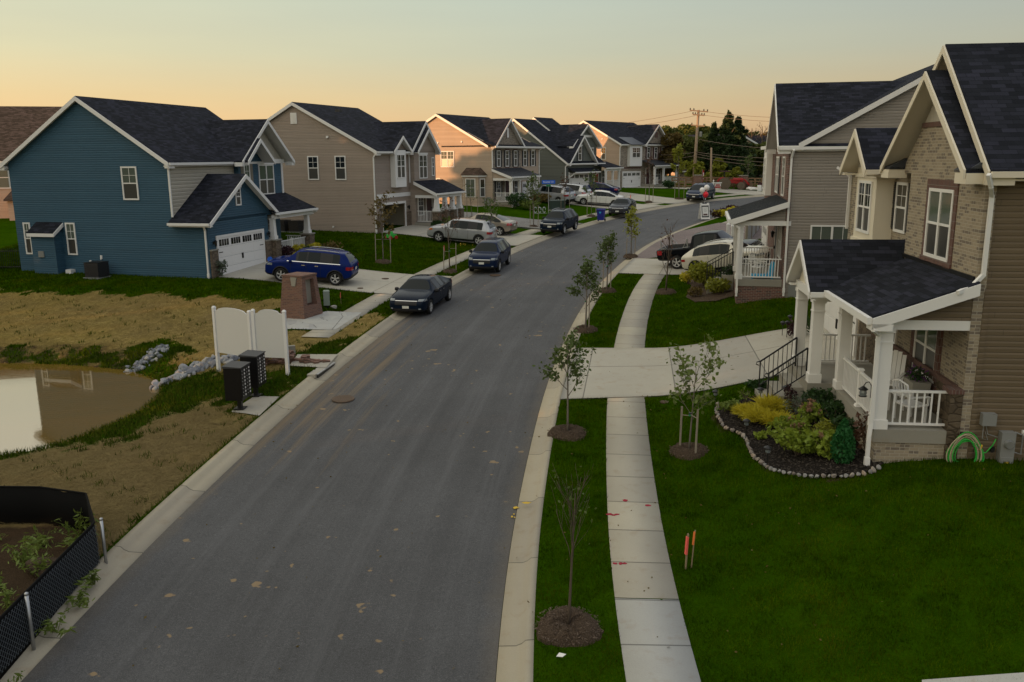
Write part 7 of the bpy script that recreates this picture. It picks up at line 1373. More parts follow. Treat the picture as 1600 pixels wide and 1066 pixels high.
# cluster mail boxes
def mailbox(pos, label, rz):
    r = put('cluster_mailbox', pos, label, 'mailbox', rz, 'black cluster mailboxes', .06); m = MB(); m.box(-.39, .39, -.27, .34, .36, 1.42); m.build('cabinet', M['mbx'], r); t = MB(); t.hexa([(-.42, -.30, 1.42), (.42, -.30, 1.42), (.42, .37, 1.42), (-.42, .37, 1.42), (-.42, -.30, 1.45), (.42, -.30, 1.45), (.42, .37, 1.49), (-.42, .37, 1.49)]); t.build('roof_cap', M['dkgrey'], r)
    p = MB(); p.box(-.07, .07, -.07, .07, .02, .36); p.box(-.18, .18, -.18, .18, -.02, .03); p.build('pedestal', M['black'], r)
    for c in range(2):
        d = MB(); 
        for k in range(8): z = .46+k*.115; d.box(.01-.37+c*.38, .36-.37+c*.38, -.282, -.27, z, z+.105)
        for k in range(8): z = .46+k*.115; d.box(.23-.37+c*.38, .30-.37+c*.38, -.288, -.282, z+.02, z+.075, 1); d.box(.06-.37+c*.38, .09-.37+c*.38, -.288, -.282, z+.04, z+.06, 1)
        d.build('door_panel', [M['mbx'], M['white']], r)
    r.scale = (.92, .88, .95)
M['mbx'] = paint('black_mailbox_paint', (.006, .006, .007), .35)
mz = R(79)
mailbox(gp(376, 641)[:2], 'front black cluster mailbox on the small concrete pad', mz+R(6)); mailbox(gp(398, 622)[:2]+np.array([.02, .1]), 'second black cluster mailbox behind the front one', mz+R(6))
# riprap stones
RK = []
for i in range(6):
    bm = bmesh.new(); bmesh.ops.create_icosphere(bm, subdivisions=2, radius=1); rng = np.random.default_rng(i)
    cut = rng.standard_normal((7, 3)); cut /= np.linalg.norm(cut, axis=1, keepdims=True)
    for v in bm.verts:
        p = np.array(v.co)
        for c in cut:
            d = p@c
            if d > .62: p = p-c*(d-.62)
        v.co = Vector(p*np.array([1, .75, .6]))
    me = bpy.data.meshes.new('rock'); bm.to_mesh(me); bm.free(); mm, nt, b = new_mat('rock_%d' % i, .9, .2); c0 = [(.2, .21, .235), (.27, .275, .285), (.17, .18, .2), (.32, .3, .27), (.24, .25, .27), (.15, .16, .185)][i]; nn = noise(nt, 3, 6, geo(nt)); setc(nt, b, mixc(nt, nn, dk(c0, .55), dk(c0, 1.6))); bump(nt, b, noise(nt, 9, 4, geo(nt)), .05); me.materials.append(mm); RK.append(me)
def rocks(line, n, w, s0, s1, label, group, seed):
    rng = np.random.default_rng(seed); L = [gp(*q)[:2] for q in line]
    for i in range(n):
        t = rng.random()*(len(L)-1); k = min(int(t), len(L)-2); p = L[k]+(L[k+1]-L[k])*(t-k)+rng.standard_normal(2)*w*.5; s_ = s0+(s1-s0)*rng.random()**1.5
        o = bpy.data.objects.new('rock', RK[rng.integers(6)]); COL.objects.link(o); o.location = (p[0], p[1], max(gz(*p), ZW-.1)+s_*.3); o.scale = (s_, s_, s_); o.rotation_euler = tuple(rng.random(3)*6.28*np.array([.15, .15, 1])); tag(o, label, 'rock', group)
rocks([(208, 579), (228, 566), (246, 553), (258, 543)], 120, .40, .06, .17, 'grey riprap stone in the small heap at the far pond bank', 'riprap stones at the far pond bank', 1)
rocks([(252, 604), (275, 592), (300, 580), (325, 570), (352, 563), (372, 562)], 160, .52, .08, .25, 'pale grey riprap stone in the heap left of the sign boards', 'riprap stones in the pond inlet', 2)
# loose bricks and broken masonry by the drain
bm_ = MB().box(-.1, .1, -.05, .05, -.035, .035); b0 = bm_.build('brick', M['brick_mon']); BR = b0.data; bpy.data.objects.remove(b0)
rng = np.random.default_rng(4)
for i in range(70):
    if i < 44: a, b_ = gp(402, 571)[:2], gp(458, 567)[:2]; t = rng.random(); p = a+(b_-a)*t+rng.standard_normal(2)*.10; z = .05+.10*rng.integers(0, 4)
    else: a, b_ = gp(466, 569)[:2], gp(508, 568)[:2]; t = rng.random(); p = a+(b_-a)*t+rng.standard_normal(2)*.07; z = .05+.08*rng.integers(0, 3)*(t < .4)
    o = bpy.data.objects.new('brick', BR); COL.objects.link(o); o.location = (p[0], p[1], gz(*p)+z+.04); o.rotation_euler = (rng.random()*.4, rng.random()*.3, rng.random()*.8-.2); s_ = .8+.6*rng.random(); o.scale = (s_, s_, s_)
    tag(o, 'reddish brick in the stacked pile behind the right sign board' if i < 44 else 'loose reddish brick lying on the drain slab', 'brick', 'bricks stacked behind the sign board' if i < 44 else 'loose bricks on the drain slab')
p = gp(455, 557)[:2]; o = MB().box(-.16, .16, -.06, .06, 0, .42).build('stone_slab', M['slabc']); o.location = (p[0], p[1], gz(*p)); o.rotation_euler = (.06, 0, .4); tag(o, 'tan stone slab standing beside the brick pile', 'slab')
# kerb inlet
p = on_street(517, 577, -.02); s_ = lat(*p)[0][0]
dr = empty('storm_drain', (p[0], p[1], float(Bz(p[1]))), R(street_head(*p)), 'storm drain inlet with dark slot in the left kerb', 'storm drain'); m = MB(); m.box(-1.0, 1.0, .34, .64, .0, .125); m.build('lid', M['concrete'], dr); m = MB(); m.box(-.85, .85, .30, .34, -.03, .085); m.build('slot', M['black'], dr); m = MB(); m.box(-.9, .9, .28, .34, .085, .12); m.build('lintel', M['silvermetal'], dr)
# utility pedestal, marker stakes, small boulder
r = put('utility_pedestal', T(511, 481), 'pale green utility pedestal beside the brick monument', 'utility box', .2); m = MB(); m.box(-.14, .14, -.12, .12, .12, .78); m.frus(0, 0, .15, .13, .78, .12, .10, .83); m.build('case', M['greenbox'], r); m = MB(); m.box(-.11, .11, -.09, .09, -.1, .12); m.build('base', M['black'], r)
o = bpy.data.objects.new('rock', RK[3]); COL.objects.link(o); q = T(522, 483); o.location = (q[0], q[1], gz(*q)+.08); o.scale = (.2, .2, .18); tag(o, 'tan boulder beside the pale green utility pedestal', 'rock')
def stake(pos, label, h=.75, tape='pink', lean=0, w=.035, tz=(.5, .95)):
    r = put('survey_stake', pos, label, 'stake', .3, 'survey stakes with tape'); m = MB(); m.bar((0, 0, -.1), (lean, 0, h), w, w*.6, up=(1, 0, 0)); m.build('stick', M['wood'], r); t = MB(); t.bar((lean*tz[0]-.015, 0, h*tz[0]), (lean*tz[1]-.01, 0, h*tz[1]), w*1.5, w*.9, up=(1, 0, 0)); t.build('tape', M[tape], r)
stake(T(1071, 889), 'left survey stake with pink tape on the near lawn', .74, 'pink', .03, .04, (.42, .92)); stake(T(1076, 889)+np.array([.05, .02]), 'right thinner survey stake with orange tape on the near lawn', .80, 'orange', .06, .026, (.62, .96)); stake(T(533, 476), 'stake with pink and yellow tape left of the near driveway apron', .62, 'pink', 0, .025); stake(T(696, 400), 'leaning stake with pink tape on the lawn by the left sidewalk', .7, 'pink', -.08, .03); stake(T(985, 318), 'small stake with pink tape behind the grey sedan', .9, 'pink', 0, .05)
r = put('yellow_flower', T(724, 388), 'yellow flowers on the lawn by the silver crossover', 'flower'); V, F = leaf_cards(np.c_[RNG.standard_normal((16, 2))*.22, .2+.1*RNG.random(16)], .06, RNG); np_mesh('petals', V, F, M['yellow'], r)
# manholes and lids in the paving
def lid(pos, rad, label, dz, mat='rust', name='manhole_cover', grp=None):
    r = MB(); r.lathe([(0, 0), (rad*.9, 0), (rad*.9, -.004), (rad, -.004), (rad, .0), (rad*1.02, -.02)], (0, 0, 0), 24); 
    for k in range(-3, 4): L = math.sqrt(max(.01, rad*rad*.7-(k*rad*.22)**2)); r.box(-L, L, k*rad*.22-.012, k*rad*.22+.012, 0, .004)
    o = r.build(name, M[mat]); o.location = (pos[0], pos[1], dz); o.rotation_euler = (math.atan(SL), 0, .3); tag(o, label, 'manhole cover', grp)
q = T(536, 620); lid(q, .36, 'rusty round manhole cover on the street beside the mailboxes', float(Bz(q[1]))+.02); q = T(774, 428); lid(q, .32, 'manhole cover on the street in front of the dark blue crossover', float(Bz(q[1]))+.015); q = T(602, 437); lid(q, .2, 'small round lid in the driveway of the blue house, farther one', gz(*q)+.062, 'rust', 'meter_lid'); q = T(563, 452); lid(q, .16, 'small round lid in the driveway of the blue house, nearer one', gz(*q)+.062, 'rust', 'meter_lid'); q = T(1038, 630); lid(q, .14, 'small round lid in the near lawn by the driveway', gz(*q)+.05, 'rust', 'meter_lid')
# spray marks
def splat(px, py, rad, mat, label, asp=1.6, dz=.115, seed=0):
    q = T(px, py); rng = np.random.default_rng(seed); n = 12; P = [(q[0]+rad*asp*(1+.25*rng.standard_normal())*math.cos(6.283*k/n), q[1]+rad*(1+.25*rng.standard_normal())*math.sin(6.283*k/n)) for k in range(n)]
    o = MB().prism([(x, y, float(Bz(y))+dz) for x, y in P], (0, 0, .004)).build('spray_mark', M[mat]); tag(o, label, 'paint mark', 'spray paint marks on concrete', )
for i, (px, py, rr) in enumerate([(976, 784, .05), (1012, 792, .045), (952, 806, .05), (958, 807, .035), (964, 806, .035), (961, 883, .035), (970, 883, .035), (976, 883, .035)]): splat(px, py, rr, 'redspray', 'dark red paint dot on the near sidewalk', 1.5, .112, i)
for i, (px, py, rr, a) in enumerate([(806, 787, .05, 1.2), (803, 797, .03, .6), (804, 802, .03, .5), (800, 801, .045, .5), (822, 786, .05, 1.8)]): splat(px, py, rr, 'yellow', 'yellow paint mark on the right gutter', a, -.022 if px < 815 else .08, 30+i)
q = T(876, 1034); o = MB().prism([(q[0]-.07, q[1], gz(*q)+.09), (q[0]+.03, q[1]-.03, gz(*q)+.10), (q[0]+.09, q[1]+.03, gz(*q)+.11), (q[0]-.02, q[1]+.06, gz(*q)+.12)], (0, 0, .01)).build('paper_scrap', M['white']); tag(o, 'crumpled white paper scrap below the big mulch ring', 'litter')
# wheelie bins
def bin_(pos, label, rz, z=None, s_=1.):
    r = put('wheeled_bin', pos, label, 'bin', rz, 'blue wheeled bins'); 
    if z is not None: r.location.z = z
    m = MB(); m.frus(0, 0, .24, .26, .12, .30, .34, 1.0); m.box(-.33, .33, -.36, .36, .96, 1.02); m.build('body', M['bin'], r); l = MB(); l.hexa([(-.33, -.38, 1.02), (.33, -.38, 1.02), (.33, .40, 1.02), (-.33, .40, 1.02), (-.31, -.34, 1.10), (.31, -.34, 1.10), (.31, .38, 1.08), (-.31, .38, 1.08)]); l.bar((-.28, .44, 1.0), (.28, .44, 1.0), .04, .04); l.build('lid', M['bin'], r)
    for sx in (-.3, .3): w = MB(); w.lathe([(0, -.03), (.13, -.03), (.13, .03), (0, .03)], (0, 0, 0), 14, 'y'); w.v = [(p[1], p[0], p[2]) for p in w.v]; w.build('wheel', M['tyre'], r, loc=(sx, .26, .13))
    g = MB(); g.prism([(.13*math.cos(t), -.335-.0, .78+.13*math.sin(t)) for t in np.linspace(0, 6.283, 3, endpoint=False)+.5], (0, .03, 0)); g.build('emblem', M['teal'], r); r.scale = (s_, s_, s_)
bin_(on_street(936, 346, .1), 'blue wheeled bin standing at the left kerb', R(-20)); bin_(hw('h2', 3.4, 2.2), 'blue wheeled bin inside the open garage', R(40), 3.23); 
o = MB(); o.lathe([(.26, 0), (.3, .75), (.33, .78), (.33, .8)], (0, 0, 0), 14); o = o.build('rubbish_can', M['black']); q = hw('h2', 1.9, 2.4); o.location = (q[0], q[1], 3.23); tag(o, 'black rubbish can inside the open garage', 'bin')
r = put('toy_tractor', T(612, 374), 'green and red plastic ride on toy at the edge of the open garage drive', 'toy', .8); m = MB(); m.box(-.35, .35, -.16, .16, .12, .34); m.frus(-.1, 0, .2, .15, .34, .12, .1, .55); m.build('body', M['hosegreen'], r)
for X, Y in ((-.25, .2), (-.25, -.2), (.25, .2), (.25, -.2)): w = MB(); w.lathe([(0, -.04), (.13, -.04), (.13, .04), (0, .04)], (0, 0, 0), 12, 'y'); w.build('wheel', M['red'], r, loc=(X, Y, .13))
# street sign, transformer, wire stand
def text_mesh(s, size, mat, parent, loc, rot, depth=.004, name='lettering'):
    cu = bpy.data.curves.new(name, 'FONT'); cu.body = s; cu.size = size; cu.align_x = 'CENTER'; cu.align_y = 'CENTER'; cu.extrude = depth; t = bpy.data.objects.new(name, cu); COL.objects.link(t); dg = bpy.context.evaluated_depsgraph_get(); dg.update(); me = bpy.data.meshes.new_from_object(t.evaluated_get(dg)); bpy.data.objects.remove(t); me.materials.clear(); me.materials.append(mat); o = bpy.data.objects.new(name, me); COL.objects.link(o); o.parent = parent; o.location = loc; o.rotation_euler = rot; return o
q = T(857, 342); r = put('street_sign', q, 'blue street name sign on a grey post at the side lane corner', 'street sign', R(4)); m = MB(); m.bar((0, 0, -.2), (0, 0, 2.95), .075, .05, up=(1, 0, 0)); m.build('post', M['silvermetal'], r); m = MB(); m.box(-.58, .58, -.012, .012, 3.02, 3.34); bo = m.build('name_blade', M['signblue'], r); text_mesh('Boulder Dr', .2, M['white'], bo, (0, -.018, 3.18), (math.pi/2, 0, 0)); m = MB(); m.box(-.012, .012, -.42, .42, 2.78, 2.98); m.box(-.2, .2, -.03, .03, 2.80, 2.96); m.build('cross_blade', M['signgreen'], r)
r = put('transformer_box', T(870, 328), 'dark green transformer box on the tan house lawn', 'utility box', R(10)); m = MB(); m.box(-.72, .72, -.5, .5, 0, .82); m.hexa([(-.76, -.54, .82), (.76, -.54, .82), (.76, .54, .82), (-.76, .54, .82), (-.72, -.5, .9), (.72, -.5, .9), (.72, .5, .92), (-.72, .5, .92)]); m.build('case', M['transf'], r); MB().box(-.9, .9, -.7, .7, -.1, .03).build('base_pad', M['concrete'], r)
r = put('house_number_sign', T(845, 337), 'grey wire lawn sign with numbers left of the transformer box', 'lawn sign', R(8)); m = MB()
for i, X in enumerate((-.5, -.1, .3)): m.tube([(X+.13*math.cos(t), 0, .5+.24*math.sin(t)) for t in np.linspace(.6*(i == 0), 6.0, 12)], .045, 6)
m.bar((-.7, 0, .2), (.55, 0, .2), .04, .04); m.build('frame', M['silvermetal'], r)
# A frame sign with balloons
q = T(1100, 342); r = put('sandwich_board', q, 'white folding sign with black printed sheet on the far sidewalk', 'sign', R(12)); m = MB()
for sg in (-1, 1):
    a = MB(); a.hexa([(-.42, sg*.32-.02, 0), (.42, sg*.32-.02, 0), (.42, sg*.32+.02, 0), (-.42, sg*.32+.02, 0), (-.40, sg*.05-.02, 1.28), (.40, sg*.05-.02, 1.28), (.40, sg*.05+.02, 1.28), (-.40, sg*.05+.02, 1.28)]); a.box(-.40, -.24, sg*.04-.02, sg*.04+.02, 1.28, 1.38); a.box(.24, .40, sg*.04-.02, sg*.04+.02, 1.28, 1.38); a.build('panel', M['white'], r)
k = -1; F = lambda x0, x1, z0, z1, off: [(x0, k*lerp(.32, .05, z0/1.28)-off, z0), (x1, k*lerp(.32, .05, z0/1.28)-off, z0), (x1, k*lerp(.32, .05, z1/1.28)-off, z1), (x0, k*lerp(.32, .05, z1/1.28)-off, z1)]
def sheet(nm, x0, x1, z0, z1, off, mat): MB().prism(F(x0, x1, z0, z1, off), (0, .004, 0)).build(nm, mat, r)
sheet('poster', -.34, .34, .14, 1.16, .026, M['dkgrey']); sheet('poster_sheet', -.27, .27, .26, 1.04, .034, M['boardwhite']); sheet('poster_band', -.2, .18, .32, .45, .040, M['maroon'])
for j in range(4): sheet('text_line', -.16, .16-.05*(j % 2), .92-j*.1, .94-j*.1, .040, M['greybox'])
for dx, dz, mt, lb in ((-.24, 2.45, 'white', 'left white balloon above the folding sign'), (.14, 2.68, 'white', 'right white balloon above the folding sign'), (.06, 2.10, 'red', 'red balloon above the folding sign')):
    b = MB(); b.lathe([(0, .27), (.12, .24), (.21, .15), (.24, .02), (.21, -.1), (.12, -.22), (.04, -.29), (.0, -.31)], (0, 0, 0), 16); o = b.build('balloon', M['balloonred'] if mt == 'red' and 'balloonred' in M else (paint('red_balloon', (.75, .02, .04), .3) if mt == 'red' else paint('white_balloon', (.75, .72, .70), .3)), None, True); o.location = (q[0]+dx, q[1], gz(*q)+dz); tag(o, lb, 'balloon', 'balloons tied to the folding sign')
    s_ = MB(); s_.tube([(0, 0, -.3), (-dx*.5, 0, -(dz-1.3)*.6), (-dx, 0, 1.36-dz)], .006, 4); s_.build('string', M['white'], o)
# ---- beyond the bend: rail fence, stone pillars, poles, wires, tractor
def rail_fence(p, q, n, label, h=1.35, mat='fencewood', rails=4, name='rail_fence'):
    p, q = np.array(p), np.array(q); r = put(name, p, label, 'fence', 0); z0 = r.location.z
    for i in range(n+1):
        w = p+(q-p)*i/n; m = MB(); d = w-p; z = gz(*w)-z0; m.box(d[0]-.08, d[0]+.08, d[1]-.08, d[1]+.08, z-.2, z+h); m.build('post', M[mat], r)
    m = MB()
    for i in range(n):
        a = p+(q-p)*i/n; b = p+(q-p)*(i+1)/n
        for k in range(rails): zz = h*(.2+.75*k/(rails-1)); m.bar((a[0]-p[0], a[1]-p[1], gz(*a)-z0+zz), (b[0]-p[0], b[1]-p[1], gz(*b)-z0+zz), .05, .15)
    m.build('rails', M[mat], r)
fy = 107.5
rail_fence(at(1050, 287, fy)[:2], at(1212, 292, fy-1.5)[:2], 15, 'brown wooden rail fence along the far lawn'); rail_fence(at(1098, 280, 113)[:2], at(1152, 282, 113)[:2], 7, 'orange lit plank fence behind the rail fence', 1.5, 'fencewood', 6)
for px, lb in ((1090, 'left pink lit stone pillar in the rail fence'), (1161, 'right pink lit stone pillar in the rail fence')):
    p = at(px, 290, fy-.9)[:2]; r = put('stone_pillar', p, lb, 'pillar', 0, 'stone pillars of the rail fence'); m = MB(); m.frus(0, 0, .55, .5, -.2, .42, .4, 1.55); m.build('shaft', M['brick_mon'], r); MB().box(-.48, .48, -.46, .46, 1.55, 1.63).build('cap', M['slabc'], r)
def pole(b, t, rad, label, arms=True):
    b, t = np.array(b), np.array(t); r = empty('utility_pole', (b[0], b[1], gz(b[0], b[1])), 0, label, 'utility pole', 'utility poles'); z0 = r.location.z; d = t-np.array([b[0], b[1], z0]); m = MB(); m.tube([(0, 0, -.5), tuple(d*.5), tuple(d)], [rad*1.25, rad, rad*.8], 10); m.build('shaft', M['pole'], r, True)
    if arms:
        for f_, L in ((.985, 1.15), (.935, .75), (.80, .85)):
            c = d*f_; a = MB(); a.bar((c[0]-L, c[1]-.2, c[2]+L*.09), (c[0]+L, c[1]-.2, c[2]-L*.09), .12, .14); ao = a.build('crossarm', M['pole'], r)
            for k in ((-.95, -.55, .55, .95) if f_ != .80 else (-.9, .9)): i = MB(); i.lathe([(.06, 0), (.09, .08), (.05, .14), (.08, .2), (0, .24)], (c[0]+k*L, c[1]-.2, c[2]+.07-k*L*.09), 8); i.build('insulator', M['dkgrey'], ao)
        m = MB(); m.lathe([(.16, -.6), (.18, -.1), (.16, 0), (0, .05)], (d[0]*.72+.45, d[1]-.1, d[2]*.72), 10); m.build('transformer', M['greybox'], r)
    return np.array([b[0], b[1], z0])+d
pb = at(1084, 272, 112); pt = at(1091.5, 172, 112); top = pole(pb, pt, .19, 'tall leaning utility pole with crossarms beyond the bend'); p2 = at(1111, 287, 104); p2t = at(1111.5, 231, 104); pole(p2, p2t, .12, 'short bare wooden pole beside the tractor', False)
def wire(P, Q, sag, label, rad=.022):
    P, Q = np.array(P), np.array(Q); m = MB(); pts = [tuple(P+(Q-P)*t-np.array([0, 0, sag*4*t*(1-t)])) for t in np.linspace(0, 1, 15)]; o = m.tube(pts, rad, 5).build('power_line', M['wire'], None, True); tag(o, label, 'power line', 'power lines at the utility pole')
M['wire'] = paint('power_line_wire', (.16, .12, .09), .6)
wire(at(1098, 174, 112), at(1290, 184, 104), .3, 'topmost power line running right from the pole'); wire(at(1099, 180, 112), at(1290, 191, 104), .3, 'second power line running right from the pole'); wire(at(1084, 173, 112), at(900, 200, 126), .3, 'upper power line running left from the pole'); wire(at(1086, 181, 112), at(880, 206, 126), .4, 'lower power line running left from the pole')
for i, (a, b) in enumerate([((1092, 218), (1290, 233)), ((1088, 238), (1290, 244)), ((1088, 241), (1290, 254)), ((1088, 245), (1290, 262)), ((1088, 238), (980, 236)), ((1088, 243), (980, 245))]): wire(at(*a, 111.8), at(*b, 103 if b[0] > 1000 else 122), .45, ['telephone cable right from mid pole', 'thick cable bundle right from the pole', 'lower cable right from the pole', 'lowest drooping cable right from the pole', 'upper cable left behind the brick house', 'lower cable left behind the brick house'][i], .035)
# tractor with front loader
p = at(1142, 299, 105.5)[:2]; r = put('farm_tractor', p, 'red farm tractor with front loader parked on the far lawn', 'tractor', R(-8)); m = MB(); m.box(-.2, 1.35, -.28, .28, .75, 1.2); m.frus(.75, 0, .6, .27, 1.2, .55, .2, 1.36); m.box(-1.1, -.2, -.4, .4, .65, 1.0); m.build('body', M['red'], r)
for sg in (-1, 1):
    f_ = MB(); f_.tube([(-.95+.62*math.cos(t)*1.15, sg*.62, .7+.62*math.sin(t)*1.15) for t in np.linspace(.5, 2.8, 8)], .06, 6); f_.build('fender', M['red'], r)
    for X, rr, w_ in ((-.85, .72, .36), (1.1, .45, .24)):
        w = MB(); w.lathe([(rr*.55, -w_/2), (rr, -w_/2*.8), (rr, w_/2*.8), (rr*.55, w_/2)], (0, 0, 0), 20, 'y'); wo = w.build('wheel', M['dusty'] if 'dusty' in M else paint('dusty_tyre', (.11, .085, .06), .9), r, loc=(X, sg*.62, rr)); h = MB(); h.lathe([(0, sg*w_*.3), (rr*.56, sg*w_*.3), (rr*.56, sg*w_*.2)], (0, 0, 0), 16, 'y'); h.build('rim', M['red'], wo)
    a = MB(); a.bar((.1, sg*.42, 1.15), (1.5, sg*.42, 1.2), .1, .14); a.bar((1.5, sg*.42, 1.2), (2.2, sg*.42, .45), .1, .14); a.bar((.5, sg*.42, .7), (1.3, sg*.42, 1.1), .06, .06); a.build('loader_arm', M['red'], r); a = MB(); a.bar((-.8, sg*.45, .9), (-.9, sg*.45, 2.15), .07, .07, up=(1, 0, 0)); a.build('roll_bar', M['black'], r)
m = MB(); m.box(-1.4, -.2, -.6, .6, 2.12, 2.2); m.build('canopy', M['maroon'], r); m = MB(); m.prism([(2.1, -.85, .1), (2.75, -.85, .05), (2.6, -.85, .15), (2.35, -.85, .9), (2.1, -.85, .95)], (0, 1.7, 0)); m.build('bucket', M['rust'], r); m = MB(); m.box(-.75, -.4, -.22, .22, 1.0, 1.1); m.box(-.85, -.75, -.22, .22, 1.1, 1.5); m.build('seat', M['black'], r); m = MB(); m.tube([(-.1, 0, 1.1), (-.3, 0, 1.4)], .02, 5); m.lathe([(.14, 0), (.17, .01), (.14, .03)], (-.3, 0, 1.4), 12); m.build('steering_wheel', M['black'], r)
p = at(1175, 302, 104.5)[:2]; V, F = [], []; o = bpy.data.objects.new('white_tarp', RK[1].copy()); COL.objects.link(o); o.data.materials.clear(); o.data.materials.append(M['white']); o.location = (p[0], p[1], gz(*p)+.2); o.scale = (1.1, .6, .5); tag(o, 'white tarp heap on the far verge right of the tractor', 'tarp')
p = at(1190, 300, 105)[:2]; o = MB().box(-.4, .4, -.35, .35, 0, .8).box(-.45, .45, -.4, .4, .8, .88).build('crate', M['maroon']); o.location = (p[0], p[1], gz(*p)); tag(o, 'dark brown crate by the white tarp', 'crate'); p = at(1186, 301, 104)[:2]; o = MB().frus(0, 0, .25, .2, 0, .2, .18, .7).build('white_sack', M['white']); o.location = (p[0], p[1], gz(*p)); tag(o, 'white upright sack between tarp and crate', 'sack')
# feather flag, real estate sign
p = at(1097, 275, 109)[:2]; r = put('feather_flag', p, 'red and white feather flag by the left stone pillar', 'flag'); m = MB(); m.tube([(0, 0, 0), (0, 0, 2.2)], .025, 5); m.build('pole', M['silvermetal'], r); m = MB(); m.prism([(.03, 0, .6), (.25, 0, .75), (.34, 0, 1.4), (.2, 0, 2.1), (.03, 0, 2.25)], (0, .02, 0)); m.build('banner', M['red'], r); m = MB(); m.prism([(.1, -.012, 1.0), (.2, -.012, 1.05), (.22, -.012, 1.8), (.12, -.012, 1.9)], (0, .01, 0)); m.build('lettering', M['white'], r)
p = at(1114, 303, 98)[:2]; r = put('estate_sign', p, 'white post estate sign with red panel above the minivan', 'sign'); m = MB(); m.box(-.06, .06, -.06, .06, -.1, 1.7); m.box(-.2, .95, -.04, .04, 1.42, 1.52); m.frus(0, 0, .08, .08, 1.7, .0, .0, 1.82); m.build('post', M['white'], r); m = MB(); m.box(.15, .85, -.02, .02, .85, 1.38); po = m.build('panel', M['boardwhite'], r); m = MB(); m.box(.17, .83, -.026, -.02, .9, 1.08); m.box(.25, .75, -.026, -.02, 1.14, 1.3); m.build('lettering', M['red'], po)
# lane posts and plank fence on the right
for i, (px, py, lb) in enumerate([(1137, 375, 'leftmost white capped post at the reddish lane'), (1144, 381, 'middle white capped post at the reddish lane'), (1150, 372, 'rightmost and tallest white capped post at the reddish lane')]):
    p = gp(px, py)[:2]; r = put('lane_post', p, lb, 'post', 0, 'white posts at the lane'); m = MB(); m.box(-.11, .11, -.11, .11, -.1, 1.1+.12*i); m.build('shaft', M['boardwhite'], r); m = MB(); m.frus(0, 0, .13, .13, 1.1+.12*i, .03, .03, 1.24+.12*i); m.build('cap', M['boardwhite'], r)
a, b = gp(1161, 383)[:2], gp(1186, 358)[:2]; a = a+np.array([.2, 0]); r = put('plank_fence', a, 'weathered grey plank fence receding beside the grey house', 'fence'); z0 = r.location.z; n = 24; b = a+(b-a)*1.0
for k in range(4): m = MB(); w = a+(b-a)*k/3; d = w-a; m.box(d[0]-.07, d[0]+.07, d[1]-.07, d[1]+.07, gz(*w)-z0-.1, gz(*w)-z0+1.75); m.build('post', M['stake'], r)
m = MB()
for k in range(60): w0 = a+(b-a)*k/60; w1 = a+(b-a)*(k+.92)/60; z = gz(*w0)-z0; m.bar((w0[0]-a[0], w0[1]-a[1], z+.85), (w1[0]-a[0], w1[1]-a[1], z+.85), .03, 1.6+.02*(k % 3))
m.build('planks', M['greybox'], r)
# ---- black silt fence, lower left
def silt_fence():
    pts = [np.array(p) for p in [(-8.30, 9.6), (-8.34, 12.8), (-8.36, 15.9)]]; r = put('silt_fence', pts[2], 'black fabric silt fence with chain link mesh and steel posts, lower left', 'fence'); z0 = r.location.z; o = pts[2]; H = .86
    path = [(-8.22, 8.2), (-8.3, 12.8), (-8.36, 15.95), (-9.2, 17.35), (-10.4, 17.75), (-13, 17.95), (-17, 17.8)]; P = []
    for i in range(len(path)-1):
        for t in np.linspace(0, 1, 9)[:-1]: P.append(np.array(path[i])*(1-t)+np.array(path[i+1])*t)
    V, F = [], []; rng = np.random.default_rng(3)
    for w in P:
        g = gz(*w)-z0; V += [(w[0]-o[0], w[1]-o[1], g-.1), (w[0]-o[0]+.02*rng.standard_normal(), w[1]-o[1], g+H*.5), (w[0]-o[0], w[1]-o[1], g+H+.012*rng.standard_normal())]
    for i in range(len(P)-1):
        for k in range(2): F.append((i*3+k, i*3+3+k, i*3+4+k, i*3+k+1))
    o_ = np_mesh('fabric', V, F, M['fabric'], r); md = o_.modifiers.new('s', 'SOLIDIFY'); md.thickness = .012
    m = MB()
    for i in range(16):   # chain link wires on the street stretch
        pass
    A, B = np.array([-8.22, 8.2]), np.array([-8.36, 15.95]); L = np.linalg.norm(B-A); n = int(L/.095); off = np.array([.035, 0])
    for i in range(-9, n+1):
        for sg in (1, -1):
            q0, q1 = i*.095, i*.095+.80; 
            if sg < 0: q0, q1 = q1, q0
            zz = (.02, .84); a0, a1 = q0, q1; za, zb = zz
            if max(a0, a1) < 0 or min(a0, a1) > L: continue
            def clip(u, z, u2, z2):
                if u < 0: z = z+(z2-z)*(0-u)/(u2-u); u = 0
                if u > L: z = z+(z2-z)*(L-u)/(u2-u); u = L
                return u, z
            ua, z_a = clip(a0, za, a1, zb); ub, z_b = clip(a1, zb, a0, za); wa, wb = A+(B-A)*ua/L+off, A+(B-A)*ub/L+off
            m.bar((wa[0]-o[0], wa[1]-o[1], gz(*wa)-z0+z_a), (wb[0]-o[0], wb[1]-o[1], gz(*wb)-z0+z_b), .006, .006)
    m.build('chain_link', M['wiremesh'], r, fix=False)
    for w, hh in (((-8.26, 13.2), .93), ((-8.30, 16.0), .92), ((-8.24, 10.3), .93)):
        p = MB(); g = gz(*w)-z0; p.tube([(w[0]-o[0]+.06, w[1]-o[1], g-.2), (w[0]-o[0]+.06, w[1]-o[1], g+hh)], .032, 8); p.lathe([(.036, 0), (.036, .04), (0, .06)], (w[0]-o[0]+.06, w[1]-o[1], g+hh-.02), 8); p.build('post', M['silvermetal'], r, True)
    t = MB(); t.tube([(w[0]-o[0], w[1]-o[1], gz(*w)-z0+H+.01) for w in P], .022, 6); t.build('top_hem', M['fabric'], r)
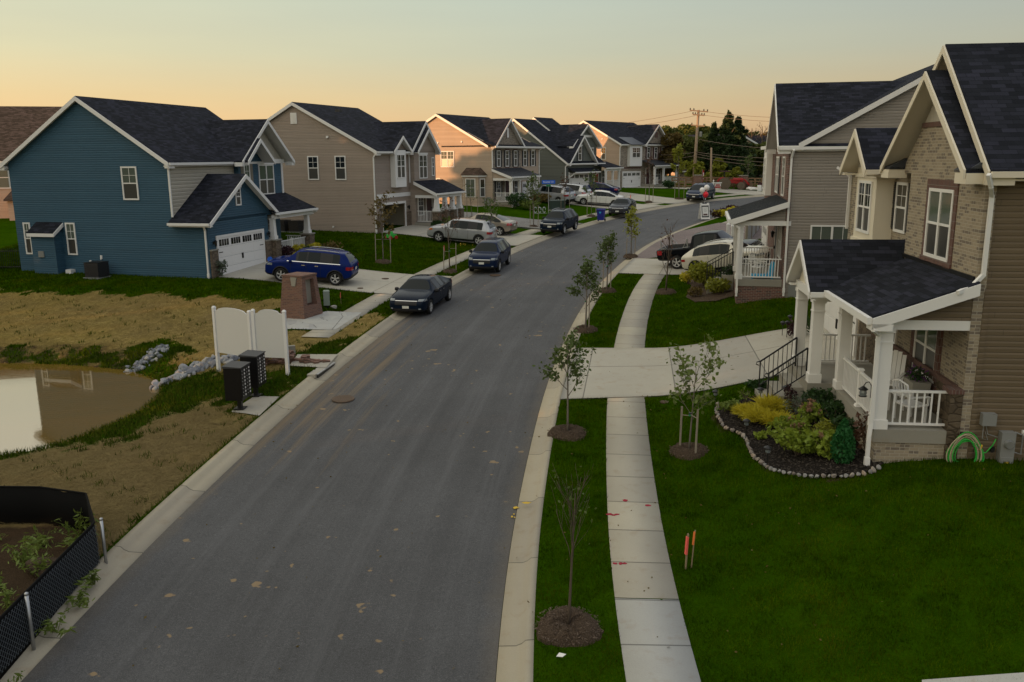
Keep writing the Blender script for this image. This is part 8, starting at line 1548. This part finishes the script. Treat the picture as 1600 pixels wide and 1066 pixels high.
M['fabric'], _nt, _b = new_mat('black_silt_fabric', .9, .1, (.006, .006, .006)); M['wiremesh'] = paint('grey_chain_link', (.10, .115, .13), .5)
silt_fence()
# weeds in the pit
def weed(x, y, h, n, label, seed, mat='weed'):
    rng = np.random.default_rng(seed); r = put('weed', (x, y), label, 'weed', 0, 'weeds inside the silt fence'); b = MB(); cs = []
    for i in range(n):
        a = rng.random()*6.28; k = .28*rng.random(); top = Vector((k*math.cos(a)*2, k*math.sin(a)*2, h*(.5+.5*rng.random()))); b.tube([(0, 0, -.05), (top.x*.4, top.y*.4, top.z*.6), tuple(top)], [.008, .006, .003], 4)
        for q in np.linspace(.25, 1, 7): cs.append((top.x*q, top.y*q, top.z*q))
    b.build('stems', M[mat], r, fix=False); V, F = leaf_cards(np.array(cs), .075, rng, 2, .04, .4, .28); np_mesh('leaves', V, F, M[mat], r)
rw = np.random.default_rng(9)
for i in range(26):
    x, y = rw.uniform(-11.5, -8.7), rw.uniform(11, 17.2); weed(x, y, rw.uniform(.2, .6), 6, 'green weed growing on the soil inside the silt fence', 200+i)
for i, (x, y) in enumerate([(-8.0, 13.6), (-8.05, 11.8), (-8.1, 15.2), (-8.0, 14.4)]): weed(x, y, .22, 6, 'weed tuft growing between silt fence and kerb', 300+i)
o = bpy.data.objects.new('straw_heap', RK[0].copy()); COL.objects.link(o); o.data.materials.clear(); o.data.materials.append(M['mulchbrown']); q = (-9.25, 15.6); o.location = (q[0], q[1], gz(*q)+.1); o.scale = (.55, .4, .35); tag(o, 'brown dried grass heap inside the silt fence', 'heap')
# ---- near garden: path lights, stone edging, hose, porch furniture
for i, (px, py, lb) in enumerate([(1117, 640, 'path light at the left tip of the near bed'), (1187, 637, 'path light at the back of the near bed by the paved walk'), (1226, 634, 'path light beside the near steps'), (1165, 689, 'path light behind the stone edging, middle of the near bed'), (1198, 734, 'path light at the front edge of the near bed')]):
    q = T(px, py); r = put('path_light', q, lb, 'garden light', 0, 'black path lights of the near bed', .04); m = MB(); m.tube([(0, 0, -.1), (0, 0, .40)], .011, 6); m.build('stake', M['black'], r); m = MB(); m.lathe([(.05, .40), (.062, .42), (.062, .50), (.04, .51)], (0, 0, 0), 10); m.build('lamp_glass', M['lens'], r); m = MB(); m.lathe([(.105, .50), (.10, .53), (.03, .57), (0, .575)], (0, 0, 0), 12); m.build('cap', M['black'], r)
for i, (px, py, lb) in enumerate([(1222, 526, 'path light at the far edge of the near driveway, left one'), (1229, 529, 'path light at the far edge of the near driveway, middle one'), (1233, 523, 'path light at the far edge of the near driveway, tallest')]):
    q = T(px, py); r = put('path_light', q, lb, 'garden light', 0, 'black path lights at the near driveway', .04); m = MB(); m.tube([(0, 0, -.1), (0, 0, .4+.08*i)], .012, 6); m.build('stake', M['black'], r); m = MB(); m.lathe([(.05, .4+.08*i), (.1, .5+.08*i), (0, .56+.08*i)], (0, 0, 0), 10); m.build('cap', M['black'], r)
E_ = [gp(*q)[:2] for q in ((1122, 634), (1119, 647), (1122, 658), (1133, 672), (1152, 679), (1164, 685), (1167, 695), (1170, 706), (1181, 721), (1197, 733), (1212, 739), (1240, 745), (1270, 748), (1305, 749), (1338, 746), (1362, 740), (1379, 731))]
d = np.r_[0, np.cumsum([np.linalg.norm(E_[i+1]-E_[i]) for i in range(len(E_)-1)])]; rng = np.random.default_rng(8); PB = []
for i in range(4):
    m = RK[i].copy(); m.materials.clear(); m.materials.append([M['pebble'], paint('grey_pebble', (.24, .23, .22), .85, .4), paint('tan_pebble', (.33, .26, .2), .85, .4), paint('dark_pebble', (.2, .17, .15), .85, .4)][i]); PB.append(m)
s_ = 0
while s_ < d[-1]:
    w = np.array([np.interp(s_, d, [e[0] for e in E_]), np.interp(s_, d, [e[1] for e in E_])]); rr = rng.uniform(.055, .095); o = bpy.data.objects.new('edging_stone', PB[rng.integers(4)]); COL.objects.link(o); o.location = (w[0]+rng.normal()*.015, w[1]+rng.normal()*.015, gz(*w)+.07); o.scale = (rr, rr, rr*1.1); o.rotation_euler = (rng.random(), rng.random(), rng.random()*6); tag(o, 'rounded edging stone along the near garden bed', 'stone', 'edging stones of the near garden bed'); s_ += rr*1.75
# garden hose on the side wall
hx = lambda a, d_, z: tuple(np.r_[hw('n', a, d_), 1.746+z])
r = empty('garden_hose', hx(-.10, .12, .34), R(270-6.6), 'coiled green and tan garden hose hanging on the brown side wall', 'hose'); rng = np.random.default_rng(6)
for nm, mt, ks in (('green_loops', 'hosegreen', range(0, 7)), ('tan_loops', 'hosetan', range(7, 13))):
    m = MB()
    for k in ks:
        ph = rng.normal()*.25; rx, rz = .30+.05*rng.normal(), .40+.05*rng.normal(); c = (rng.normal()*.03, -.06+rng.normal()*.03); m.tube([(.06+.03*rng.normal()*0+.02*(k % 4), c[0]+rx*math.sin(t)*(1-.25*math.cos(t)), c[1]-.02*k*0+rz*math.cos(t)) for t in np.linspace(ph, ph+6.283, 26)], .013, 6)
    if mt == 'hosegreen': m.tube([(.05, .25, -.1), (.06, .45, -.05), (.05, .58, .12), (.08, .62, .28)], .013, 6)
    m.build(nm, M[mt], r, True)
m = MB(); m.box(-.02, .08, -.12, .12, .34, .4); m.build('hanger', M['black'], r); m = MB(); m.tube([(.1, .3, .02), (.1, .33, .14)], .022, 6); m.build('nozzle', M['yellow'], r)
# porch furniture
def chair(pos, rz, label, z, mat='white', high=False):
    r = empty('porch_chair', (pos[0], pos[1], z), rz, label, 'chair', 'white porch chairs'); m = MB(); m.box(-.27, .27, -.26, .26, .40, .44); m.build('seat', M[mat], r); b = MB()
    if high:
        for i in range(5):
            x = -.22+i*.11; hh = .62+.16*math.cos((i-2)*.6); b.hexa([(x-.05, .24, .42), (x+.05, .24, .42), (x+.05, .26, .42), (x-.05, .26, .42), (x-.05, .44, .42+hh), (x+.05, .44, .42+hh), (x+.05, .46, .42+hh), (x-.05, .46, .42+hh)])
    else:
        for x in (-.25, .25): b.bar((x, .24, .42), (x*1.02, .34, .95), .03, .04)
        b.tube([(-.25, .33, .95), (0, .36, 1.02), (.25, .33, .95)], .022, 6); b.bar((-.25, .29, .68), (.25, .29, .68), .02, .05)
        for i in range(4): b.bar((-.15+.1*i, .29, .66), (-.15+.1*i, .35, .98), .018, .03)
    b.build('backrest', M[mat], r)
    for x in (-.25, .25):
        for y in (-.23, .23): l = MB(); l.bar((x, y, 0), (x, y, .42), .04, .04, up=(1, 0, 0)); l.build('leg', M[mat], r)
        a = MB(); a.bar((x*1.1, -.28, .63), (x*1.1, .30, .65), .08, .025); a.bar((x*1.1, -.25, .42), (x*1.1, -.25, .63), .04, .04, up=(1, 0, 0)); a.build('armrest', M[mat], r)
N0 = R(270-6.6)
chair(hw('n', .75, -.85), N0+R(200), 'white metal porch chair behind the side railing of the near porch', 1.746+.73); chair(hw('n', 2.7, -.75), N0+R(60), 'white slatted chair with rounded back deeper on the near porch', 1.746+.73, 'white', True)
q = hw('n', 1.35, -.9); r = empty('side_table', (q[0], q[1], 1.746+.73), N0, 'small white side table on the near porch', 'table'); MB().box(-.26, .26, -.2, .2, .5, .53).build('tabletop', M['white'], r)
for x in (-.23, .23):
    for y in (-.17, .17): MB().box(x-.015, x+.015, y-.015, y+.015, 0, .5).build('leg', M['white'], r)
q = hw('n', 1.75, -.4); r = empty('planter', (q[0], q[1], 1.746+.73), N0, 'stone planter of violet flowers against the near porch wall', 'planter'); MB().frus(0, 0, .28, .18, .3, .34, .22, .75).frus(0, 0, .2, .14, 0, .28, .18, .3).build('pot', M['slabc'], r); V, F = leaf_cards(cloud(160, (0, 0, .85), (.36, .24, .2), RNG, .3), .06, RNG); np_mesh('foliage', V, F, M['leafdark'], r); V, F = leaf_cards(cloud(70, (0, 0, .9), (.38, .26, .22), RNG, .8), .03, RNG); np_mesh('petals', V, F, M['petalviolet'], r)
q = hw('n', .62, -2.0); r = empty('hanging_lantern', (q[0], q[1], 1.746+1.55), N0, 'black lantern hanging from a bracket on the near porch railing', 'lantern'); m = MB(); m.tube([(0, .18, -.25), (0, .18, .05), (0, .12, .14), (0, .05, .12), (0, 0, .03)], .012, 6); m.build('bracket', M['iron'], r); m = MB(); m.lathe([(.03, .03), (.11, -.03), (.11, -.05), (.02, -.05)], (0, 0, 0), 10); m.lathe([(.09, -.22), (.1, -.2), (.02, -.2)], (0, 0, 0), 10); m.build('lantern_frame', M['iron'], r); m = MB(); m.lathe([(.07, -.2), (.085, -.12), (.07, -.05)], (0, 0, 0), 10); m.build('lantern_glass', M['lens'], r)
q = hw('g', 1.3, -.95); chair(q, R(270-12.5)+R(150), 'white chair on the porch of the grey house', 2.58+.72); q = hw('g', .55, -.8); r = empty('blue_toy_slide', (q[0], q[1], 2.58+.72), R(270-12.5), 'bright blue plastic slide on the porch of the grey house', 'toy'); m = MB(); m.prism([(0, -.5, .2), (0, .2, .2), (0, .35, .75), (0, .48, .75), (0, .42, .08), (0, -.5, .08)], (.35, 0, 0)); m.build('slide', M['teal'], r)
for sx in (.03, .32):
    for sy in (-.45, .4): MB().box(sx-.03, sx+.03, sy-.03, sy+.03, 0, .1).build('foot', M['teal'], r)
ac_unit('h2', -1.2, 6.2, 'air conditioner behind the blue house porch'); ac_unit('h2', -1.2, 7.4, 'farther air conditioner behind the blue house porch')
q = T(423, 422); r = put('yard_sign', q, 'small blue hexagonal yard sign by the blue house garage', 'yard sign', .3); m = MB(); m.tube([(0, 0, 0), (0, 0, .5)], .012, 5); m.build('stake', M['silvermetal'], r); m = MB(); m.prism([(.16*math.cos(t), -.01, .6+.16*math.sin(t)) for t in np.linspace(0, 6.283, 6, endpoint=False)], (0, .02, 0)); m.build('plate', M['signblue'], r)
# black garden fence and bench box at the far left, behind the blue house
a, b = np.array([-38., 47.8]), np.array([-27.4, 48.6]); r = put('picket_fence', b, 'black metal garden fence at the back left of the blue house', 'fence'); z0 = r.location.z
m = MB(); L = np.linalg.norm(a-b); n = int(L/.11)
for i in range(n): w = b+(a-b)*i/n; m.bar((w[0]-b[0], w[1]-b[1], .05), (w[0]-b[0], w[1]-b[1], 1.2), .02, .02, up=(1, 0, 0))
for z in (.15, 1.05): m.bar((0, 0, z), (a[0]-b[0], a[1]-b[1], z), .04, .04)
m.build('pickets', M['iron'], r, fix=False)
for i in range(5): w = b+(a-b)*i/4; MB().box(w[0]-b[0]-.05, w[0]-b[0]+.05, w[1]-b[1]-.05, w[1]-b[1]+.05, 0, 1.3).build('post', M['iron'], r)
q = (-29.9, 47.2); r = put('storage_box', q, 'grey storage box before the black garden fence at far left', 'box'); MB().box(-.8, .8, -.5, .5, 0, .72).build('case', M['greybox'], r); MB().box(-.84, .84, -.54, .54, .72, .78).build('lid', M['boardwhite'], r)
# ================================================================ grass and straw (real blades where they are near enough to see)
def scatter(name, label, which, dens, h, w, mat, seed, region, tilt=.35, fall=(13, 55), lay=False, clump=None):
    rng = np.random.default_rng(seed); x0, x1, y0, y1 = region; N = int((x1-x0)*(y1-y0)*dens); x = rng.uniform(x0, x1, N); y = rng.uniform(y0, y1, N); dist = np.hypot(x, y)
    keep = rng.random(N) < np.clip((fall[0]/dist)**1.3, .02, 1); 
    vis = (np.abs(x) < dist*.62+2); x, y, dist = x[keep & vis], y[keep & vis], dist[keep & vis]
    s, t, paved, pit, soil, st_, water, house = lawn_masks(x, y); ok = ~(paved | pit | soil | water | house)
    ok &= (st_ if which == 'straw' else ~st_)
    if clump: ok &= wob(x*1.3+5, y*1.3) > clump
    if which == 'rim': ok &= (dpoly(x, y, POND) < 1.5) & (t < 0)
    edge = np.where(t < 0, -t-KB, np.minimum.reduce([np.abs(t-RW-KB), np.abs(t-SWR[0]), np.abs(t-SWR[1])]))
    x, y, dist, t = x[ok], y[ok], dist[ok], t[ok]; n = len(x); z = Gz(x, y); sc = np.clip(dist/15, .9, 2.4); a = rng.random(n)*6.283
    hh = h*(.55+.8*rng.random(n))*np.clip(sc, .9, 1.35); ww = w*np.minimum(sc, 1.7 if lay else 2.4)*(.7+.6*rng.random(n)); tl = tilt*(.3+rng.random(n))
    ca, sa = np.cos(a), np.sin(a); b = rng.random(n)*6.283
    if lay: dx, dy, dz = np.cos(b)*hh, np.sin(b)*hh, (.12+.25*rng.random(n))*hh
    else: dx, dy, dz = np.cos(b)*hh*tl, np.sin(b)*hh*tl, hh
    V = np.stack([np.c_[x-ca*ww, y-sa*ww, z-.01+.02*lay], np.c_[x+ca*ww, y+sa*ww, z-.01+.02*lay], np.c_[x+dx, y+dy, z+dz]], 1).reshape(-1, 3)
    if len(V): o = np_mesh(name, V, np.arange(len(V)).reshape(-1, 3), mat); tag(o, label, name.replace('_', ' '), kind='stuff')
    print(name, n)
def blade(name, a, b_, sc=1.2, near=None):
    m, nt, b = new_mat(name, .9, .0); p = geo(nt); yy = sep(nt, p)[1]; n = noise(nt, sc, 5, p, .75); n2 = noise(nt, 60, 2, p); f = math_(nt, 'ADD', math_(nt, 'MULTIPLY', n, .5), math_(nt, 'MULTIPLY', n2, .5)); col = mixc(nt, mrange(nt, f, .40, .64), a, b_)
    if near is None: col = mixc(nt, mrange(nt, noise(nt, .42, 4, p, .65), .52, .74, 0, .42), col, (.13, .125, .008)); col = mixc(nt, mrange(nt, noise(nt, 2.1, 3, p, .6), .30, .42, .5, 0), col, dk(a, 1.2))
    if near: col = mixc(nt, mrange(nt, math_(nt, 'ADD', yy, math_(nt, 'MULTIPLY', math_(nt, 'SUBTRACT', noise(nt, .5, 6, p, .7), .5), 14.)), 24, 36, .75, 0), col, mixc(nt, n2, dk(near, .5), dk(near, 1.6)))
    setc(nt, b, col); return m
M['blade'] = blade('grass_blades', (.010, .027, .0003), (.08, .138, .002)); M['blade2'] = blade('rough_grass_blades', (.02, .042, .003), (.09, .11, .012)); M['strawblade'] = blade('straw_blades', (.15, .11, .035), (.55, .42, .16), 2., (.15, .115, .058))
scatter('lawn_grass', 'short mown green grass of the front lawns', 'grass', 1500, .062, .0062, M['blade'], 1, (-1, 22, 11, 60))
scatter('lawn_grass', 'green grass of the lawns on the left side', 'grass', 420, .075, .011, M['blade'], 2, (-34, 0, 33, 75), fall=(30, 60))
scatter('bank_grass', 'rough green grass along the kerb and pond rim', 'grass', 900, .10, .009, M['blade2'], 3, (-20, -5.5, 12, 34), .6)
scatter('straw', 'dry straw mulch spread over the bank', 'straw', 1500, .13, .0045, M['strawblade'], 4, (-26, -4.5, 13, 47), lay=True, fall=(18, 50))
scatter('bank_grass', 'sparse green tufts coming through the straw', 'straw', 260, .09, .008, M['blade2'], 5, (-24, -5, 13, 46), .7, fall=(20, 50), clump=.42)
_n = 900; _x = RNG.uniform(-7, 14, _n); _y = RNG.uniform(12.5, 48, _n); _m = lawn_masks(_x, _y); _k = ~(_m[4] | _m[5] | _m[6] | _m[7]) & (RNG.random(_n) < .75); V, F = leaf_cards(np.c_[_x[_k], _y[_k], Gz(_x[_k], _y[_k])+np.where(_m[2][_k], .045, .06)-np.where((_m[1][_k] > -.2) & (_m[1][_k] < RW+.2), .11, 0)], .028, RNG, 1, .0, .85, .6); o = np_mesh('fallen_leaves', V, F, M['wood2']); tag(o, 'scattered fallen leaves on lawns and gutter', 'leaves', kind='stuff')
# mulch chips
def chips(P, n, label, seed, size=.03, mat='mulchbrown'):
    rng = np.random.default_rng(seed); P = np.array(P); lo, hi = P.min(0), P.max(0); q = rng.uniform(lo, hi, (n, 2)); q = q[inpoly(q[:, 0], q[:, 1], P)]; V, F = leaf_cards(np.c_[q, Gz(q[:, 0], q[:, 1])+.075], size, rng, 1, .006, .8, .35); o = np_mesh('mulch_chips', V, F, M[mat]); tag(o, label, 'mulch', kind='stuff')
M['chip'] = paint('dark_mulch_chip', (.05, .04, .032), .9, .7)
chips(BED, 6000, 'dark mulch chips in the near garden bed', 1, .035, 'chip')
for o in bpy.data.objects:
    if o.type == 'LIGHT' or o.type == 'CAMERA': continue
